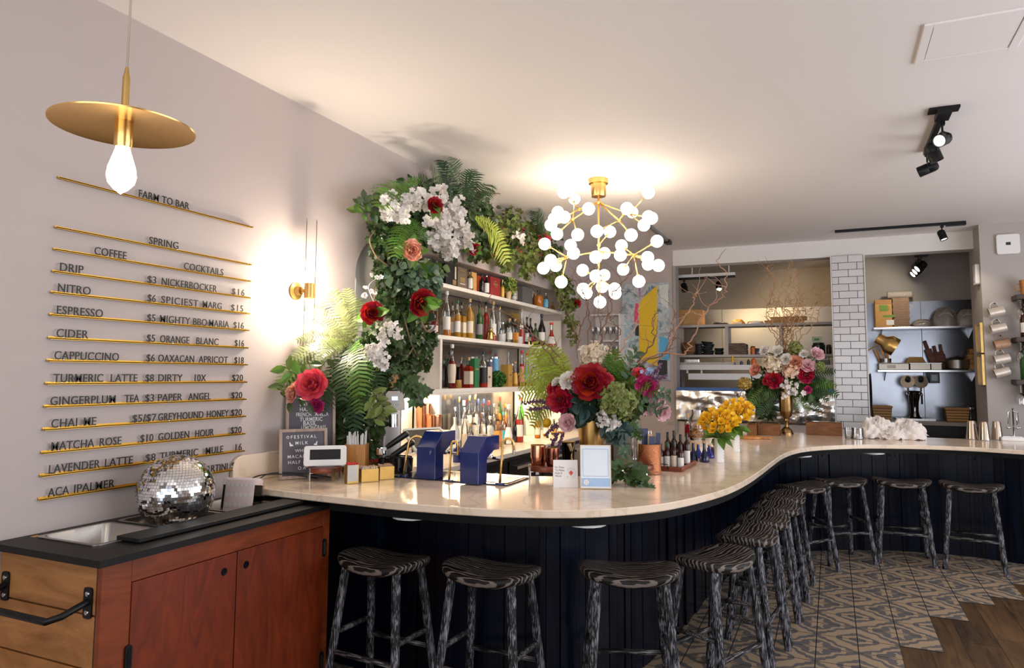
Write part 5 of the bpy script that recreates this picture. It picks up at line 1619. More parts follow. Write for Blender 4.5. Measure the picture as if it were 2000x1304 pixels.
m = MB(); m.lathe([(.03, 0), (.038, .09), (.036, .09), (.028, .006)], 20, mat=M4.Translation(p)); m.build('glass', mat('smoked_glass', (.03, .025, .022), .08), t, smooth=40)
for i in range(3):
 m = MB(); m.tube([p + V((0, 0, .01)), p + V((.03 - .03 * i, .02 * i, .13))], .002, 6); m.ball(p + V((.03 - .03 * i, .02 * i, .135)), .008, 8, 6, sc=(1, .5, 1.5)); m.build('spoon', chrome, t, smooth=True)
# coffee grinder
p = B(779, 912) + V((.0, .30, 0)); p.y = min(p.y, 3.86)
g0 = p.copy(); k = mpp(p)
t = thing('coffee_grinder', 'grey coffee grinder with blue lit display, topped by a folded paper bag', 'coffee grinder', p)
mt = TR(p, face_cam(p, .25))
zt = lambda py: ony(770, py, p.y).z - ZB
m = MB(); m.rbox(-.09, .09, -.09, .16, 0, .03, .02, mat=mt); m.build('base', black_metal, t, smooth=40)
m = MB(); m.rbox(-.055, .075, .02, .16, .03, zt(765), .02, mat=mt); m.build('column', mat('grinder_grey', (.45, .42, .39), .35, .4), t, smooth=40)
m = MB(); m.prism([(-.10, zt(800)), (.06, zt(800)), (.16, zt(796)), (.16, zt(763)), (-.065, zt(763))], -.062, .062, mat=mt @ M4(((0, 1, 0, 0), (1, 0, 0, 0), (0, 0, 1, 0), (0, 0, 0, 1))) @ M4(((1, 0, 0, 0), (0, 0, 1, 0), (0, 1, 0, 0), (0, 0, 0, 1))))
m.build('head', mat('grinder_panel', (.52, .50, .46), .3, .6), t, bevel=.004)
fz0, fz1 = zt(797), zt(766)
def on_face(u, v, off=.0015):   # u across -1..1, v 0..1 up the sloping panel
 y = -.10 + .035 * v
 return V((u * .05, y - off, fz0 + (fz1 - fz0) * v))
m = MB(); q = [on_face(-.45, .52), on_face(.35, .52), on_face(.35, .85), on_face(-.45, .85)]; m.add([mt @ v for v in q], [(0, 1, 2, 3)]); m.build('display', emitter('lcd_blue', (.35, .5, 1.0), 1.1), t)
for i in range(4):
 m = MB(); m.ball(mt @ on_face(-.5 + .3 * i, .25), .005, 8, 6); m.build('button', chrome, t, smooth=True)
m = MB(); m.lathe([(.028, -.08), (.028, .0)], 20, mat=mt @ M4.Translation((0, -.05, zt(808)))); m.build('dosing_spout', chrome, t, smooth=40)
m = MB(); m.box(-.04, .04, -.05, .04, .03, .06, mat=mt); m.build('fork', black_metal, t)
m = MB(); m.lathe([(.05, zt(764)), (.062, zt(762)), (.066, zt(757))], 24, mat=mt @ M4.Translation((0, .05, 0))); m.build('hopper_collar', black_plastic, t, smooth=40)
bag = thing('paper_bag', 'crumpled brown kraft bag of coffee on top of the grinder', 'paper bag', p + V((0, 0, zt(757) + .001)))
rng = random.Random(8)
P = []
for i in range(9):
 u = i / 8
 row = []
 r_ = .075 * (1 - .55 * u ** 2.2)
 for j in range(20):
  a = 2 * PI * j / 20
  e = 1 + .16 * math.sin(a * 5 + i * 1.3) * (.3 + u) + rng.uniform(-.05, .05)
  row.append(mt @ V((r_ * 1.15 * math.cos(a) * e, .05 + r_ * .8 * math.sin(a) * e, zt(757) + .001 + .17 * u + .02 * u * math.cos(a * 2))))
 row.append(row[0]); P.append(row)
m = MB(); m.grid([r[::-1] for r in P]);
m.add([P[0][j] for j in range(20)], [tuple(range(20))])
m.build('bag', kraft, bag, smooth=30)
m = MB(); m.grid([[P[-1][j] + V((0, 0, .0)), P[-1][j] + V((rng.uniform(-.012, .012), rng.uniform(-.01, .01), .05))] for j in range(21)]); m.build('folded_top', kraft, bag)
# ---------------------------------------------------------------- tap plate, blue taps, brass spouts
A, Bq, Cq, Dq = [onz(*q, ZB) for q in ((768, 932), (990, 949), (1032, 934), (838, 918))]
t = thing('tap_plate', 'long dark mirror-like drip plate with a copper-edged grille, under the blue taps', 'drip plate', ((A + Cq) / 2).to_3d())
ex = (Bq - A).normalized(); ln = (Bq - A).length
ey = V((-ex.y, ex.x, 0)); wd = abs((Cq - Bq).dot(ey))
pm = M4(((ex.x, ey.x, 0, A.x), (ex.y, ey.y, 0, A.y), (0, 0, 1, ZB + .0005), (0, 0, 0, 1)))
wd = min(wd, 3.93 - max(A.y, Bq.y) - .0) if wd > .1 else .3
m = MB(); m.rbox(0, ln, 0, wd, 0, .006, .006, mat=pm); m.build('plate', mat('navy_mirror', (.02, .03, .09), .07, .6, var=.1), t)
m = MB()
x0, x1, y0, y1 = ln * .62, ln - .02, .05, wd - .03
for a in ((x0, x1, y0, y0 + .02), (x0, x1, y1 - .02, y1), (x0, x0 + .02, y0 + .02, y1 - .02), (x1 - .02, x1, y0 + .02, y1 - .02)):
 m.box(a[0], a[1], a[2], a[3], .006, .009, mat=pm)
m.build('grille_rim', copper_smooth, t)
m = MB()
for i in range(16):
 xx = x0 + .025 + (x1 - x0 - .05) * i / 15
 m.box(xx - .004, xx + .004, y0 + .02, y1 - .02, .006, .008, mat=pm)
m.build('grille', steel, t)
zp = .0065
TAPS = [('left', 839, 933, 'blue faceted tap tower, left of the pair, with a scratched corner'), ('right', 924, 943, 'blue faceted tap tower, right of the pair')]
for nm, px, py, lab in TAPS:
 p = onz(px, py, ZB + zp); k = mpp(p)
 t = thing('tap_tower', lab, 'tap tower', p, 'blue tap towers')
 a = face_cam(p, .12)
 mt = M4.Translation(p) @ M4.Rotation(a, 4, 'Z')
 # profile across the depth: vertical front, sloping shoulder, nose reaching back over the drain
 w_ = 21 * k
 h1 = 60 * k; h2 = 89 * k
 prof = [(-.045, 0), (.05, 0), (.05, h1 * .78), (.13, h2 * .68), (.19, h2 * .68), (.19, h2), (.04, h2), (-.045, h1)]
 # local: x across, y away from the camera, z up; extrude along x
 mm = mt @ M4(((0, 0, 1, 0), (1, 0, 0, .045), (0, 1, 0, 0), (0, 0, 0, 1)))
 m = MB(); m.prism(prof, -w_, w_, mat=mt @ M4.Rotation(math.radians(-38), 4, 'Z') @ M4(((0, 0, 1, 0), (1, 0, 0, .0), (0, 1, 0, 0), (0, 0, 0, 1))))
 m.build('tower', navy, t, bevel=.003)
 q = mt @ M4.Rotation(math.radians(-38), 4, 'Z')
 m = MB(); m.lathe([(.022, h2 * .68 - .028), (.026, h2 * .68 - .02), (.026, h2 * .68 - .0005)], 18, mat=q @ M4.Translation((0, .16, 0))); m.build('group_head', brass, t, smooth=40)
 m = MB(); m.lathe([(.024, h2 * .68 - .058), (.03, h2 * .68 - .05), (.03, h2 * .68 - .03)], 18, mat=q @ M4.Translation((0, .16, 0))); m.tube([q @ V((0, .16, h2 * .68 - .045)), q @ V((.09, .19, h2 * .68 - .055))], .01, 8); m.build('spout', chrome, t, smooth=40)
 if nm == 'left':
  m = MB();
  for (u, v), (u2, v2) in (((.35, .86), (.55, .92)), ((.4, .80), (.62, .88)), ((.45, .78), (.5, .9))):
   q1 = q @ V((w_ * u, -.0455, h1 * v)); q2 = q @ V((w_ * u2, -.0455, h1 * v2)); m.tube([q1, q2], .0009, 4)
  m.build('scratch', mat('scratch', (.35, .38, .5), .4), t)
for px, py, top, bx, lab in ((788, 930, 852, 826, 'leftmost brass gooseneck spout, partly behind the left blue tap'), (877, 939, 862, 891, 'middle brass gooseneck spout between the two blue taps'), (976, 945, 856, 1002, 'rightmost brass gooseneck spout, right of the blue taps')):
 p = onz(px, py, ZB + zp); k = mpp(p)
 t = thing('gooseneck_spout', lab, 'faucet', p, 'brass gooseneck spouts')
 d = V((math.cos(CYW - .25), math.sin(CYW - .25), 0))
 if px == 788:
  d = V((math.cos(.5), math.sin(.5), 0))
 H = (py - top) * k * 1.0; R_ = max(.02, (bx - px) * k * .42)
 lean = d * (R_ * .55)
 pts = [p, p + lean * .5 + V((0, 0, H * .45)), p + lean + V((0, 0, H - R_))]
 c_ = p + lean + d * R_ + V((0, 0, H - R_))
 pts += [c_ - d * R_ * math.cos(a) + V((0, 0, R_ * math.sin(a))) for a in [PI * i / 8 for i in range(1, 9)]]
 pts += [c_ + d * R_ * 1.05 + V((0, 0, -.045))]
 m = MB(); m.tube(pts, .0065, 10); m.build('pipe', brass, t, smooth=True)
 m = MB(); m.rbox(-.024, .024, -.012, .012, 0, .008, .006, mat=TR(p, .2)); m.build('foot', navy, t, smooth=40)
 m = MB(); e = pts[-1]; m.lathe([(.0075, -.012), (.0085, -.01), (.0085, .012)], 12, mat=M4.Translation(e)); m.build('tip', gold if px != 976 else steel, t, smooth=40)
# ---------------------------------------------------------------- middle of the bar
p = B(1056, 935) + V((.0, .08, 0))
pedestal('round walnut pedestal on steel legs carrying the dark copper cups', p, .105, .072, .032)
pp = p + V((0, 0, .0725))
for dx, dy, r_, h_, mm_, lab in ((-.045, -.01, .044, .115, copper_smooth, 'shiny copper tumbler, left one on the right pedestal'), (.055, -.03, .036, .105, mat('dark_copper', (.22, .07, .045), .12, 1), 'dark copper tumbler beside the shiny one on the right pedestal')):
 q = pp + V((dx, dy, 0))
 t = thing('tumbler', lab, 'tumbler', q, 'copper tumblers on the pedestal')
 m = MB(); m.lathe([(r_ * .9, 0), (r_, .006), (r_ * 1.03, h_ * .5), (r_, h_), (r_ * .93, h_), (r_ * .92, .01)], 26, mat=M4.Translation(q)); m.build('cup', mm_, t, smooth=40)
 m = MB(); m.tube([q + V((r_ * math.cos(2 * PI * i / 20), r_ * math.sin(2 * PI * i / 20), h_)) for i in range(20)], .0022, 6, closed=True); m.build('rim', gold, t, smooth=True)
p = B(1091, 918) + V((.03, .1, 0))
t = thing('cocktail_shaker', 'tall polished steel shaker with lavender in front, behind the white card', 'shaker', p)
m = MB(); m.lathe([(.034, 0), (.036, .005), (.045, .165), (.047, .17), (.045, .17), (.034, .01)], 28, mat=M4.Translation(p)); m.build('tin', chrome, t, smooth=40)
m = MB(); m.lathe([(.045, .1705), (.046, .175), (.03, .178)], 28, mat=M4.Translation(p)); m.build('rim', gold, t, smooth=40)
# white card in a stand
c_ = B(1105, 952)
k = mpp(c_)
t = thing('table_card', "white card reading It's Time To Make Hybrid Work, standing at the bar edge", 'card', c_)
mt = M4.Translation(c_) @ M4.Rotation(face_cam(c_, .1), 4, 'Z') @ M4.Rotation(math.radians(-9), 4, 'X')
w_, h_ = 24 * k, 53 * k
m = MB(); m.box(-w_, w_, 0, .003, 0, h_, mat=mt); m.build('card', paper_white, t)
m = MB(); m.box(-w_, w_, .004, .007, 0, h_, mat=mt).box(-w_, w_, .004, .06, 0, .003, mat=mt @ M4.Rotation(math.radians(9), 4, 'X')); m.build('acrylic_stand', clear, t)
dk = mat('print_ink', (.09, .06, .07), .6)
for i, s_ in enumerate(("It's Time", 'To Make', 'Hybrid', 'Work')):
 lettering(s_, 3.7 * k, mt @ M4(((1, 0, 0, -w_ * .86), (0, 0, -1, -.0006), (0, 1, 0, h_ * (.70 - .105 * i)), (0, 0, 0, 1))), t, dk, None, ext=.0004, bold=0)
lettering('2', 2.6 * k, mt @ M4(((1, 0, 0, w_ * .12), (0, 0, -1, -.0006), (0, 1, 0, h_ * .37), (0, 0, 0, 1))), t, dk, None, ext=.0004)
mq = mt @ M4(((1, 0, 0, w_ * .45), (0, 0, -1, -.0003), (0, 1, 0, h_ * .52), (0, 0, 0, 1)))
m = MB(); m.add([mq @ V(v) for v in ((0, -5 * k, 0.0004), (4.5 * k, 0.5 * k, 0.0004), (0, 6 * k, 0.0004), (-4.5 * k, .5 * k, 0.0004))], [(0, 1, 2, 3)]); m.build('red_diamond', mat('print_red', (.62, .08, .06), .6), t)
for r_ in (10, 8.4):
 m = MB(); m.tube([mq @ V((r_ * k * math.cos(a), r_ * k * math.sin(a), .0003)) for a in [math.radians(-60 + 195 * i / 24) for i in range(25)]], .0005, 5); m.build('arc_line', mat('print_mauve', (.45, .34, .38), .6), t)
m = MB(); m.tube([mq @ V((-7.2 * k, 7 * k, .0003)), mq @ V((5 * k, -10 * k, .0003))], .0005, 5); m.build('arc_line', MATS['print_mauve'], t)
# framed sign (its code square stays blank)
c_ = B(1164, 955)
k = mpp(c_)
t = thing('framed_sign', 'framed pale blue counter sign with a round emblem, at the bar edge', 'sign', c_)
mt = M4.Translation(c_ + V((0, 0, .002))) @ M4.Rotation(face_cam(c_, .08), 4, 'Z') @ M4.Rotation(math.radians(-8), 4, 'X')
w_, h_ = 30 * k, 84 * k
mf = mt @ M4(((1, 0, 0, 0), (0, 0, -1, 0), (0, 1, 0, 0), (0, 0, 0, 1)))
m = MB(); e = 1.6 * k
m.box(-w_, -w_ + e, 0, h_, -.015, .002, mat=mf).box(w_ - e, w_, 0, h_, -.015, .002, mat=mf).box(-w_ + e, w_ - e, 0, e, -.015, .002, mat=mf).box(-w_ + e, w_ - e, h_ - e, h_, -.015, .002, mat=mf)
m.build('frame', mat('sign_frame', (.72, .58, .42), .4), t)
pale = mat('sign_pale_blue', (.66, .72, .80), .15, var=.03)
blue_l = mat('sign_blue', (.22, .36, .56), .15, var=.05)
m = MB(); m.box(-w_ + e, w_ - e, e, h_ - e, -.006, -.001, mat=mf); m.build('sheet', pale, t)
m = MB()
x, y0, y1, b_ = w_ * .84, h_ * .28, h_ * .91, .9 * k
m.box(-x, -x + b_, y0, y1, -.001, -.0004, mat=mf).box(x - b_, x, y0, y1, -.001, -.0004, mat=mf).box(-x + b_, x - b_, y0, y0 + b_, -.001, -.0004, mat=mf).box(-x + b_, x - b_, y1 - b_, y1, -.001, -.0004, mat=mf)
m.build('border', blue_l, t)
m = MB(); m.box(-w_ + e * 1.2, w_ - e * 1.2, h_ * .05, h_ * .24, -.001, -.0005, mat=mf); m.build('blue_band', mat('sign_band', (.28, .44, .66), .15), t)
m = MB(); m.lathe([(6.0 * k, -.0005), (6.0 * k, .0002)], 28, mat=mf @ M4.Translation((-w_ * .62, h_ * .145, 0))); em = m.build('emblem', paper_white, t)
m = MB()
cxe, cye = -w_ * .62, h_ * .145
for r_ in (6.0, 5.2):
 m.tube([mf @ V((cxe + r_ * k * math.cos(2 * PI * i / 28), cye + r_ * k * math.sin(2 * PI * i / 28), .0004)) for i in range(28)], .0004, 5, closed=True)
for s_ in (-1, 1):
 m.tube([mf @ V((cxe + s_ * 1.6 * k, cye + s2 * 2.9 * k, .0004)) for s2 in (-1, -.4, .4, 1)], .0005, 5)
 m.tube([mf @ V((cxe - 2.6 * k, cye + s_ * 1.6 * k, .0004)), mf @ V((cxe + 2.6 * k, cye + s_ * 1.6 * k, .0004))], .0004, 5)
m.build('emblem_lines', blue_l, em)
m = MB()
m.prism([(-.03, 0), (.03, 0), (.02, h_ * .6), (-.02, h_ * .6)], -.0165, -.0155, mat=mf); m.build('easel_back', black_plastic, t)
# copper crock with utensils
p = B(1265, 927); k = mpp(p); r_ = 22 * k
p += V((0, r_ * .9, 0))
t = thing('copper_crock', 'big hammered copper crock holding menus and tools, right of the bouquet', 'crock', p)
hh = 57 * k
m = MB(); m.lathe([(r_ * .95, 0), (r_, .006), (r_, hh), (r_ * 1.03, hh + .004), (r_ * .96, hh + .004), (r_ * .95, .01)], 36, mat=M4.Translation(p)); m.build('crock', copper, t, smooth=40)
rng = random.Random(5)
for i, (dx, hz, c_2, w2) in enumerate(((-.035, .07, (.72, .62, .55), .02), (-.02, .085, (.04, .05, .12), .022), (.0, .05, (.55, .35, .18), .016), (.012, .04, (.06, .07, .14), .018), (.03, .06, (.05, .05, .11), .014))):
 m = MB(); mt = TR(p + V((dx * 1.1, rng.uniform(-.02, .02), .012)), face_cam(p) + rng.uniform(-.4, .4), 0, dx * 2.5)
 m.box(-w2, w2, -.003, .003, 0, hh + hz, mat=mt); m.build('card', mat('crock_card_%d' % i, c_2, .5), t)
m = MB(); m.tube([p + V((-.04, .02, .01)), p + V((-.055, .02, hh + .05))], .005, 8); m.ball(p + V((-.057, .02, hh + .065)), .018, 10, 8, sc=(1, .5, 1.3)); m.build('wooden_spoon', copper_smooth, t, smooth=True)
for i, (px, py, h_) in enumerate(((1238, 900, 50), (1228, 893, 42), (1250, 890, 52))):
 q = B(px, py + 10) + V((0, .22, 0)); k = mpp(q); r2 = 9 * k
 t = thing('ribbed_glass', ('amber-tinted ribbed tall glass just left of the copper crock', 'clear tall glass behind the ivy sprig', 'amber-tinted tall glass directly behind the copper crock')[i], 'glass', q, 'tall glasses by the crock')
 vs = []; n = 28
 m = MB()
 for z in (0.0, .005, h_ * k * .5, h_ * k):
  vs += [q + V(((r2 * (1 + .05 * (j % 2))) * math.cos(2 * PI * j / n), (r2 * (1 + .05 * (j % 2))) * math.sin(2 * PI * j / n), z)) for j in range(n)]
 fs = [(a * n + j, a * n + (j + 1) % n, (a + 1) * n + (j + 1) % n, (a + 1) * n + j) for a in range(3) for j in range(n)] + [tuple(range(n - 1, -1, -1))]
 m.add(vs, fs); m.build('glass', glass('amber_clear_glass', (.92, .74, .50), .35) if i != 1 else clear, t)
 m = MB(); m.tube([q + V((r2 * math.cos(2 * PI * j / 20), r2 * math.sin(2 * PI * j / 20), h_ * k)) for j in range(20)], .0015, 6, closed=True); m.build('rim', gold if i != 1 else chrome, t, smooth=True)
p = B(1228, 930) + V((.02, .12, 0))
pedestal('low round wooden stand behind the ivy sprig and copper crock', p, .105, .06, .03, group=None)
# bitters tray
P0, P1, P2, P3 = [onz(*q, ZB) for q in ((1287, 919), (1332, 922), (1352, 908), (1306, 903))]
t = thing('bitters_tray', 'dark wooden tray with a low rim holding small bitters bottles', 'tray', (P0 + P1 + P2 + P3) / 4)
C4 = (P0 + P1 + P2 + P3) / 4
ea = (P1 - P0).normalized(); eb = V((-ea.y, ea.x, 0)); la = (P1 - P0).length + .05; lb = max(.16, min(.42, (P3 - P0).length))
tm_ = M4(((ea.x, eb.x, 0, P0.x - ea.x * .05), (ea.y, eb.y, 0, P0.y - ea.y * .05), (0, 0, 1, ZB + .0005), (0, 0, 0, 1)))
m = MB(); m.box(0, la, 0, lb, 0, .012, mat=tm_).box(0, la, 0, .01, .012, .03, mat=tm_).box(0, la, lb - .01, lb, .012, .03, mat=tm_).box(0, .01, .01, lb - .01, .012, .03, mat=tm_).box(la - .01, la, .01, lb - .01, .012, .03, mat=tm_)
m.build('tray', walnut, t, bevel=.002)
m = MB(); m.tube([tm_ @ V((la * .15, -.004, .012)), tm_ @ V((la * .15, -.012, .045)), tm_ @ V((la * .55, -.012, .045)), tm_ @ V((la * .55, -.004, .012))], .003, 6); m.build('handle', black_metal, t, smooth=True)
looks = ['white label with pink stripe', 'plain white label', 'pale label', 'white label and green stopper', 'tall neck and black dropper cap', 'no label, black cap', 'cream label on its side', 'white label at the back']
for i in range(8):
 cxx = la * (.18 + .22 * (i % 4)); cyy = lb * (.25 if i < 4 else .68)
 q = tm_ @ V((cxx, cyy, .0125))
 bottle('bitters_bottle', 'small brown bitters bottle on the tray, ' + ('front row, ' if i < 4 else 'back row, ') + ORD[i % 4] + ', with ' + ('white' if i % 2 else 'cream') + ' label', 'bottle', q, .15 + (.05 if i > 3 else 0) + .012 * (i % 3), .022, 'squat', 'brown', 1, 'white' if i % 2 else 'cream', 'black' if i != 1 else 'green', labz=(.05, .45), group='bitters bottles on the tray', caplen=.2)
# blue flasks
for i, (px, py, yt, liq) in enumerate(((1354, 900, 862, 'dark blue'), (1376, 902, 862, 'dark blue'), (1364, 894, 866, 'blue'), (1386, 894, 868, 'blue'))):
 q = B(px, py); k = mpp(q)
 bottle('swing_flask', ('deep blue long-necked flask, front row left', 'dark blue long-necked flask nearest the white vase', 'blue flask in the back row, left', 'blue flask in the back row behind the white vase')[i] + ', on the bar', 'bottle', q, (py - yt) * k, 9.5 * k, 'bell', liq, 1, None, 'wood', group='blue flasks on the bar', caplen=.08)
# large glass jar of garnish, syrup bottle
q = onz(1356, 862, ZB) + V((0, .18, .0005)); k = mpp(q)
t = thing('glass_jar', 'big clear glass jar of dried orange garnish behind the blue flasks', 'jar', q)
hj = 58 * k; rj = 15 * k
m = MB(); m.lathe([(rj * .9, 0), (rj, .01), (rj, hj * .72), (rj * .7, hj * .84), (rj * .7, hj), (rj * .75, hj)], 26, mat=M4.Translation(q), cap=(True, False)); m.build('jar', clear, t, smooth=40)
m = MB(); rng = random.Random(2)
for i in range(110):
 a = rng.uniform(0, 2 * PI); r2 = rj * .85 * math.sqrt(rng.random()); m.ball(q + V((r2 * math.cos(a), r2 * math.sin(a), rng.uniform(.02, hj * .5))), .012, 6, 4, sc=(1.2, .8, .5))
g_ = m.build('garnish', mat('dried_orange', (.62, .26, .07), .6, var=.3, island=.5), t, smooth=True); g_['kind'] = 'stuff'
q = onz(1333, 858, ZB) + V((0, .3, .0005)); k = mpp(q)
bottle('syrup_bottle', 'clear flask of dark red syrup with a cork, left of the big jar', 'bottle', q, 45 * k, 7 * k, 'round', 'wine red', .55, None, 'wood', caplen=.16)
q = B(1396, 893)
t = thing('dark_box', 'small dark box tucked behind the first white vase', 'box', q)
m = MB(); m.box(q.x - .06, q.x + .03, q.y + .03, q.y + .12, q.z, q.z + .06); m.build('box', mat('dark_wood_box', (.05, .03, .02), .5), t, bevel=.002)
m = MB(); m.box(q.x - .061, q.x + .031, q.y + .029, q.y + .121, q.z + .06, q.z + .066); m.build('lid', walnut, t)
# wooden crates around the far bouquet
def crate(label, px0, px1, py, ptop, depth=.2, mat_=None, slots=False):
 a, b = B(px0, py), B(px1, py)
 k = mpp((a + b) / 2); h = (py - ptop) * k
 t = thing('wooden_crate', label, 'crate', (a + b) / 2, 'wooden crates on the far bar')
 y0 = (a.y + b.y) / 2
 x0, x1 = a.x, b.x
 z = ZB + .0005
 m = MB(); m.box(x0, x1, y0, y0 + .012, z, z + h); m.build('front_board', mat_ or crate_wood, t, bevel=.002)
 m = MB(); m.box(x0, x1, y0 + depth - .012, y0 + depth, z, z + h); m.build('back_board', mat_ or crate_wood, t, bevel=.002)
 m = MB(); m.box(x0, x0 + .012, y0 + .012, y0 + depth - .012, z, z + h * 1.12).box(x1 - .012, x1, y0 + .012, y0 + depth - .012, z, z + h * 1.12).box(x0, x1, y0 + .012, y0 + depth - .012, z, z + .01); m.build('ends', mat_ or crate_wood, t, bevel=.002)
 return t, (x0, x1, y0, z, h)
crate('small light wooden crate with a slot handle, left of the far vase', 1459, 1478, 850, 829)
crate('low wooden crate directly left of the far vase foot', 1479, 1523, 850, 829)
crate('long weathered wooden crate right of the far vase', 1574, 1645, 850, 826)
p = B(1466, 856)
t = thing('serving_board', 'round pale wooden board lying left of the far vase', 'board', p)
m = MB(); m.lathe([(.11, 0), (.115, .004), (.115, .02), (.11, .024)], 36, mat=M4.Translation(p)); m.build('disc', bamboo, t, smooth=40)
m = MB(); m.rbox(.10, .19, -.022, .022, .004, .02, .015, mat=TR(p, 0)); m.build('handle', bamboo, t)
p = B(1508, 846) + V((0, .09, .03));
for px, py, lab in ((1658, 856, 'small clear tumbler at the foot of the tiled pillar'), (1676, 857, 'clear whisky glass right of the tumbler by the pillar')):
 q = B(px, py); k = mpp(q); r2 = (7 if px < 1665 else 10) * k
 t = thing('clear_tumbler', lab, 'glass', q)
 m = MB(); m.lathe([(r2 * .9, 0), (r2, .005), (r2, 21 * k)], 24, mat=M4.Translation(q), cap=(True, False)); m.build('glass', clear, t, smooth=40)
 m = MB(); m.lathe([(r2 * .88, .004), (r2 * .88, .02)], 20, mat=M4.Translation(q)); m.build('thick_base', LIQ['frosted'], t, smooth=40)
# towels
q0, q1 = B(1690, 858), B(1802, 860)
cen = (q0 + q1) / 2 + V((0, .18, 0)); cen.z = ZB + .0005
t = thing('towel_pile', 'heap of crumpled white bar towels on the far bar', 'towels', cen)
terry = mat('terry_towel', (.78, .72, .68), .95, var=.08, scale=200, bump=.3, bscale=250)
rng = random.Random(12)
k = mpp(cen)
for (dx, rx_, hz, sd) in ((-26 * k, 36 * k, 36 * k, 1), (26 * k, 32 * k, 33 * k, 2), (-2 * k, 30 * k, 20 * k, 3)):
 P = []
 n, mm_ = 64, 26
 for i in range(mm_ + 1):
  u = i / mm_
  row = []
  for j in range(n):
   a = 2 * PI * j / n
   e = 1 + .12 * math.sin(3 * a + sd * 2) + .07 * math.sin(7 * a + u * 7 + sd) + .05 * math.sin(13 * a - u * 12)
   r2 = rx_ * math.cos(u * PI / 2) ** .7 * e
   z = hz * math.sin(u * PI / 2) * (1 + .12 * math.sin(4 * a + sd + u * 6)) + .014 * math.sin(7 * a + u * 17 + sd) + .009 * math.sin(15 * a - u * 22)
   r2 += .012 * math.sin(9 * a + u * 14) + .008 * math.sin(16 * a - 11 * u)
   row.append(V((cen.x + dx + r2 * math.cos(a), cen.y + (-.05 if sd == 3 else 0) + r2 * .75 * math.sin(a), max(ZB + .0008, ZB + .001 + z))))
  row.append(row[0]); P.append(row)
 m = MB(); m.grid([r[::-1] for r in P]); m.build('towel', terry, t, smooth=True)
# three shaker tins
for i, (px, py) in enumerate(((1900, 858), (1925, 860), (1950, 859))):
 q = B(px, py); k = mpp(q); q += V((0, .04, 0)); h_ = 36 * k; r2 = 10.5 * k
 t = thing('shaker_tin', ('left', 'middle', 'right')[i] + ' one of three upturned steel shaker tins on the far bar', 'shaker tin', q, 'shaker tins on the far bar')
 m = MB(); m.lathe([(r2, 0), (r2 * 1.03, .004), (r2, .008), (r2 * .66, h_ * .96), (r2 * .58, h_)], 28, mat=M4.Translation(q)); m.build('tin', mat('bronze_steel', (.62, .52, .42), .14, 1, var=.05), t, smooth=40)
 m = MB(); m.tube([q + V((r2 * 1.02 * math.cos(2 * PI * j / 24), r2 * 1.02 * math.sin(2 * PI * j / 24), .004)) for j in range(24)], .003, 6, closed=True); m.build('rolled_rim', steel, t, smooth=True)
q = B(1980, 861)
t = thing('label_scale', 'little white scale on the far bar at the right edge', 'scale', q)
m = MB(); m.rbox(q.x - .10, q.x + .10, q.y, q.y + .14, q.z, q.z + .035, .015); m.build('body', white_plastic, t, smooth=40, bevel=.003)
m = MB(); m.rbox(q.x - .08, q.x + .08, q.y + .03, q.y + .13, q.z + .035, q.z + .042, .01); m.build('pan', steel, t)
q = B(1988, 856) + V((.02, .26, 0))
t = thing('bar_tool_stand', 'chrome stand of bar tools behind the scale at the right edge', 'bar tools', q)
m = MB(); m.lathe([(.05, 0), (.05, .008), (.008, .012), (.008, .28), (.014, .29)], 18, mat=M4.Translation(q)); m.build('post', chrome, t, smooth=40)
for a in range(4):
 d = V((math.cos(a * PI / 2 + .4), math.sin(a * PI / 2 + .4), 0)); m = MB(); m.tube([q + V((0, 0, .26)), q + d * .05 + V((0, 0, .25)), q + d * .055 + V((0, 0, .10))], .004, 6); m.ball(q + d * .055 + V((0, 0, .09)), .02, 10, 6, sc=(1, 1, .6)); m.build('tool', chrome, t, smooth=True)
# payment terminal behind the taps, on the back counter edge
q = onz(824, 900, NZ0); q = V((-2.66, 4.42, NZ0 + .0005))
t = thing('payment_terminal', 'tilted white tablet terminal on its stand behind the left blue tap', 'payment terminal', q)
mt = TR(q, math.radians(95))
c = ony(822, 856, q.y)
m = MB(); m.rbox(-.09, .09, -.07, .07, 0, .015, .02, mat=mt).box(-.03, .03, -.012, .012, .015, max(.06, c.z - NZ0 - .02), mat=mt); m.build('stand', white_plastic, t, smooth=40)
mt2 = M4.Translation((q.x, q.y, c.z)) @ M4.Rotation(math.radians(62), 4, 'Z') @ M4.Rotation(math.radians(-52), 4, 'X')
mf = mt2 @ M4(((1, 0, 0, 0), (0, 0, -1, 0), (0, 1, 0, 0), (0, 0, 0, 1)))
m = MB(); m.rbox(-.16, .16, -.115, .115, -.012, .004, .014, mat=mf); m.build('tablet', white_plastic, t, smooth=40)
m = MB(); m.box(-.14, .14, -.095, .095, .0042, .005, mat=mf); m.build('screen', mat('tablet_screen', (.05, .045, .035), .06), t)
# power cords at the wall end of the bar
for i, yy in enumerate((3.02, 3.08)):
 m = MB(); m.tube(catmull([(WX + .30 + .05 * i, yy + .28, ZB + .006), (WX + .20, yy + .16, ZB + .035), (WX + .10, yy + .05, ZB + .04), (WX + .045 + .03 * i, yy - .02, ZB + .008)], 6), .004, 6)
 tag(m.build('power_cord', black_plastic, None, smooth=True), ('upper' if i else 'lower') + ' black power cord looping over the bar end by the wall', 'cord')
# ================================================================ kitchen beyond the openings, art and glass shelf on the back wall
grey_shelf = mat('grey_shelf', (.42, .39, .37), .45, var=.05)
def Y2(px0, py0, px1, py1, y):
 a, b = ony(px0, py0, y), ony(px1, py1, y)
 return min(a.x, b.x), max(a.x, b.x), min(a.z, b.z), max(a.z, b.z)
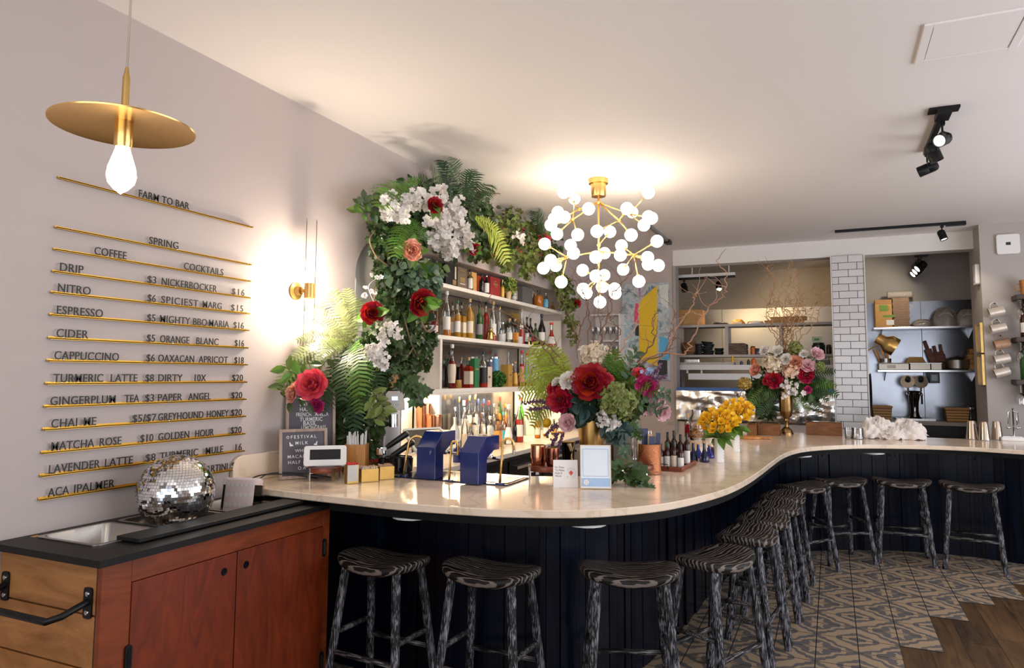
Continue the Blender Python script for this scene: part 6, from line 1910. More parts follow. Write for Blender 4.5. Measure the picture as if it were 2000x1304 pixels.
# pass shelf: grey open shelving across the left opening
SY = 10.1
x0, x1, za, zb_ = Y2(1322, 697, 1632, 634, SY)
zA = ony(1450, 632, SY).z; zB = ony(1450, 692, SY).z
sh2 = thing('pass_shelving', 'grey open shelving across the left kitchen opening', 'shelving', ((x0 + x1) / 2, SY + .15, zB - .1))
for z in (zA, zB):
 m = MB(); m.box(x0, x1, SY, SY + .34, z - .035, z); m.build('shelf', grey_shelf, sh2, bevel=.002)
for px in (1324, 1419, 1525):
 xx = ony(px, 660, SY).x
 m = MB(); m.box(xx - .02, xx + .02, SY, SY + .34, zB, zA - .035); m.build('upright', grey_shelf, sh2, bevel=.002)
for xx in (x0 + .02, x1 - .02):
 m = MB(); m.box(xx - .02, xx + .02, SY + .3, SY + .34, ZB - .2, zA); m.build('post', grey_shelf, sh2)
SYc = SY + .06
def S2(px, shelf):       # a standing place on a pass shelf
 z = zA if shelf == 'a' else zB
 p = ony(px, 650, SYc + .06); p.z = z + .0005
 return p
p0, p1 = S2(1324, 'a'), S2(1358, 'a'); k = mpp(p0)
t = thing('cardboard_carton', 'brown cardboard carton at the left end of the upper pass shelf', 'carton', (p0 + p1) / 2)
h_ = 31 * k
m = MB(); m.box(p0.x, p1.x, p0.y, p0.y + .24, p0.z, p0.z + h_); m.build('carton', cardboard, t, bevel=.003)
m = MB(); m.prism([(p1.x, p0.y), (p1.x + .10, p0.y + .05), (p1.x + .10, p0.y + .24), (p1.x + .001, p0.y + .24)], p0.z, p0.z + h_ * .99); m.build('side_flap', kraft, t)
lettering('~', .05, M4(((1, 0, 0, p0.x + .07), (0, 0, -1, p0.y - .001), (0, 1, 0, p0.z + h_ * .6), (0, 0, 0, 1))), t, letter_black, None, ext=.001, name='print_mark')
def bread(px, w_, c_, label, name, cat, shelf='a', hh=9):
 q = S2(px, shelf); k = mpp(q)
 t = thing(name, label, cat, q)
 rng = random.Random(px)
 P = []
 for i in range(7):
  u = i / 6; row = []
  for j in range(22):
   a = 2 * PI * j / 22
   r2 = math.cos(u * PI / 2) ** .5 * (1 + rng.uniform(-.08, .08))
   row.append(V((q.x + w_ * k / 2 * r2 * math.cos(a), q.y + .07 * r2 * math.sin(a), q.z + hh * k * math.sin(u * PI / 2) * (1 + .2 * math.sin(3 * a + px)))))
  row.append(row[0]); P.append(row)
 m = MB(); m.grid([r[::-1] for r in P]); m.build('body', c_, t, smooth=True)
 return t, q, k
t, q, k = bread(1408, 30, black_plastic, 'black folded bag lying on the upper pass shelf', 'black_bag', 'bag', hh=4)
m = MB(); m.tube(catmull([q + V((-.09, -.05, .012)), q + V((-.06, -.08, .03)), q + V((0, -.08, .02)), q + V((.05, -.06, .012))], 5), .005, 6); m.build('strap', black_plastic, t, smooth=True)
t, q, k = bread(1443, 24, mat('orange_net', (.62, .28, .05), .6, var=.35, scale=60), 'bag of orange snacks on the upper pass shelf', 'snack_bag', 'bag')
m = MB(); m.box(q.x - .05, q.x + .05, q.y - .075, q.y - .072, q.z + .005, q.z + .03); m.build('bag_label', label_cream, t)
t, q, k = bread(1476, 34, mat('cling_film', (.7, .68, .64), .15, var=.15, scale=15), 'loose clear plastic wrap on the upper pass shelf', 'plastic_wrap', 'wrap', hh=5)
m = MB(); m.tube([q + V((-.1, -.03, .02)), q + V((.1, -.03, .02))], .015, 10); m.build('roll', cardboard, t)
for i, (px0, px1, py, lab) in enumerate(((1506, 1576, 622, 'upper of two flat brown boxes stacked on the upper pass shelf'), (1494, 1570, 629, 'lower of two flat brown boxes stacked on the upper pass shelf'))):
 a, b = S2(px0, 'a'), S2(px1, 'a')
 hh = .045
 t = thing('flat_box', lab, 'box', V(((a.x + b.x) / 2, a.y + .1, a.z + (hh + .001) * (1 - i))))
 z0 = a.z + (hh + .001) * (1 - i)
 m = MB(); m.box(a.x, b.x, a.y, a.y + .2, z0, z0 + hh); m.build('tray', cardboard, t, bevel=.002)
 m = MB(); m.box(a.x - .004, b.x + .004, a.y - .004, a.y + .2, z0 + hh * .65, z0 + hh); m.build('lid', kraft, t)
# bowls and crockery in the shelf bays
slate = mat('slate_bowl', (.018, .022, .024), .3, var=.2)
def bowl(q, r, h, label, group, tilt=0, name='bowl'):
 t = thing(name, label, 'bowl', q, group)
 mt = M4.Translation(q) @ M4.Rotation(tilt, 4, 'Y')
 m = MB(); m.lathe([(r * .6, 0), (r * .9, h * .25), (r, h), (r * .94, h), (r * .84, h * .3), (.0, h * .12)], 24, mat=mt, cap=(True, False)); m.build('bowl', slate, t, smooth=50)
 m = MB(); m.lathe([(r * .95, h), (r * 1.015, h * 1.0), (r * 1.015, h * 1.06), (r * .95, h * 1.06)], 24, mat=mt, cap=(False, False)); m.build('rim', slate, t)
 return t
for px, n, r_, lab in ((1364, 5, 7.5, 'in the leftmost dark stack'), (1381, 6, 11.5, 'in the tall leaning middle stack'), (1404, 2, 9, 'in the low right-hand stack')):
 q = S2(px, 'b'); k = mpp(q)
 for i in range(n):
  hb = (22 if n == 5 else 26 if n == 6 else 13) * k / n
  qq = q + V(((.012 * math.sin(i * 2.1) if n == 6 else 0), 0 if px != 1381 else .03, i * hb * 1.0))
  bowl(qq, r_ * k, hb * .92, 'dark slate bowl ' + lab + ', ' + (['bottom', 'second', 'third', 'fourth', 'fifth', 'sixth'][i] + ' one up' if i else 'bottom one') + ', lower pass shelf', 'dark bowls on the pass shelf', .12 * i / 6 if n == 6 and i > 3 else 0)
q = S2(1345, 'b'); k = mpp(q)
t = thing('wicker_basket', 'dried brown wicker basket at the left of the lower pass shelf', 'basket', q)
m = MB(); m.lathe([(10 * k, 0), (14 * k, 12 * k), (13 * k, 24 * k), (12.3 * k, 24 * k), (13 * k, 12 * k), (9 * k, .01)], 22, mat=M4.Translation(q)); m.build('body', mat('wicker', (.20, .09, .03), .8, var=.4, scale=70, bump=.5, bscale=60), t, smooth=True)
m = MB(); rng = random.Random(1)
for i in range(60):
 a = rng.uniform(0, 2 * PI); m.tube([q + V((13 * k * math.cos(a), 13 * k * math.sin(a), rng.uniform(.02, .12))), q + V((14 * k * math.cos(a + .5), 14 * k * math.sin(a + .5), rng.uniform(.08, .22)))], .003, 4)
w_ = m.build('loose_straw', mat('dry_straw', (.24, .11, .035), .8, var=.3), t); w_['kind'] = 'stuff'
linen = mat('brown_linen', (.15, .105, .075), .9, var=.2, scale=40)
q = S2(1441, 'b'); k = mpp(q)
for i in range(6):
 t = thing('folded_napkin', 'folded brown linen in the pass shelf stack, ' + ['bottom one', 'second one up', 'third one up', 'fourth one up', 'fifth one up', 'topmost, drooping at its ends'][i], 'napkin', q + V((0, 0, i * 3.8 * k)), 'folded linens on the pass shelf')
 P = []; rng = random.Random(i)
 for j in range(13):
  u = -1 + j / 6; dz = (-.02 if i == 5 else -.003) * abs(u) ** 3 + .004 * math.sin(u * 4 + i)
  P.append([V((q.x + u * 17 * k, q.y - .08 + rng.uniform(-.004, .004), q.z + i * 3.8 * k + max(dz, 0 if i == 0 else -.02) + z)) for z in (.0, 3.5 * k)])
 vs = [];
 m = MB(); n_ = len(P)
 ring = [p[0] for p in P] + [p[1] for p in reversed(P)]
 m.add(ring + [p + V((0, .2, 0)) for p in ring], [tuple(range(2 * n_)), tuple(range(4 * n_ - 1, 2 * n_ - 1, -1))] + [((j + 1) % (2 * n_), j, j + 2 * n_, (j + 1) % (2 * n_) + 2 * n_) for j in range(2 * n_)])
 m.build('cloth', linen, t, smooth=40)
 m = MB(); m.tube([q + V((-15 * k, -.082, i * 3.8 * k + 1.7 * k)), q + V((15 * k, -.082, i * 3.8 * k + 1.7 * k))], .003, 5); m.build('fold', linen, t)
for px, r_, h_, m_, lab, nm in ((1470, 5, 16, mat('orange_jar', (.62, .16, .03), .3), 'orange spice jar beside the linen stack on the pass shelf', 'spice_jar'), (1478, 5, 12, mat('violet_jar', (.05, .04, .09), .3), 'dark violet spice jar right of the orange one', 'spice_jar'), (1598, 12, 22, slate, 'black pot at the right of the lower pass shelf', 'pot'), (1618, 5, 18, black_plastic, 'little black kettle by the right edge of the pass shelf', 'kettle')):
 q = S2(px, 'b'); k = mpp(q)
 t = thing(nm, lab, nm.replace('_', ' '), q)
 m = MB(); m.lathe([(r_ * k * .95, 0), (r_ * k, .01), (r_ * k, h_ * k * .8), (r_ * k * .8, h_ * k * .9)], 20, mat=M4.Translation(q)); m.build('body', m_, t, smooth=40)
 m = MB(); m.lathe([(r_ * k * .85, h_ * k * .9), (r_ * k * .85, h_ * k), (r_ * k * .3, h_ * k * 1.05)], 18, mat=M4.Translation(q)); m.build('lid', black_plastic, t, smooth=40)
q = S2(1595, 'b'); q.z += 24 * mpp(q)
t = thing('price_tag', 'pale green paper tag standing on the black pot lid', 'tag', q)
m = MB(); m.box(q.x - .06, q.x + .06, q.y - .002, q.y, q.z, q.z + .07, mat=None); m.build('card', mat('green_tag', (.52, .70, .52), .6), t)
m = MB(); m.box(q.x - .03, q.x + .03, q.y - .0028, q.y - .002, q.z + .02, q.z + .045); m.build('print', mat('tag_print', (.1, .3, .15), .6), t)
# stainless lower pass: rail, heat lamp bar, window and foil-wrapped ledge
y5 = 9.95
x0, x1, z0, z1 = Y2(1326, 722, 1632, 712, y5)
t = thing('pass_counter', 'stainless pass counter with a white heat lamp bar below the shelving', 'counter', ((x0 + x1) / 2, y5 + .2, ZB - .3))
m = MB(); m.box(x0, x1, y5, y5 + .4, z0, z1); m.build('hot_shelf', white_trim, t, bevel=.003)
x2, x3, z2, z3 = Y2(1330, 690, 1632, 711, y5)
m = MB(); m.box(ony(1325, 711, y5).x, ony(1432, 711, y5).x, y5 + .02, y5 + .3, ony(1380, 713, y5).z, ony(1380, 707, y5).z); m.build('ledge', grey_shelf, t)
a0, a1, b0, b1_ = Y2(1344, 741, 1632, 730, y5 + .05)
m = MB(); m.box(a0, a1, y5 + .05, y5 + .10, b0, b1_); m.build('heat_lamp_bar', white_plastic, t, bevel=.004)
for px in (1330, 1630):
 xx = ony(px, 750, y5).x
 m = MB(); m.box(xx - .012, xx + .012, y5, y5 + .03, ony(px, 765, y5).z, z0); m.build('post', steel, t)
for px in (1340, 1368):
 xx = ony(px, 726, y5).x; m = MB(); m.lathe([(.012, -.06), (.018, -.05), (.012, 0)], 12, mat=M4.Translation((xx, y5 + .08, b1_ + .06))); m.build('lamp_bracket', white_plastic, t, smooth=40)
a0, a1, b0, b1_ = Y2(1322, 766, 1634, 760, BY - .03)
m = MB(); m.box(a0, a1, BY - .035, BY + .5, b0, b1_); m.build('blue_tape_edge', mat('blue_tape', (.05, .14, .42), .45), t)
# wrinkled foil
rng = random.Random(21)
a0, a1, b0, b1_ = Y2(1322, 818, 1634, 766.5, BY - .02)
nx, nz = 110, 26
pts = [(rng.uniform(0, 1), rng.uniform(0, 1), rng.uniform(-1, 1), rng.uniform(0, PI), rng.uniform(.03, .13)) for _ in range(80)]
P = []
for i in range(nx + 1):
 row = []
 for j in range(nz + 1):
  u, v = i / nx, j / nz
  d = 0
  for (cu, cv, am, an, wd) in pts:
   du, dv = (u - cu) * 4.5, (v - cv)
   s_ = du * math.cos(an) + dv * math.sin(an); l_ = -du * math.sin(an) + dv * math.cos(an)
   if abs(l_) < .5 and abs(s_) < wd * 2:
    d += am * max(0, 1 - abs(s_) / (wd * 2)) * max(0, 1 - abs(l_) / .5)
  row.append(V((a0 + (a1 - a0) * u, BY - .045 - .018 * d, b0 + (b1_ - b0) * v)))
 P.append(row)
m = MB(); m.grid(P); m.build('foil_apron', mat('foil', (.88, .86, .84), .24, 1, var=.04), t)
# clutter on the counter behind the lamp bar
for i, (px, w_, h_, m_, lab) in enumerate(((1352, 30, 9, steel, 'steel tray of cutlery left on the ledge under the lower pass shelf'), (1431, 5, 13, mat('yellow_bottle', (.72, .45, .02), .4), 'yellow squeeze bottle under the lower pass shelf'), (1448, 6, 8, mat('small_navy', (.03, .05, .14), .4), 'little navy jar under the lower pass shelf'), (1462, 6, 11, mat('small_dark', (.04, .03, .03), .4), 'little black jar under the lower pass shelf'), (1472, 9, 14, mat('small_orange', (.62, .12, .02), .35), 'orange tub under the lower pass shelf'), (1607, 26, 15, slate, 'black crockery bin behind the far bouquet under the lower pass shelf'))):
 q = ony(px, 712, y5 + .15); q.z = (ony(1380, 707, y5).z if px < 1432 else z1) + .0008; k = mpp(q)
 t = thing(('cutlery_tray', 'squeeze_bottle', 'small_jar', 'small_jar', 'tub', 'crockery_bin')[i], lab, ('tray', 'bottle', 'jar', 'jar', 'tub', 'bin')[i], q)
 r2 = w_ * k / 2
 if w_ > 20:
  m = MB(); m.rbox(q.x - r2, q.x + r2, q.y - .06, q.y + .06, q.z, q.z + h_ * k * .6, .01); m.build('bin', m_, t)
  for s_ in range(5):
   m = MB(); m.tube([q + V((-r2 * .8 + s_ * r2 * .4, -.02, h_ * k * .5)), q + V((-r2 * .7 + s_ * r2 * .4, .03, h_ * k))], .006, 6); m.build('utensil', chrome, t, smooth=True)
 else:
  m = MB(); m.lathe([(r2, 0), (r2, h_ * k * .7), (r2 * .6, h_ * k * .8)], 16, mat=M4.Translation(q)); m.build('body', m_, t, smooth=40)
  m = MB(); m.lathe([(r2 * .6, h_ * k * .8), (r2 * .25, h_ * k)], 12, mat=M4.Translation(q)); m.build('cap', m_, t, smooth=40)
# ---------------------------------------------------------------- right-hand bay
RYs = 10.62
def shelfline(px0, px1, py, th, name, label, y=RYs, d=.36):
 a, b = ony(px0, py, y), ony(px1, py, y)
 z = (a.z + b.z) / 2
 t = thing(name, label, 'shelf', ((a.x + b.x) / 2, y + d / 2, z - .05))
 m = MB(); m.box(a.x, b.x, y, y + d, z - th, z); m.build('board', steel, t, bevel=.003)
 for q in (.08, .92):
  xx = a.x + (b.x - a.x) * q
  m = MB(); m.prism([(y + .02, z - th), (y + d, z - th - .12), (y + d, z - th)], xx - .005, xx + .005, mat=M4(((0, 0, 1, 0), (1, 0, 0, 0), (0, 1, 0, 0), (0, 0, 0, 1)))); m.build('bracket', steel, t)
 return z
zU = shelfline(1706, 1920, 637, .03, 'steel_shelf', 'upper steel shelf in the right kitchen opening')
zL = shelfline(1714, 1926, 722, .03, 'steel_shelf', 'lower steel shelf in the right kitchen opening, above the draft tower')
def S3(px, z, dy=.1):
 p = ony(px, 680, RYs + dy); p.z = z + .0008
 return p
a, b = S3(1712, zU, .04), S3(1745, zU, .04); k = mpp(a); h_ = 54 * k
t = thing('takeaway_carton', 'tall tan takeaway carton with green print on the upper steel shelf', 'carton', (a + b) / 2)
m = MB(); m.box(a.x, b.x, a.y, a.y + .25, a.z, a.z + h_ * .84); m.build('carton', cardboard, t, bevel=.003)
m = MB(); m.box(a.x, b.x, a.y, a.y + .25, a.z + h_ * .84, a.z + h_); m.build('top_flap', kraft, t, bevel=.003)
gp = mat('green_print', (.16, .28, .05), .7)
for i in range(5):
 m = MB(); z = a.z + h_ * (.58 + .045 * i); m.box(a.x + .05, a.x + .05 + .10 + .02 * (i % 2), a.y - .001, a.y, z, z + .016); m.build('green_print', gp, t)
lettering('ECO', .05, M4(((1, 0, 0, a.x + .09), (0, 0, -1, a.y - .001), (0, 1, 0, a.z + h_ * .38), (0, 0, 0, 1))), t, gp, .14, ext=.001) if False else None
m = MB(); m.box(a.x + .09, a.x + .24, a.y - .001, a.y, a.z + h_ * .36, a.z + h_ * .44); m.build('green_block', gp, t)
m = MB(); m.box(a.x + .13, a.x + .22, a.y - .001, a.y, a.z + h_ * .08, a.z + h_ * .26); m.build('white_sticker', paper_white, t)
a, b = S3(1746, zU, .06), S3(1780, zU, .06)
nbx = 18
tray_m = mat('pulp_tray', (.30, .20, .14), .85, var=.15, island=.2)
hb = 57 * k / nbx
for i in range(nbx):
 t = thing('pulp_tray', 'brown takeaway box in the stack beside the tan carton, ' + ('bottom one' if i == 0 else 'topmost, under a crumpled paper roll' if i == nbx - 1 else ['', 'second', 'third', 'fourth', 'fifth', 'sixth', 'seventh', 'eighth', 'ninth', 'tenth', 'eleventh', 'twelfth', 'thirteenth', 'fourteenth', 'fifteenth', 'sixteenth', 'seventeenth'][i] + ' one up'), 'takeaway box', V(((a.x + b.x) / 2, a.y + .1, a.z + i * hb)), 'stacked takeaway boxes')
 z = a.z + i * hb; e = .004 * math.sin(i * 1.7)
 m = MB(); m.prism([(a.x + .006 + e, a.y + .006), (b.x - .006 + e, a.y + .006), (b.x - .006 + e, a.y + .21), (a.x + .006 + e, a.y + .21)], z, z + hb * .7)
 m.build('box', tray_m, t)
 m = MB(); m.box(a.x + e, b.x + e, a.y, a.y + .216, z + hb * .7, z + hb * .97); m.build('flange', tray_m, t)
q = V(((a.x + b.x) / 2, a.y + .1, a.z + nbx * hb + .0005))
t = thing('paper_roll', 'crumpled grey paper roll on top of the takeaway box stack', 'paper', q)
m = MB(); m.lathe([(.04, -.15), (.048, -.14), (.046, 0), (.05, .14), (.04, .15)], 12, mat=M4.Translation(q + V((0, 0, .05))) @ M4.Rotation(PI / 2, 4, 'Y')); m.build('roll', mat('grey_paper', (.42, .38, .35), .8, var=.3, scale=30), t, smooth=30)
m = MB(); m.lathe([(.02, -.152), (.02, .152)], 12, mat=M4.Translation(q + V((0, 0, .05))) @ M4.Rotation(PI / 2, 4, 'Y')); m.build('core', cardboard, t)
film = mat('plastic_bag', (.42, .37, .33), .25, var=.3, scale=12, trans=.15)
for px, w_, hh, lab in ((1804, 40, 14, 'flat grey plastic sleeve of lids, left on the upper steel shelf'), (1848, 46, 34, 'swirled plastic bag of lids, middle of the upper steel shelf'), (1892, 42, 30, 'plastic bag of lids at the right end of the upper steel shelf')):
 q = S3(px, zU, .16); k = mpp(q); rng = random.Random(px)
 t = thing('plastic_bag', lab, 'bag', q, 'plastic bags on the steel shelf')
 P = []
 for i in range(10):
  u = i / 9; row = []
  for j in range(28):
   a_ = 2 * PI * j / 28
   r2 = math.cos(u * PI / 2) ** .6 * (1 + .06 * math.sin(5 * a_ + px) + rng.uniform(-.05, .05))
   row.append(V((q.x + w_ * k / 2 * r2 * math.cos(a_), q.y + .11 * r2 * math.sin(a_), q.z + hh * k * math.sin(u * PI / 2) * (1 + .12 * math.sin(4 * a_ + px)))))
  row.append(row[0]); P.append(row)
 m = MB(); m.grid([r[::-1] for r in P]); m.build('bag', film, t, smooth=60)
 m = MB(); m.tube([q + V((w_ * k * .25 * math.cos(a_), -.10, hh * k * (.5 + .25 * math.sin(a_)))) for a_ in [PI * i / 8 for i in range(9)]], .004, 5); m.build('fold_edge', white_plastic, t, smooth=True)
# brass task lamp at the left
q = ony(1697, 687, 10.0)
t = thing('brass_lamp', 'brass task lamp on an arm beside the tiled pillar', 'lamp', q)
h0, h1 = ony(1714, 660, 10.0), ony(1748, 678, 10.0)
m = MB(); m.tube([V((xp1 + .012, 10.0, q.z)), h0 + (h1 - h0) * .35], .008, 8); m.box(xp1 + .0085, xp1 + .03, 9.95, 10.05, q.z - .05, q.z + .05); m.build('arm', brass, t)
d = (h1 - h0).normalized(); F = frame(h0, d); L_ = (h1 - h0).length
m = MB(); m.lathe([(.0, -.01), (.062, -.01), (.068, .01), (.066, L_ * .3), (.08, L_ * .42), (.115, L_ * .62), (.115, L_ * 1.05), (.105, L_ * 1.05), (.10, L_ * .65)], 26, mat=F, cap=(False, False)); m.build('shade', brass, t, smooth=40)
# things on the lower steel shelf
q = S3(1728, zL, .2); k = mpp(q)
t = thing('utensil_caddy', 'caddy of wooden spoons at the left of the lower steel shelf', 'utensil caddy', q)
m = MB(); m.lathe([(9 * k, 0), (11 * k, 22 * k), (10.4 * k, 22 * k), (8.6 * k, .006)], 18, mat=M4.Translation(q)); m.build('pot', steel, t, smooth=40)
for i in range(9):
 a_ = i * .7; dd = V((math.cos(a_), math.sin(a_) * .5, 0)); m = MB(); m.tube([q + dd * 5 * k + V((0, 0, .01)), q + dd * 13 * k + V((-.05, 0, 40 * k))], .008, 6); m.build('spoon', bamboo, t, smooth=True)
a, b = S3(1716, zL, .0), S3(1838, zL, .0)
for i, (px0, px1, lab) in enumerate(((1715, 1774, 'left steel pan of wrapped food on the lower steel shelf'), (1776, 1816, 'middle steel pan on the lower steel shelf'), (1817, 1838, 'small right steel pan on the lower steel shelf'))):
 a, b = S3(px0, zL, .012), S3(px1, zL, .012)
 t = thing('food_pan', lab, 'pan', (a + b) / 2, 'food pans on the lower shelf')
 m = MB(); h_ = 13 * k
 m.box(a.x, b.x, a.y, a.y + .18, a.z, a.z + h_ * .9); m.build('pan', steel_sheet, t, bevel=.004)
 m = MB(); m.box(a.x - .006, b.x + .006, a.y - .006, a.y + .186, a.z + h_ * .9, a.z + h_); m.build('lid', LIQ['frosted'] if i == 0 else steel, t, bevel=.002)
 if i == 0:
  m = MB(); m.box(a.x + .1, a.x + .2, a.y - .001, a.y, a.z + .02, a.z + h_ * .7); m.build('sticker', label_white, t)
a, b = S3(1769, zL, .05), S3(1808, zL, .05)
z = zL + 13 * k + .003
t = thing('clamshell_box', 'tan cardboard clamshell resting on the middle steel pans', 'box', V(((a.x + b.x) / 2, a.y, z)))
m = MB(); m.prism([(a.x, 0), (b.x, 0), (b.x - .04, 11 * k), (a.x + .04, 11 * k)], a.y, a.y + .1, mat=M4(((1, 0, 0, 0), (0, 0, 1, 0), (0, 1, 0, z), (0, 0, 0, 1)))); m.build('box', cardboard, t, bevel=.004)
m = MB(); m.box(a.x - .006, b.x + .006, a.y - .004, a.y + .104, z + .004, z + .01); m.build('seam', kraft, t)
for i, (px, py, tx_, ty_, w_, lab) in enumerate(((1822, 705, 1806, 665, .04, 'wooden fork-like spatula leaning left among the boards'), (1832, 705, 1824, 675, .09, 'dark wooden cutting board leaning in the middle'), (1844, 710, 1836, 672, .035, 'narrow wooden paddle leaning right of the boards'))):
 q = S3(px, zL, .24 + .03 * i); e = ony(tx_, ty_, RYs + .30 + .02 * i)
 z = zL + (13 * k + .004 if i < 2 else .001)
 q.z = z
 t = thing('wooden_paddle', lab + ', lower steel shelf', 'paddle', q, 'wooden boards on the lower steel shelf')
 dv = (e - q); F = frame(q, dv, up=(0, 1, 0))
 m = MB(); L_ = dv.length
 m.box(-w_, w_, -.008, .008, .0, L_ * .62, mat=F); m.build('blade', walnut, t, bevel=.004)
 m = MB(); m.box(-.018, .018, -.007, .007, L_ * .62, L_, mat=F); m.build('handle', walnut, t, bevel=.004)
q = S3(1869, zL, .12)
t = thing('stock_pot', 'round perforated steel pot on the right of the lower steel shelf', 'pot', q)
m = MB(); m.lathe([(17 * k, 0), (20 * k, .02), (20 * k, 18 * k), (20.8 * k, 18.5 * k), (19 * k, 18.5 * k), (19 * k, .02)], 30, mat=M4.Translation(q) ); m.build('pot', mat('pot_steel', (.30, .29, .28), .35, 1, var=.4, scale=60), t, smooth=40)
m = MB(); m.lathe([(20 * k, 18.6 * k), (15 * k, 23 * k), (4 * k, 24.5 * k), (3 * k, 26 * k), (.5 * k, 27 * k)], 28, mat=M4.Translation(q)); m.build('lid', steel, t, smooth=40)
q = S3(1905, zL, .14)
for i in range(4):
 t = thing('takeaway_box', 'brown takeaway box at the right end of the lower shelf, ' + ('bottom of stack', 'second one up', 'third one up', 'top of stack')[i], 'takeaway box', q + V((0, 0, i * .068)), 'brown boxes at the shelf end')
 m = MB(); z = q.z + i * .068; m.box(q.x - .1 + .02 * (i % 2), q.x + .11, q.y - .09, q.y + .09, z, z + .064); m.build('box', cardboard if i == 0 else kraft, t, bevel=.003)
 m = MB(); m.box(q.x - .102 + .02 * (i % 2), q.x + .112, q.y - .092, q.y + .09, z + .045, z + .05); m.build('lid_edge', cardboard, t)
p = ony(1826, 730, RYs)
t = thing('wall_switch', 'dark square switch box hanging under the lower steel shelf', 'switch box', (p.x, RYs + .1, p.z - .07))
m = MB(); m.rbox(p.x - .06, p.x + .06, RYs + .06, RYs + .14, p.z - .12, zL - .0305, .01); m.build('box', black_plastic, t)
m = MB(); m.box(p.x - .035, p.x + .035, RYs + .056, RYs + .06, p.z - .09, p.z - .01); m.build('face', mat('switch_face', (.1, .14, .2), .2), t)
# counter of the bay and what stands on it
zc2 = ony(1800, 822, RYs).z
a, b = ony(1690, 822, RYs - .1), ony(1930, 822, RYs - .1)
t = thing('bay_counter', 'low dark counter under the draft tower in the right opening', 'counter', ((a.x + b.x) / 2, RYs + .1, 0))
m = MB(); m.box(a.x - .1, b.x + .1, RYs - .15, KR - .015, zc2 - .045, zc2); m.build('worktop', mat('bay_worktop', (.35, .32, .28), .4), t, bevel=.003)
m = MB(); m.box(a.x - .1, b.x + .1, RYs - .1, KR - .015, 0, zc2 - .045); m.build('body', mat('dark_bay', (.012, .011, .011), .4), t)
q = ony(1787, 812, RYs + .08); q.z = zc2 + .0008; k = mpp(q)
t = thing('draft_tower', 'chrome double draft tower with two black-disc taps and a drip tray', 'draft tower', q)
m = MB(); m.box(q.x - 34 * k, q.x + 34 * k, q.y - .1, q.y + .08, q.z, q.z + .03); m.build('drip_tray', steel, t, bevel=.004)
H = 62 * k
m = MB(); m.lathe([(.09, .0305), (.06, .05), (.045, .12), (.05, H * .55), (.075, H * .84), (.085, H * .9), (.06, H * .93)], 24, mat=M4.Translation(q)); m.build('column', mat('dark_chrome', (.20, .19, .18), .08, 1, var=.2), t, smooth=40)
for s_ in (-1, 1):
 c_ = q + V((s_ * 11 * k, -.03, H * .86))
 m = MB(); m.tube([q + V((0, -.03, H * .86)), c_], .026, 12); m.lathe([(.018, 0), (.018, .1)], 12, mat=frame(c_, (0, -1, -.2))); m.tube([c_ + V((0, -.1, -.02)), c_ + V((0, -.11, -.14))], .012, 8); m.build('faucet', chrome, t, smooth=40)
 m = MB(); m.lathe([(.085, 0), (.085, .015)], 26, mat=frame(c_ + V((0, -.05, .15)), (s_ * .2, -1, .15))); m.tube([c_ + V((0, -.05, .02)), c_ + V((0, -.05, .12))], .012, 8); d_ = m.build('tap_badge', mat('badge_rim', (.45, .38, .3), .3, .7), t, smooth=40)
 m = MB(); m.lathe([(.035, 0), (.03, .05)], 18, mat=frame(c_ + V((0, -.066, .17)), (0, -.8, .5))); m.build('tap_handle', black_plastic, d_, smooth=40)
for px, w_, lab in ((1723, 34, 'wire-and-wood basket at the left of the low bay counter'), (1868, 40, 'brown slatted basket at the right of the low bay counter')):
 q = ony(px, 815, RYs - .02); q.z = zc2 + .0008; k = mpp(q); r2 = w_ * k / 2; h_ = 26 * k
 t = thing('slatted_basket', lab, 'basket', q, 'baskets on the low counter')
 wkr = mat('basket_weave', (.20, .11, .05), .75, var=.4, scale=50, bump=.4, bscale=70)
 m = MB(); m.prism([(-r2 * .85, 0), (r2 * .85, 0), (r2, h_), (-r2, h_)], -.1, .1, mat=M4(((1, 0, 0, q.x), (0, 0, 1, q.y), (0, 1, 0, q.z), (0, 0, 0, 1)))); m.build('body', wkr, t)
 m = MB()
 for i in range(5):
  z = q.z + h_ * (.12 + .2 * i); w2 = r2 * (.87 + .13 * (z - q.z) / h_); m.box(q.x - w2, q.x + w2, q.y - .106, q.y - .1, z, z + .02)
 m.build('slats', cardboard, t)
 m = MB(); m.tube([V((q.x - r2, q.y - .105, q.z + h_)), V((q.x + r2, q.y - .105, q.z + h_)), V((q.x + r2, q.y + .105, q.z + h_)), V((q.x - r2, q.y + .105, q.z + h_))], .012, 6, closed=True); m.build('rim', kraft, t)
q = ony(1896, 815, RYs - .0); q.z = zc2 + .0008; k = mpp(q)
t = thing('syrup_jug', 'dark jug with a steel lid right of the slatted basket', 'jug', q)
m = MB(); m.lathe([(8 * k, 0), (9 * k, 12 * k), (6 * k, 22 * k), (6 * k, 26 * k)], 20, mat=M4.Translation(q)); m.build('jug', mat('smoked_jug', (.06, .05, .045), .15), t, smooth=40)
m = MB(); m.lathe([(6.4 * k, 26 * k), (6.4 * k, 29 * k), (2 * k, 32 * k)], 18, mat=M4.Translation(q)); m.build('lid', steel, t, smooth=40)
p = ony(1702, 765, 10.1)
t = thing('hanging_pan', 'round black pan hung on the side of the tiled pillar', 'pan', (xp1 + .03, 10.0, p.z - .25))
mt = M4(((0, 0, 1, xp1 + .009), (1, 0, 0, 9.95), (0, 1, 0, p.z), (0, 0, 0, 1)))
m = MB(); m.lathe([(.0, 0), (.19, 0), (.24, .05), (.23, .05), (.18, .012), (0, .012)], 30, mat=mt, cap=(False, False)); m.build('pan', black_metal, t, smooth=40)
m = MB(); m.box(xp1 + .02, xp1 + .04, 9.93, 9.97, p.z + .2, p.z + .45); m.build('handle', black_metal, t)
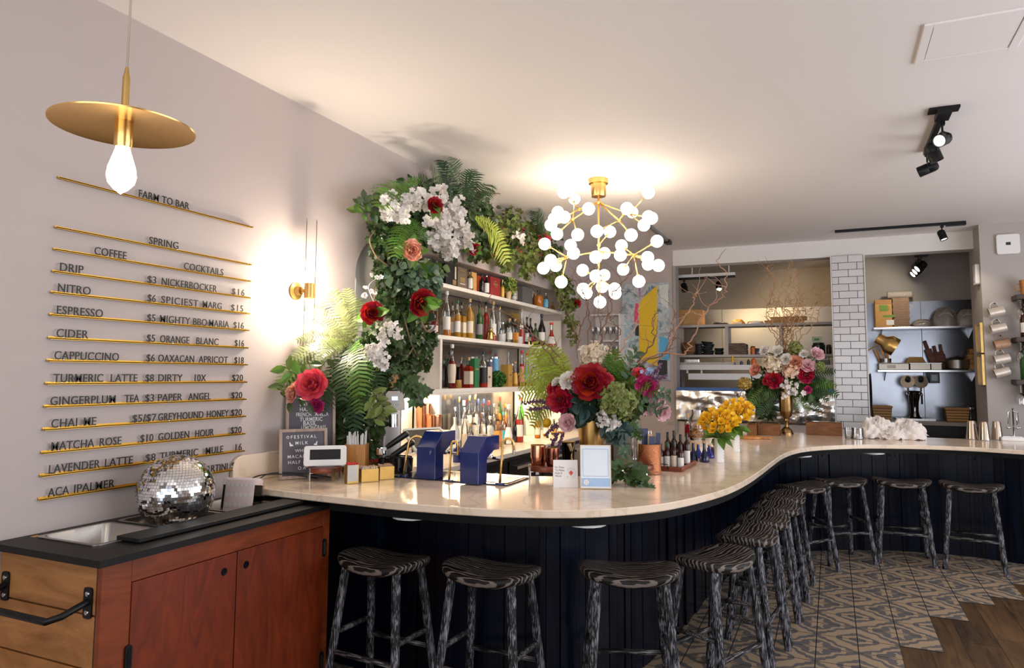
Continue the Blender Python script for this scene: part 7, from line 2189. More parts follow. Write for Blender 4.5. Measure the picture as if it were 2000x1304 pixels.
# knife strip right of the pillar
m = MB(); m.box(xp1 + .0085, xp1 + .02, 9.66, 9.7, ony(1698, 780, 9.68).z, ony(1698, 690, 9.68).z);
tag(m.build('metal_strip', white_trim, None), 'narrow white metal strip on the right side of the tiled pillar', 'strip')
# ---------------------------------------------------------------- far right: dark wooden wall shelves with bottles
for i, (py, lab) in enumerate(((576, 'top'), (659, 'middle'), (742, 'bottom'))):
 q = ony(1984, py, RY - .22)
 t = thing('wall_shelf', 'dark wooden wall shelf at the right edge, ' + lab + ' one of three', 'shelf', (q.x + .35, RY - .11, q.z - .04), 'dark wall shelves at the right edge')
 m = MB(); m.box(q.x, q.x + .9, RY - .24, RY - .001, q.z - .045, q.z + .005); m.build('board', mat('dark_oak', (.045, .025, .015), .5, var=.3, scale=20), t, bevel=.003)
 m = MB(); m.box(q.x + .1, q.x + .12, RY - .2, RY - .001, q.z - .16, q.z - .0455); m.build('bracket', black_metal, t)
 if i:
  b_ = V((q.x + .10, RY - .14, q.z + .0055))
  bottle('shelf_bottle', ('dark bottle with red and white label, on the middle wall shelf', 'dark green bottle on the bottom wall shelf')[i - 1] + ' at the right edge', 'bottle', b_, .36, .042, 'round', 'brown' if i == 1 else 'green', 1, 'white' if i == 1 else None, 'black')
 else:
  b_ = V((q.x + .10, RY - .14, q.z + .0055)); t2 = thing('wooden_cup', 'orange-brown wooden cup on the top wall shelf at the right edge', 'cup', b_)
  m = MB(); m.lathe([(.04, 0), (.05, .16), (.045, .16), (.036, .01)], 18, mat=M4.Translation(b_)); m.build('cup', bamboo, t2, smooth=40)
  m = MB(); m.tube([b_ + V((-.048, 0, .12)), b_ + V((-.08, 0, .1)), b_ + V((-.078, 0, .06)), b_ + V((-.045, 0, .045))], .006, 6); m.build('handle', bamboo, t2, smooth=True)
 for j in range(2):
  b_ = V((q.x + .06 + .12 * j, RY - .12, q.z - .047))
  t2 = thing('hanging_glass', 'clear stemmed glass hanging under the ' + lab + ' wall shelf, ' + ('left' if j == 0 else 'right') + ' one', 'wine glass', b_ - V((0, 0, .2)), 'glasses hanging at the right edge')
  m = MB(); m.lathe([(.04, 0), (.036, -.004), (.005, -.01), (.005, -.09), (.03, -.11), (.045, -.15), (.04, -.21)], 20, mat=M4.Translation(b_), cap=(False, False)); m.build('glass', clear, t2, smooth=50)
  m = MB(); m.box(b_.x - .05, b_.x - .042, b_.y - .1, b_.y + .1, b_.z - .008, b_.z).box(b_.x + .042, b_.x + .05, b_.y - .1, b_.y + .1, b_.z - .008, b_.z); m.build('rack_rail', black_metal, t2)
# ---------------------------------------------------------------- painting and glass cabinet on the back wall
a, b = ony(1217, 738, BY), ony(1307, 551, BY)
pw, phh = b.x - a.x, b.z - ony(1260, 742, BY).z
z0 = ony(1260, 742, BY).z
t = thing('abstract_painting', 'abstract collage painting with a big yellow panel on the back wall', 'painting', ((a.x + b.x) / 2, BY - .02, z0))
m = MB(); m.box(a.x, b.x, BY - .03, BY - .0015, z0, b.z);
def collage_material():
 mm = bpy.data.materials.new('collage_ground'); mm.use_nodes = True
 nt = mm.node_tree; N = nt.nodes.new; L = nt.links.new; bs = nt.nodes['Principled BSDF']
 tc = N('ShaderNodeTexCoord'); n1 = N('ShaderNodeTexNoise'); n1.inputs['Scale'].default_value = 5.5; n1.inputs['Detail'].default_value = 9; n1.inputs['Roughness'].default_value = .7; n1.inputs['Distortion'].default_value = 1.2
 L(tc.outputs['Object'], n1.inputs['Vector'])
 cr = N('ShaderNodeValToRGB'); e = cr.color_ramp.elements
 e[0].position = .28; e[0].color = (.03, .035, .04, 1); e[1].position = .72; e[1].color = (.78, .75, .72, 1)
 for p_, c_ in ((.40, (.14, .20, .25, 1)), (.46, (.30, .40, .46, 1)), (.52, (.62, .60, .57, 1)), (.58, (.24, .42, .52, 1)), (.64, (.70, .72, .70, 1))):
  q_ = e.new(p_); q_.color = c_
 L(n1.outputs['Fac'], cr.inputs[0]); L(cr.outputs[0], bs.inputs['Base Color']); bs.inputs['Roughness'].default_value = .55
 return mm
m.build('canvas', [collage_material()], t, bevel=.003)
def patch(pts, m_, nm, lift):
 q = [(a.x + u * pw, z0 + v * phh) for u, v in pts]
 mm = MB(); mm.prism(q, 0, .0012, mat=M4(((1, 0, 0, 0), (0, 0, -1, BY - .0302 - lift * .0013), (0, 1, 0, 0), (0, 0, 0, 1))))
 mm.build(nm, m_, t)
patch([(.36, .22), (.74, .14), (.76, .97), (.48, .86), (.37, .78)], mat('yellow_paint', (.80, .52, .015), .55, var=.12, scale=5), 'yellow_panel', 0)
patch([(.26, .60), (.36, .58), (.36, .78), (.30, .80), (.27, .70)], mat('pink_paint', (.75, .06, .17), .55, var=.15), 'pink_patch', 0)
patch([(.36, .86), (.40, .86), (.41, .97), (.37, .97)], mat('violet_paint', (.35, .12, .32), .55), 'violet_patch', 0)
patch([(.28, .46), (.36, .45), (.36, .56), (.29, .57)], mat('black_paint', (.02, .02, .025), .55), 'black_patch', 0)
patch([(.76, .05), (.95, .05), (.95, .20), (.76, .21)], MATS['black_paint'], 'dark_square', 0)
patch([(.77, .22), (.99, .20), (.97, .42), (.80, .45)], mat('sky_paint', (.10, .42, .68), .55, var=.2, scale=6), 'blue_patch', 0)
patch([(.82, .80), (.98, .72), (.99, .98), (.80, .97)], mat('pale_paint', (.66, .70, .66), .55, var=.2, scale=8), 'pale_patch', 0)
patch([(.38, .56), (.66, .545), (.66, .552), (.38, .567)], mat('ochre_line', (.55, .34, .02), .6), 'panel_crease', 1)
patch([(.10, .10), (.30, .08), (.32, .30), (.12, .34)], mat('white_paint', (.75, .73, .71), .55, var=.2, scale=9), 'white_patch', 0)
# narrow blue painting further left
a2, b2_ = ony(1124, 705, BY), ony(1140, 590, BY)
t = thing('narrow_painting', 'narrow dark blue painting on the back wall behind the ivy', 'painting', ((a2.x + b2_.x) / 2, BY - .02, a2.z))
m = MB(); m.box(a2.x, b2_.x, BY - .025, BY - .0015, a2.z, b2_.z); m.build('canvas', mat('blue_canvas', (.10, .14, .24), .6, var=.5, scale=6), t, bevel=.002)
m = MB(); m.box(a2.x + .02, b2_.x - .03, BY - .0265, BY - .0252, a2.z + .2, a2.z + .4); m.build('yellow_dab', mat('yellow_dab', (.7, .5, .1), .6, var=.3), t)
# white cabinet with glassware between them
a3, b3 = ony(1142, 706, 9.3), ony(1211, 612, 9.3)
t = thing('glass_cabinet', 'white open cabinet of stemware on the back wall, under the chandelier', 'cabinet', ((a3.x + b3.x) / 2, 9.42, a3.z))
m = MB(); m.box(a3.x, b3.x, 9.53, 9.548, a3.z, b3.z); m.build('back_panel', white_trim, t)
for xx in (a3.x, b3.x - .02):
 m = MB(); m.box(xx, xx + .02, 9.3, 9.53, a3.z, b3.z); m.build('side', white_trim, t)
zz_ = [a3.z, ony(1176, 667, 9.3).z, b3.z - .02]
for z in zz_:
 m = MB(); m.box(a3.x + .02, b3.x - .02, 9.3, 9.53, z, z + .02); m.build('shelf', white_trim, t)
for r_i, z in enumerate(zz_[:2]):
 for j in range(5):
  q = V((a3.x + .08 + (b3.x - a3.x - .16) * j / 4, 9.40, z + .0205))
  t2 = thing('stem_glass', 'clear stem glass in the white cabinet, ' + ORD[j] + ' on the ' + ('lower' if r_i == 0 else 'upper') + ' shelf', 'wine glass', q, 'stem glasses in the white cabinet')
  m = MB(); m.lathe([(.035, 0), (.005, .006), (.005, .07), (.03, .10), (.04, .14), (.036, .19)], 16, mat=M4.Translation(q), cap=(True, False)); m.build('glass', clear, t2, smooth=50)
  m = MB(); m.tube([q + V((.036 * math.cos(2 * PI * i / 14), .036 * math.sin(2 * PI * i / 14), .19)) for i in range(14)], .0015, 5, closed=True); m.build('rim', white_plastic, t2, smooth=True)
# ================================================================ flowers and foliage
def petal(m, F, th0, th1, L_, Wd, cup, phi, rng, ruffle=0, mi=0, r0=0, nu=5, nv=4, tip=.75):
 """petal: leaves the axis at angle th0 and bends to th1; local Z of F is the flower axis"""
 R = F @ M4.Rotation(phi, 4, 'Z')
 r_, z = r0, 0
 P = []
 for i in range(nu + 1):
  u = i / nu
  th = th0 + (th1 - th0) * u
  w = Wd * math.sin(PI * min(1, .12 + .78 * u ** tip)) ** .6
  nx, nz = -math.cos(th), math.sin(th)
  row = []
  for j in range(nv + 1):
   v = -1 + 2 * j / nv
   d = cup * v * v * (.4 + .6 * u) * Wd
   rf = ruffle * L_ * u * math.sin(v * 5 + phi * 7 + u * 3) * rng.uniform(.6, 1.2) if ruffle else 0
   row.append(R @ V((r_ + nx * (d + rf), v * w, z + nz * (d + rf) + (ruffle * L_ * .5 * math.cos(v * 7 + phi) * u if ruffle else 0))))
  P.append(row)
  r_ += math.sin(th) * L_ / nu; z += math.cos(th) * L_ / nu
 m.grid(P, mi)
def rose(parent, name, p, ax, r, mt, seed=0, open_=1.0):
 rng = random.Random(seed)
 m = MB(); F = frame(V(p) - V(ax).normalized() * r * .5, ax)
 for k, (n, th0, th1, L_, W_) in enumerate(((3, .02, -.25, .55, .26), (4, .12, -.1, .66, .34), (5, .28, .1, .78, .44), (5, .48, .5, .86, .55), (6, .72, 1.05, .95, .62), (7, 1.0, 1.6, 1.0, .66))):
  for i in range(n):
   petal(m, F, th0 * open_, th1 * open_ + rng.uniform(-.1, .1), L_ * r * rng.uniform(.92, 1.05), W_ * r, .35, 2 * PI * i / n + k * .9 + rng.uniform(-.15, .15), rng, .03, r0=.03 * r + .045 * r * k)
 return m.build(name, mt, parent, smooth=True)
def peony(parent, name, p, ax, r, mt, seed=0, eye=True):
 rng = random.Random(seed)
 m = MB(); F = frame(V(p) - V(ax).normalized() * r * .35, ax)
 for k, (n, th0, th1, L_, W_) in enumerate(((7, .45, .2, .55, .3), (8, .7, .55, .72, .36), (9, .95, .95, .9, .42), (9, 1.2, 1.5, 1.02, .46))):
  for i in range(n):
   petal(m, F, th0, th1 + rng.uniform(-.15, .15), L_ * r * rng.uniform(.85, 1.05), W_ * r, .3, 2 * PI * i / n + k * .55 + rng.uniform(-.2, .2), rng, .10, r0=.05 * r)
 o = m.build(name, mt, parent, smooth=True)
 if eye:
  e = MB()
  for i in range(26):
   a = rng.uniform(0, 2 * PI); q = rng.uniform(.05, .22) * r
   b0 = F @ V((q * .5 * math.cos(a), q * .5 * math.sin(a), .05 * r)); b1 = F @ V((q * 1.3 * math.cos(a), q * 1.3 * math.sin(a), .36 * r))
   e.tube([b0, b1], .012 * r, 4); e.ball(b1, .03 * r, 6, 4)
  e.build('stamens', pollen if mt is not petal_crimson else mat('dark_stamen', (.10, .05, .04), .6), o)
 return o
def florets(m, pts, size, rng, n=4, th=(1.0, 1.3)):
 for p, d in pts:
  F = frame(p, d + V((rng.gauss(0, .25), rng.gauss(0, .25), rng.gauss(0, .25))))
  a0 = rng.uniform(0, PI)
  for i in range(n):
   petal(m, F, th[0], th[1], size * rng.uniform(.8, 1.1), size * .48, .15, a0 + 2 * PI * i / n, rng, nu=2, nv=2)
def hydrangea(parent, name, p, ax, r, mt, seed=0, size=.26, n=90):
 rng = random.Random(seed); ax = V(ax).normalized()
 pts = []
 for i in range(n):
  d = V((rng.gauss(0, 1), rng.gauss(0, 1), rng.gauss(0, 1))).normalized()
  if d.dot(ax) < -.45:
   d = -d
  pts.append((V(p) + d * r * rng.uniform(.8, .95), d))
 m = MB(); m.ball(p, r * .72, 12, 8)
 florets(m, pts, r * size, rng)
 return m.build(name, mt, parent)
def blossom_spray(parent, name, path, spread, n, size, mt, seed=0):
 rng = random.Random(seed); path = catmull(path, 6)
 pts = []
 for i in range(n):
  p = path[rng.randrange(len(path))] + V((rng.uniform(-1.4, 1.4), rng.uniform(-1.2, 1.2), rng.uniform(-1.4, 1.4))) * spread
  d = (V((.8, -.7, -.1)) + V((rng.gauss(0, .6), rng.gauss(0, .6), rng.gauss(0, .6)))).normalized()
  pts.append((p, d))
 m = MB(); m.tube(path, size * .12, 5)
 for p, d in pts:
  F = frame(p, d); a0 = rng.uniform(0, PI)
  s = size * rng.uniform(.75, 1.15)
  for i in range(5):
   petal(m, F, 1.0 + rng.uniform(-.3, .2), 1.4, s, s * (.5 if i % 2 else .42), .2, a0 + 2 * PI * i / 5, rng, nu=2, nv=2)
 return m.build(name, mt, parent)
def frond(m, p, d, L_, up=(0, 0, 1), droop=.5, w=.16, n=26, mi=0, seed=0, lacy=False):
 """one fern frond: curved midrib with paired leaflets"""
 rng = random.Random(seed)
 p = V(p); d = V(d).normalized(); up = V(up)
 pts = [p.copy()]; dirs = []
 cur = d.copy()
 for i in range(n):
  dirs.append(cur.copy())
  p = p + cur * (L_ / n); pts.append(p.copy())
  cur = (cur - V((0, 0, 1)) * (droop / n) * (1 + i / n)).normalized()
 dirs.append(cur)
 m.tube(pts, [max(.0008, .004 * L_ * 2 * (1 - i / (n + 1))) * .6 for i in range(n + 1)], 4, mi, cap=False)
 for i in range(2, n + 1):
  u = i / n
  t = dirs[i]
  nrm = up - t * up.dot(t)
  nrm = nrm.normalized() if nrm.length > .05 else t.orthogonal().normalized()
  s = t.cross(nrm)
  wl = w * L_ * (math.sin(PI * min(1, .10 + .9 * (1 - u) ** .8)) ** .75 if u > .12 else .45) * rng.uniform(.9, 1.1)
  wb = L_ / n * .40
  for sd in (-1, 1):
   q = pts[i]
   dd = (s * sd + t * .42 + nrm * rng.uniform(-.18, .10)).normalized()
   tip = q + dd * wl - V((0, 0, 1)) * wl * .12
   mid = q + dd * wl * .5
   if lacy:
    for k2 in range(5):
     c = q + dd * wl * (.15 + .19 * k2)
     l2 = wl * .24 * (1 - .15 * k2)
     for s2 in (-1, 1):
      e = c + (t * s2 + dd * .5).normalized() * l2
      m.add([c - dd * l2 * .14, c + dd * l2 * .2, e], [(0, 1, 2)], mi)
   m.add([q - t * wb * .8, q + t * wb * .8, mid + t * wb * .75 + nrm * wl * .03, tip, mid - t * wb * .75 + nrm * wl * .03], [(0, 1, 2, 4), (4, 2, 3)], mi)
def leaf_cloud(m, blobs, kind, L_, seed, y_sq=.7, mi=0, face=None):
 """leaves scattered through a chain of soft balls; blobs: (centre, radius, count)"""
 rng = random.Random(seed)
 for c, r, n in blobs:
  for i in range(n):
   d = V((rng.gauss(0, 1), rng.gauss(0, 1), rng.gauss(0, 1))).normalized()
   rr = r * rng.uniform(.45, 1.05)
   p = V(c) + V((d.x * rr * y_sq if y_sq < 1 else d.x * rr, d.y * rr, d.z * rr))
   if p.x < WX + .01 and face is None:
    p.x = WX + .012
   fd = (d * .6 + V((.5, -.6, .2)) + V((rng.gauss(0, .5), rng.gauss(0, .5), rng.gauss(0, .5)))).normalized()
   dr = (V((rng.gauss(0, .6), rng.gauss(0, .6), -.55 + rng.gauss(0, .5))) + d * .5).normalized()
   add_leaf(m, p, dr, fd, L_ * rng.uniform(.65, 1.2), kind, rng, mi)
def sprig(parent, name, path, leafL, kind, mt, n, seed=0, stem=.0035, smt=None, sm_name='stem'):
 """a stem with leaves along it"""
 rng = random.Random(seed)
 pts = catmull(path, 8)
 b = MB(); b.tube(pts, [stem * (1 - .6 * i / len(pts)) for i in range(len(pts))], 6)
 s_ = b.build(sm_name, smt or stem_green, parent, smooth=True)
 m = MB()
 for i in range(n):
  u = (i + .5) / n
  k = min(len(pts) - 2, int(u * (len(pts) - 1)))
  t = (pts[k + 1] - pts[k]).normalized()
  sd = t.cross(V((.5, -.8, .3))).normalized() * (1 if i % 2 else -1)
  add_leaf(m, pts[k], (sd + t * .6 + V((rng.gauss(0, .25), rng.gauss(0, .25), rng.gauss(0, .25)))), V((.4, -.8, .4)) + V((rng.gauss(0, .3), rng.gauss(0, .3), rng.gauss(0, .3))), leafL * rng.uniform(.75, 1.15), kind, rng)
 m.build(name, mt, parent)
 return s_
def willow(parent, pts, r=.005, twigs=4, seed=0, mt=None, kink=.02):
 rng = random.Random(seed)
 P = catmull(pts, 7)
 out = []
 for i, p in enumerate(P):
  u = i / len(P)
  out.append(p + V((rng.gauss(0, 1), rng.gauss(0, 1), rng.gauss(0, .5))) * kink * (.3 if i in (0, len(P) - 1) else 1) * .35)
 m = MB(); m.tube(out, [r * (1 - .78 * i / len(out)) for i in range(len(out))], 6)
 for k in range(twigs):
  i = rng.randrange(len(out) // 3, len(out) - 1)
  p = out[i]; d = (out[i + 1] - out[i]).normalized()
  q = [p]
  d = (d + V((rng.gauss(0, .9), rng.gauss(0, .9), rng.gauss(0, .5)))).normalized()
  for s_ in range(7):
   d = (d + V((rng.gauss(0, .5), rng.gauss(0, .5), .12 + rng.gauss(0, .35)))).normalized()
   q.append(q[-1] + d * rng.uniform(.02, .04))
  m.tube(q, [r * .38 * (1 - .1 * j) for j in range(8)], 5)
 return m.build('willow_branch', mt or twig, parent, smooth=True)
# ---------------------------------------------------------------- garland over the bottle niche
GX = -2.86
def G(px, py, x=GX):
 return onx(px, py, x)
gc = G(760, 560)
gar = thing('flower_garland', 'lush artificial garland of ivy, ferns, white blossom and roses over the bottle niche', 'garland', (GX, gc.y, G(790, 720).z))
def blobs(lst, x=GX):
 return [(G(px, py, x), r * mpp(G(px, py, x)), n) for px, py, r, n in lst]
m = MB()
leaf_cloud(m, blobs([(752, 470, 42, 256), (770, 515, 48, 351), (778, 560, 44, 351), (790, 600, 42, 351), (802, 640, 42, 351), (812, 676, 36, 297), (800, 705, 26, 162), (754, 535, 26, 130), (750, 500, 24, 110), (826, 700, 24, 135), (836, 662, 20, 94), (768, 585, 30, 148)]), 'ivy', .052, 31)
m.build('ivy_leaves', leaf_ivy, gar)
m = MB()
leaf_cloud(m, blobs([(795, 395, 46, 160), (845, 400, 52, 190), (900, 420, 46, 180), (930, 470, 36, 130), (880, 465, 40, 130), (765, 420, 30, 90), (815, 450, 46, 150), (1000, 450, 40, 120), (1075, 480, 28, 70), (1105, 560, 20, 70), (880, 380, 36, 120), (940, 410, 38, 120)]), 'wide', .066, 32)
m.build('dark_leaves', leaf_ivy, gar)
m = MB()
leaf_cloud(m, blobs([(960, 455, 36, 130), (995, 470, 36, 150), (1025, 482, 36, 150), (1052, 498, 30, 120), (1078, 520, 28, 110), (1098, 558, 24, 90), (1110, 595, 19, 80), (1116, 630, 15, 60), (1000, 432, 34, 100), (1040, 455, 30, 90), (985, 505, 22, 60), (1030, 520, 22, 50), (1120, 660, 12, 30), (950, 490, 22, 60)]), 'ivy', .058, 33)
m.build('variegated_ivy_leaves', leaf_ivy_pale, gar)
m = MB()
leaf_cloud(m, blobs([(792, 535, 44, 110), (835, 545, 34, 80), (815, 560, 30, 60)], GX + .10), 'wide', .075, 34)
m.build('grey_green_leaves', leaf_grey, gar)
# sprigs on the left, leaf by leaf
for i, (x, y) in enumerate(((688, 408), (700, 382), (692, 395), (722, 378), (735, 385), (706, 412))):
 sprig(gar, 'bright_leaf_sprig', [G(765, 420), G((765 + x) / 2, (425 + y) / 2), G(x, y)], .085, 'simple', leaf_bright if i % 2 == 0 else leaf_grey, 9, 60 + i)
for i, pth in enumerate(([(800, 500), (830, 520), (852, 545)], [(805, 520), (840, 560), (850, 590)], [(790, 520), (835, 530), (868, 520)], [(820, 560), (835, 590), (845, 610)])):
 sprig(gar, 'round_leaf_sprig', [G(a, b, GX + .12) for a, b in pth], .085, 'wide', leaf_grey if i % 2 else leaf_bright, 10, 70 + i)
# dark upright ferns
for i, (bx, by, tx_, ty_) in enumerate(((893, 400, 862, 290), (900, 400, 884, 306), (905, 405, 912, 318), (910, 405, 936, 312), (915, 410, 957, 345), (885, 400, 843, 332), (880, 390, 862, 305), (915, 415, 962, 375), (872, 392, 820, 348), (900, 398, 925, 322), (1062, 470, 1040, 410), (1066, 475, 1052, 415))):
 a, b = G(bx, by, GX + .1), G(tx_, ty_, GX + (.2 if i % 2 else .08))
 d = b - a
 m = MB(); frond(m, a, d + V((0, 0, .03)), d.length * 1.04, up=(.6, -.7, .2), droop=.08, w=.20, n=20, seed=i)
 m.build('dark_fern_frond', fern_dark, gar)
for i, (bx, by, tx_, ty_, up) in enumerate(((920, 425, 982, 505, .5), (925, 425, 972, 470, .6), (800, 425, 770, 470, .2), (800, 420, 815, 480, .2), (790, 425, 835, 455, .3), (790, 430, 790, 485, 0), (770, 400, 800, 345, .2), (810, 380, 745, 365, .3))):
 a, b = G(bx, by, GX + .12), G(tx_, ty_, GX + .2)
 d = b - a
 m = MB(); frond(m, a, d.normalized() + V((0, 0, up)), d.length * 1.15, up=(.6, -.7, .4), droop=.9, w=.22, n=18, seed=20 + i, lacy=i > 1)
 m.build('lime_fern_frond', fern_lime if i < 2 else leaf_bright, gar)
# white blossom
blossom_spray(gar, 'white_blossom_spray', [G(748, 405, GX + .2), G(790, 395, GX + .25), G(830, 390, GX + .25), G(858, 385, GX + .2)], .05, 84, .036, petal_white, 1)
blossom_spray(gar, 'white_blossom_spray', [G(760, 412, GX + .2), G(782, 422, GX + .22)], .035, 34, .034, petal_white, 2)
blossom_spray(gar, 'white_blossom_spray', [G(838, 400, GX + .24), G(848, 440, GX + .26), G(868, 470, GX + .22), G(880, 495, GX + .2)], .048, 74, .036, petal_white, 3)
blossom_spray(gar, 'white_blossom_spray', [G(885, 390, GX + .24), G(890, 430, GX + .26), G(905, 460, GX + .22), G(915, 478, GX + .2)], .05, 80, .036, petal_white, 4)
blossom_spray(gar, 'white_blossom_spray', [G(862, 425, GX + .26), G(872, 455, GX + .26)], .042, 30, .036, petal_white, 5)
blossom_spray(gar, 'small_white_blossoms', [G(1008, 455, GX + .15), G(1022, 470, GX + .15)], .03, 24, .024, petal_white, 6)
blossom_spray(gar, 'small_white_blossoms', [G(740, 540, GX + .2), G(720, 560, GX + .2), G(735, 600, GX + .2)], .04, 9, .022, petal_white, 7)
for i, (px, py, r, mt, ax) in enumerate(((850, 400, 15, petal_red, (.8, -.6, .1)), (806, 488, 19, petal_peach, (.75, -.65, .0)), (728, 611, 21, petal_red, (.6, -.8, .1)), (825, 592, 25, petal_red, (.9, -.5, -.3)), (928, 487, 11, petal_crimson, (.7, -.5, -.4)), (1064, 466, 12, petal_coral, (.7, -.7, .1)), (1128, 592, 8, petal_red, (.8, -.5, 0)))):
 p = G(px, py, GX + (.36 if px == 850 else .26) if px < 1000 else GX + .12); k = mpp(p)
 rose(gar, 'red_rose' if mt in (petal_red, petal_crimson) else 'peach_rose' if mt is petal_peach else 'coral_rose', p, ax, r * k, mt, 40 + i, .95)
 m = MB(); rng = random.Random(i)
 for j in range(6):
  d = V((rng.gauss(0, 1), rng.gauss(0, .4), rng.gauss(0, 1))).normalized(); add_leaf(m, p - V(ax).normalized() * r * k * .5, d, V(ax), r * k * 1.9, 'simple', rng)
 m.build('rose_leaves', leaf_bright, gar)
m = MB(); rng = random.Random(77)
for i in range(26):
 p = G(rng.uniform(960, 1075), rng.uniform(440, 500), GX + .16); m.ball(p, .009, 6, 5)
b_ = m.build('red_berries', petal_red, gar, smooth=True); b_['kind'] = 'stuff'
# vines: bare tendrils and the hoop
m = MB()
c = G(838, 612, GX + .14); k = mpp(c)
m.tube([c + V((0, 31 * k * math.cos(a), 36 * k * math.sin(a))) for a in [PI * (.75 - 1.6 * i / 26) for i in range(27)]], .007, 6)
m.build('vine_hoop', mat('vine_bark', (.20, .12, .075), .7), gar, smooth=True)
for i, pth in enumerate(([(732, 450), (722, 470), (735, 500), (760, 520)], [(735, 560), (730, 590), (733, 605)], [(775, 590), (790, 560), (800, 520)], [(1075, 520), (1100, 590), (1120, 640), (1128, 700)], [(790, 620), (800, 660), (815, 700)], [(935, 375), (975, 378), (1000, 375)], [(815, 660), (800, 690), (770, 720)])):
 m = MB(); m.tube(catmull([G(a, b, GX + .06) for a, b in pth], 8), .005, 6); m.build('bare_vine', MATS['vine_bark'], gar, smooth=True)
# ---------------------------------------------------------------- fern arrangement at the wall end of the bar
FYp = 3.62
def Fp(px, py, y=FYp):
 return ony(px, py, y)
base = B(700, 895); base.y = 3.82; base.x = Fp(690, 880, 3.82).x; base.z = ZB + .0005
fern = thing('fern_arrangement', 'big artificial fern arrangement with coral rose at the wall end of the bar', 'flower arrangement', base)
m = MB(); m.lathe([(.06, 0), (.075, .01), (.095, .13), (.09, .135), (.085, .12), (.0, .1)], 24, mat=M4.Translation(base), cap=(True, False)); m.build('pot', black_gloss, fern, smooth=40)
o = Fp(692, 668)
m = MB(); m.tube(catmull([base + V((0, 0, .1)), base.lerp(o, .5), o], 5), .012, 8); m.build('main_stem', stem_green, fern, smooth=True)
for i, (tx_, ty_, dy, dr) in enumerate(((640, 562, -.05, .25), (655, 575, .0, .2), (680, 572, .05, .2), (612, 632, -.15, .35), (590, 655, -.22, .4), (572, 690, -.32, .45), (562, 715, -.36, .4), (552, 740, -.42, .4), (612, 600, -.12, .3), (630, 640, -.2, .5), (700, 590, .1, .3), (625, 690, -.3, .5), (668, 600, -.15, .3), (600, 675, -.3, .5))):
 b = Fp(tx_, ty_, FYp + dy); b.x = max(b.x, WX + .03)
 d = b - o
 m = MB(); frond(m, o, d.normalized() + V((0, 0, dr * .45)), d.length * 1.08, up=(.35, -.7, .6), droop=dr * 1.1, w=.20, n=21, seed=100 + i)
 m.build('pale_fern_frond', fern_pale if i % 3 else mat('cream_fern', (.21, .23, .10), .5, var=.2, island=.25, translucent=.25), fern)
for i, (tx_, ty_, dy, dr) in enumerate(((715, 790, -.05, 1.0), (732, 770, -.05, .9), (655, 815, .1, 1.1), (690, 835, .12, 1.0), (670, 800, .1, 1.0), (640, 790, -.05, 1.0), (705, 815, .1, 1.0), (752, 738, -.1, .8), (755, 700, -.1, .6), (745, 650, 0, .4), (770, 690, .05, .5), (760, 640, .05, .4), (720, 740, -.3, .9), (680, 760, -.3, 1.0))):
 b = Fp(tx_, ty_, FYp + dy)
 d = b - o
 m = MB(); frond(m, o, d.normalized() + V((0, -.15, dr * .4)), d.length * 1.12, up=(.25, -.9, .25), droop=dr * 1.1, w=.21, n=20, seed=130 + i)
 m.build('green_fern_frond', fern_dark if i % 4 else leaf_bright, fern)
fb = lambda lst, y: [(Fp(a, b_, y), r * mpp(Fp(a, b_, y)), n) for a, b_, r, n in lst]
m = MB()
leaf_cloud(m, fb([(690, 760, 38, 150), (680, 810, 38, 190), (690, 850, 36, 190), (668, 862, 22, 80), (718, 800, 24, 100), (715, 865, 20, 70), (722, 735, 32, 110), (735, 830, 16, 40)], FYp + .13), 'simple', .075, 141, face=1)
m.build('dark_leaves', leaf_ivy, fern)
m = MB()
leaf_cloud(m, fb([(735, 665, 30, 100), (760, 660, 28, 90), (765, 700, 26, 80), (745, 740, 20, 50), (790, 745, 14, 22), (815, 770, 12, 16)], FYp - .02), 'ivy', .06, 142, face=1)
m.build('ivy_leaves', leaf_ivy, fern)
for i, pth in enumerate(([(725, 760), (740, 790), (745, 815)], [(720, 770), (735, 800), (728, 825)], [(728, 765), (742, 785), (750, 800)])):
 sprig(fern, 'pale_leaf_sprig', [Fp(a, b_, FYp - .25) for a, b_ in pth], .075, 'simple', leaf_ivy_pale, 7, 150 + i)
for i, pth in enumerate(([(790, 735), (812, 752), (835, 770)], [(780, 740), (800, 760), (815, 790)])):
 sprig(fern, 'trailing_ivy', [Fp(a, b_, FYp - .05) for a, b_ in pth], .062, 'ivy', leaf_ivy, 9, 155 + i)
for i, (a, b_, n, sp) in enumerate(((735, 690, 46, .035), (738, 705, 20, .02), (768, 645, 16, .025), (725, 790, 14, .02), (750, 655, 14, .02))):
 blossom_spray(fern, 'small_white_blossoms', [Fp(a - 8, b_ - 6, FYp - .2), Fp(a + 8, b_ + 6, FYp - .2)], sp, n, .022, petal_white, 160 + i)
p = Fp(607, 749, FYp - .42); rose(fern, 'coral_rose', p, (.3, -.9, .25), 27 * mpp(p), petal_coral, 170)
p = Fp(568, 768, FYp - .44); peony(fern, 'peach_flower', p, (-.2, -.9, .1), 19 * mpp(p), petal_peach, 171, False)
p = Fp(617, 792, FYp - .40); peony(fern, 'magenta_flower', p, (.2, -.8, -.3), 17 * mpp(p), petal_magenta, 172, False)
for i, pth in enumerate(([(640, 700), (600, 750), (560, 790)], [(650, 720), (620, 760), (600, 790)], [(620, 740), (575, 745), (548, 765)], [(630, 750), (585, 735), (555, 715)])):
 sprig(fern, 'rose_leaf_sprig', [Fp(a, b_, FYp - .24 - .1 * j) for j, (a, b_) in enumerate(pth)], .09, 'simple', leaf_bright if i > 1 else leaf_ivy, 9, 180 + i)
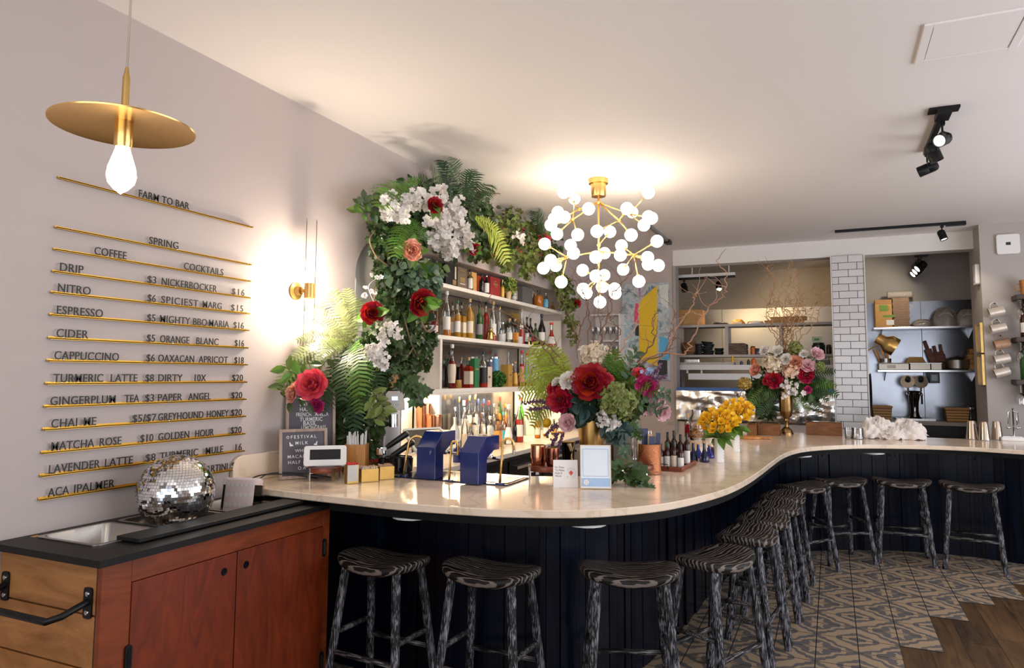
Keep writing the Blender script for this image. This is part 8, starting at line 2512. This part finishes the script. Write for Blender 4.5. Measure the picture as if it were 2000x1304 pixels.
# ---------------------------------------------------------------- the big bouquet in the gold goblet
BYp = 3.98
bp = B(1155, 926) + V((0, .18, 0)); bp.x = ony(1155, 880, bp.y).x
BYp = bp.y
bq = thing('bouquet', 'large bouquet with red rose, green hydrangea and willow in a gold goblet vase', 'flower arrangement', bp)
Q = lambda px, py, dy=0: ony(px, py, BYp + dy)
k = mpp(bp)
zt_ = Q(1155, 820).z - bp.z
m = MB(); m.lathe([(.062, 0), (.062, .008), (.03, .03), (.024, .06), (.034, .072), (.024, .085), (.036, .10), (.066, .115), (.074, .14), (.083, zt_ * .75), (.088, zt_), (.083, zt_), (.07, .15), (0, .13)], 36, mat=M4.Translation(bp), cap=(True, False)); m.build('goblet_vase', gold, bq, smooth=35)
o = bp + V((0, 0, zt_ + .02))
bb = lambda lst, dy: [(Q(a, b_, dy), r * mpp(Q(a, b_, dy)), n) for a, b_, r, n in lst]
m = MB(); leaf_cloud(m, bb([(1150, 785, 38, 150), (1200, 810, 30, 90), (1120, 795, 28, 80), (1245, 780, 26, 70), (1180, 740, 40, 110), (1130, 760, 40, 100), (1235, 740, 30, 80)], .03), 'simple', .075, 201, face=1); m.build('dark_leaves', leaf_ivy, bq)
m = MB(); leaf_cloud(m, bb([(1140, 800, 20, 26), (1212, 842, 16, 24), (1192, 830, 18, 28)], -.13), 'wide', .085, 202, face=1); m.build('blue_green_leaves', mat('blue_green_leaf', (.035, .075, .065), .45, var=.3, island=.4), bq)
for i, (tx_, ty_, dy, dr) in enumerate(((1028, 722, 0, .3), (1042, 690, 0, .2), (1085, 685, 0, .2), (1022, 765, -.05, .4), (1030, 800, -.05, .6), (1100, 700, -.08, .2), (1048, 740, -.12, .4), (1055, 675, .05, .1), (1070, 690, .02, .15), (1025, 745, .08, .3), (1060, 715, .05, .3), (1040, 820, -.05, .7), (1060, 770, -.14, .6))):
 b = Q(tx_, ty_, dy); st_ = Q(1112, 775, .0); d = b - st_
 m = MB(); frond(m, st_, d.normalized() + V((0, 0, dr * .35)), d.length * 1.08, up=(.3, -.8, .5), droop=dr, w=.24, n=15, seed=210 + i, lacy=True)
 m.build('lime_fern_frond', fern_lime, bq)
for i, (tx_, ty_, dy, dr) in enumerate(((1200, 690, -.1, .2), (1215, 710, -.12, .3), (1190, 700, -.08, .2), (1235, 735, -.15, .3), (1260, 745, -.18, .4), (1275, 752, -.15, .4), (1225, 700, -.05, .3))):
 b = Q(tx_, ty_, dy); st_ = Q(1195, 770, -.03); d = b - st_
 m = MB(); frond(m, st_, d.normalized() + V((0, 0, dr * .35)), d.length * 1.08, up=(.2, -.8, .5), droop=dr, w=.24, n=15, seed=230 + i, lacy=True)
 m.build('green_fern_frond', leaf_bright, bq)
ds = [('red_rose', rose, 1152, 745, 32, petal_red, -.2, (.15, -.95, .25)), ('pink_rose', rose, 1184, 742, 15, petal_coral, -.16, (.5, -.8, .3)), ('crimson_peony', peony, 1093, 781, 29, petal_crimson, -.18, (-.1, -.95, .2)), ('crimson_bud', rose, 1078, 757, 13, petal_crimson, -.15, (-.4, -.8, .4)), ('white_flower', peony, 1107, 742, 19, petal_white, -.2, (-.1, -.9, .3)),
  ('white_bud', rose, 1084, 745, 9, petal_white, -.16, (-.5, -.7, .5)), ('pink_rose', rose, 1107, 825, 16, petal_blush, -.2, (-.1, -.95, .1)), ('magenta_peony', peony, 1263, 752, 23, petal_magenta, -.16, (.4, -.8, .1)), ('coral_flower', rose, 1249, 728, 13, petal_coral, -.1, (.3, -.7, .6)), ('pale_pink_rose', rose, 1296, 806, 15, petal_blush, -.1, (.6, -.7, -.3)), ('white_flower', peony, 1232, 706, 14, petal_white, -.05, (.2, -.8, .5))]
for i, (nm, fn, px, py, r, mt, dy, ax) in enumerate(ds):
 p = Q(px, py, dy); rr = r * mpp(p)
 fn(bq, nm, p, ax, rr, mt, 240 + i)
 m = MB(); m.tube(catmull([p - V(ax).normalized() * rr * .4, p.lerp(o, .5) + V((0, .04, .02)), o + V((0, 0, -.1))], 6), .0035, 6); m.build('flower_stem', stem_green, bq, smooth=True)
for nm, px, py, r, mt, dy, n in (('green_hydrangea', 1211, 783, 37, petal_green, -.15, 110), ('green_hydrangea', 1180, 768, 17, petal_green, -.15, 46), ('cream_hydrangea', 1166, 700, 32, petal_cream, .0, 130), ('cream_hydrangea', 1145, 690, 18, petal_white, .02, 60)):
 p = Q(px, py, dy); hydrangea(bq, nm, p, (.1, -.9, .2), r * mpp(p), mt, int(px), .26 if mt is petal_green else .2, n)
blossom_spray(bq, 'small_white_blossoms', [Q(1170, 815, -.2), Q(1190, 825, -.2), Q(1200, 835, -.2)], .03, 36, .022, petal_white, 260)
blossom_spray(bq, 'pale_blue_blossoms', [Q(1258, 728, -.16), Q(1270, 722, -.16)], .012, 10, .016, mat('pale_blue_petal', (.40, .50, .72), .5), 261)
blossom_spray(bq, 'white_petals', [Q(1280, 760, -.05), Q(1285, 785, -.05), Q(1270, 800, -.05)], .025, 22, .03, petal_blush, 262)
rng = random.Random(5)
for i, pth in enumerate(([(1090, 800), (1060, 785), (1022, 785)], [(1085, 800), (1065, 795), (1035, 800)], [(1100, 830), (1080, 835), (1066, 850)], [(1265, 735), (1280, 728), (1290, 712)], [(1265, 740), (1285, 738), (1300, 735)], [(1095, 840), (1085, 855), (1075, 875)], [(1105, 835), (1095, 860), (1090, 880)])):
 P = catmull([Q(a, b_, -.16) for a, b_ in pth], 8)
 m = MB(); m.tube(P, .0015, 4)
 for p in P[4:]:
  for j in range(4):
   m.ball(p + V((rng.gauss(0, .006), rng.gauss(0, .006), rng.gauss(0, .006))), .006, 5, 4, sc=(1, 1, 1.3))
 m.build('lavender_spike', petal_purple, bq)
p = Q(1068, 825, -.12); m = MB(); m.ball(p, 9 * mpp(p), 12, 8); m.build('billy_button', petal_yellow, bq, smooth=True)
for i, pth in enumerate(([(1205, 830), (1216, 850), (1222, 872), (1216, 890)], [(1196, 835), (1208, 855), (1212, 872)], [(1230, 770), (1238, 810), (1240, 835), (1246, 858)], [(1225, 740), (1235, 700), (1245, 688)], [(1240, 790), (1275, 795), (1295, 800)], [(1250, 770), (1285, 765), (1310, 772)])):
 sprig(bq, 'ivy_trail' if i < 3 else 'leaf_sprig', [Q(a, b_, -.12) for a, b_ in pth], (.055 if i < 3 else .06), 'ivy' if i < 3 else 'simple', leaf_grey if i != 2 else leaf_ivy, 11, 270 + i)
WIL = [[(1155, 760), (1140, 705), (1128, 660), (1146, 610), (1138, 560), (1125, 535)], [(1158, 760), (1147, 690), (1151, 630), (1148, 590), (1130, 560), (1118, 540)], [(1160, 760), (1172, 690), (1174, 640), (1168, 590), (1172, 540), (1168, 500)], [(1165, 760), (1174, 660), (1190, 610), (1196, 575), (1215, 552), (1232, 532), (1228, 500), (1210, 470)],
  [(1168, 760), (1188, 700), (1194, 670), (1213, 650), (1190, 622), (1185, 605)], [(1172, 760), (1215, 678), (1240, 640), (1248, 600), (1262, 555), (1285, 525)], [(1180, 765), (1240, 712), (1290, 690), (1335, 692), (1350, 665), (1378, 605), (1412, 580), (1419, 545), (1404, 505), (1418, 486)], [(1180, 770), (1250, 712), (1300, 688), (1318, 660), (1312, 640)],
  [(1185, 770), (1290, 700), (1322, 640), (1350, 600), (1358, 578), (1380, 570)], [(1130, 770), (1085, 690), (1050, 660), (1010, 625), (975, 605), (955, 590)], [(1130, 775), (1080, 700), (1040, 655), (1000, 630)], [(1175, 765), (1250, 700), (1278, 660), (1275, 625), (1290, 600)], [(1162, 760), (1160, 680), (1155, 640), (1160, 600), (1150, 560)], [(1300, 690), (1312, 640), (1318, 610), (1305, 590)]]
for i, pth in enumerate(WIL):
 pts = [Q(a, b_, .02 - .05 * j) if i > 5 else Q(a, b_, .05 * math.sin(j + i)) for j, (a, b_) in enumerate(pth)]
 willow(bq, pts, .0062 if i < 12 else .004, 5, 280 + i, mat('brown_willow', (.19, .095, .06), .6, var=.3) if i not in (6, 8, 5) else mat('tan_willow', (.42, .22, .13), .6, var=.25))
# ---------------------------------------------------------------- far bouquet in the bronze trumpet vase
vp = B(1536, 848) + V((0, .06, 0))
fb2 = thing('bouquet', 'bouquet of crimson peonies and pale blooms in a bronze trumpet vase, far bar', 'flower arrangement', vp)
R2 = lambda px, py, dy=0: ony(px, py, vp.y + dy)
k = mpp(vp); zt_ = R2(1536, 755).z - vp.z; rv = 12.5 * k
m = MB(); m.lathe([(rv * 1.0, 0), (rv * 1.0, .015), (rv * .9, .018)], 26, mat=M4.Translation(vp)); m.lathe([(rv * .95, .018), (rv * .8, .05), (rv * .35, .075), (rv * .3, .12), (rv * .45, .14), (rv * .35, .16), (rv * .8, .19), (rv, .25), (rv * 1.0, zt_ * .8), (rv * 1.08, zt_), (rv * .95, zt_), (0, zt_ * .9)], 32, mat=M4.Translation(vp), cap=(False, False)); m.build('trumpet_vase', bronze, fb2, smooth=35)
rb = lambda lst, dy: [(R2(a, b_, dy), r * mpp(R2(a, b_, dy)), n) for a, b_, r, n in lst]
m = MB(); leaf_cloud(m, rb([(1500, 755, 26, 110), (1535, 745, 32, 120), (1480, 775, 22, 80), (1500, 795, 18, 60), (1585, 755, 28, 110), (1560, 720, 28, 90), (1515, 715, 28, 90), (1475, 755, 18, 60), (1545, 700, 20, 50)], .06), 'simple', .10, 301, face=1); m.build('dark_leaves', leaf_ivy, fb2)
for i, (tx_, ty_, dr) in enumerate(((1600, 790, .9), (1580, 795, 1.0), (1615, 770, .7), (1625, 745, .4), (1620, 720, .3), (1560, 795, 1.1), (1480, 800, .9), (1465, 775, .7), (1605, 735, .4), (1590, 770, .8), (1630, 760, .5))):
 b = R2(tx_, ty_, -.06); st_ = R2(1545, 745, -.03); d = b - st_
 m = MB(); frond(m, st_, d.normalized() + V((0, 0, dr * .35)), d.length * 1.1, up=(.2, -.8, .5), droop=dr, w=.2, n=20, seed=310 + i, lacy=i > 5)
 m.build('fern_frond', leaf_bright if i % 2 else fern_dark, fb2)
for i, (nm, fn, px, py, r, mt, ax) in enumerate((('crimson_peony', peony, 1511, 741, 18, petal_crimson, (-.1, -.95, .1)), ('crimson_peony', peony, 1574, 731, 18, petal_crimson, (.15, -.95, .1)), ('pink_rose', rose, 1474, 721, 12, petal_peach, (-.6, -.7, .3)), ('pink_rose', rose, 1598, 690, 12, petal_blush, (.5, -.7, .4)), ('pink_rose', rose, 1553, 706, 14, petal_peach, (0, -.9, .3)),
             ('pink_rose', rose, 1578, 713, 12, petal_blush, (.2, -.9, .3)), ('white_flower', peony, 1492, 683, 11, petal_white, (-.3, -.8, .5)), ('white_flower', peony, 1518, 683, 12, petal_white, (-.1, -.8, .5)), ('white_flower', peony, 1534, 700, 12, petal_white, (0, -.9, .3)), ('white_flower', peony, 1570, 690, 10, petal_white, (.2, -.8, .5)), ('crimson_bud', rose, 1578, 761, 7, petal_magenta, (.2, -.9, -.1)), ('crimson_bud', rose, 1496, 744, 7, petal_crimson, (-.3, -.9, 0)))):
 p = R2(px, py, -.16); fn(fb2, nm, p, ax, r * mpp(p), mt, 330 + i)
 m = MB(); m.tube([p, R2(1536, 765, 0)], .005, 5); m.build('flower_stem', stem_green, fb2, smooth=True)
for nm, px, py, r, mt in (('white_hydrangea', 1508, 712, 20, petal_cream), ('peach_hydrangea', 1545, 725, 17, mat('peach_cream_petal', (.78, .56, .42), .5, var=.1, island=.15)), ('lime_hydrangea', 1553, 680, 14, petal_green), ('lime_hydrangea', 1602, 716, 11, petal_green), ('ochre_hydrangea', 1454, 750, 13, mat('ochre_petal', (.45, .30, .07), .6, var=.2, island=.3))):
 p = R2(px, py, -.12); hydrangea(fb2, nm, p, (0, -.9, .3), r * mpp(p), mt, int(px), .26, 70)
blossom_spray(fb2, 'small_white_blossoms', [R2(1530, 755, -.16), R2(1545, 765, -.16), R2(1560, 750, -.16)], .05, 34, .03, petal_white, 350)
rng = random.Random(99)
for i in range(17):
 tx_ = rng.uniform(1480, 1640); ty_ = rng.uniform(480, 610)
 mx_ = 1536 + (tx_ - 1536) * .45 + rng.uniform(-18, 18)
 pts = [R2(1536 + rng.uniform(-12, 12), 720, 0), R2(1536 + (mx_ - 1536) * .6, 665, .04), R2(mx_ + rng.uniform(-14, 14), 620, .05 * rng.gauss(0, 1)), R2((mx_ + tx_) / 2 + rng.uniform(-16, 16), (615 + ty_) / 2, .08 * rng.gauss(0, 1)), R2(tx_, ty_, .1 * rng.gauss(0, 1))]
 willow(fb2, pts, .006, 7, 360 + i, mat('pale_willow', (.40, .22, .10), .6, var=.3), kink=.06)
# ---------------------------------------------------------------- two white vases of yellow alstroemeria
def alstro(vx, vy, top, w_, blooms, label, seed):
 p = B(vx, vy); k = mpp(p); h = (vy - top) * k
 t = thing('flower_vase', label, 'flower vase', p, 'white vases of yellow flowers')
 r = w_ * k / 2
 m = MB(); m.rbox(-r * .8, r * .8, -r * .8, r * .8, 0, h, r * .35, mat=TR(p, face_cam(p, .3))); m.build('vase', white_ceramic, t, smooth=40)
 m = MB(); rng = random.Random(seed)
 mt_ = TR(p, face_cam(p, .3))
 for i in range(6):
  z = h * (.15 + .12 * i); m.tube([mt_ @ V((r * .4, -r * .802, z)), mt_ @ V((r * .6, -r * .802, z + .01)), mt_ @ V((r * .7, -r * .802, z))], .0012, 4)
 m.build('raised_pattern', mat('grey_glaze', (.45, .45, .46), .4), t)
 o = p + V((0, 0, h))
 for i, (bx, by, dy) in enumerate(blooms):
  q = ony(bx, by, p.y + dy)
  ax = ((q - o).normalized() + V((.1, -.8, .2))).normalized()
  F = frame(q, ax); s = 15 * mpp(q)
  b = MB()
  for j in range(6):
   petal(b, F, .35, .95 + rng.uniform(-.2, .3), s * rng.uniform(.9, 1.1), s * (.34 if j % 2 else .24), .3, PI * j / 3 + rng.uniform(-.1, .1), rng, nu=3, nv=2)
  fo = b.build('yellow_bloom', petal_yellow, t, smooth=True)
  b = MB()
  for j in range(3):
   F2 = F @ M4.Rotation(j * 2.1, 4, 'Z'); b.tube([F2 @ V((0, 0, .1 * s)), F2 @ V((.12 * s, 0, .7 * s))], .02 * s, 4)
  b.build('stamens', pollen, fo)
 m = MB()
 for i, (bx, by, dy) in enumerate(blooms):
  q = ony(bx, by, p.y + dy); m.tube(catmull([o - V((0, 0, .03)), o.lerp(q, .5) + V((0, 0, .01)), q], 4), .0022, 5)
 m.build('stems', stem_green, t, smooth=True)
 m = MB()
 for i in range(22):
  a = rng.uniform(0, 2 * PI); d = V((math.cos(a), math.sin(a) * .8, rng.uniform(-.5, .6))); add_leaf(m, o + V((0, 0, .01)) + d * .012, d, V((.1, -.5, .8)), rng.uniform(.07, .12), 'simple', rng, bend=.4)
 m.build('leaves', leaf_bright, t)
rng = random.Random(3)
bl = [(1403 + 30 * math.cos(a) * r_, 826 + 19 * math.sin(a) * r_, -.05 + .10 * rng.uniform(-1, 1)) for r_, n in ((.95, 13), (.55, 8), (.15, 3)) for a in [2 * PI * i / n + r_ for i in range(n)]]
alstro(1405, 902, 856, 20, bl, 'nearer white vase of yellow flowers, beside the blue flasks on the bar', 1)
bl = [(1440 + 24 * math.cos(a) * r_, 806 + 17 * math.sin(a) * r_, -.02 + .10 * rng.uniform(-1, 1)) for r_, n in ((.95, 11), (.5, 6), (.1, 2)) for a in [2 * PI * i / n + r_ for i in range(n)]]
alstro(1437, 882, 838, 17, bl, 'farther white vase of yellow flowers on the bar, behind the nearer one', 2)
# ivy sprig lying by the framed sign
ip = B(1222, 948)
t = thing('ivy_sprig', 'sprig of dark green ivy lying on the bar right of the framed sign', 'plant', ip)
m = MB(); rng = random.Random(6)
for i in range(46):
 a = rng.uniform(0, 2 * PI); rr = rng.uniform(0, .085)
 p = ip + V((rr * math.cos(a), rr * math.sin(a) * .7, rng.uniform(.012, .13) * (1 - rr * 5) + .012))
 add_leaf(m, p, V((math.cos(a), math.sin(a) * .7, rng.uniform(-.5, .3))), V((.1, -.7, .7)) + V((rng.gauss(0, .3), rng.gauss(0, .3), rng.gauss(0, .3))), rng.uniform(.05, .085), 'ivy', rng)
m.v = [(v[0], v[1], max(v[2], ZB + .002)) for v in m.v]
m.build('ivy_leaves', leaf_ivy, t)
sprig(t, 'trailing_leaves', [ip + V((.05, 0, .01)), ip + V((.11, -.01, .012)), ip + V((.16, -.02, .008))], .035, 'ivy', leaf_ivy, 6, 8, .002)
m = MB(); m.tube([ip + V((0, 0, .004)), ip + V((.0, .01, .06)), ip + V((-.02, .02, .12))], .003, 5); m.build('twig', twig, t, smooth=True)
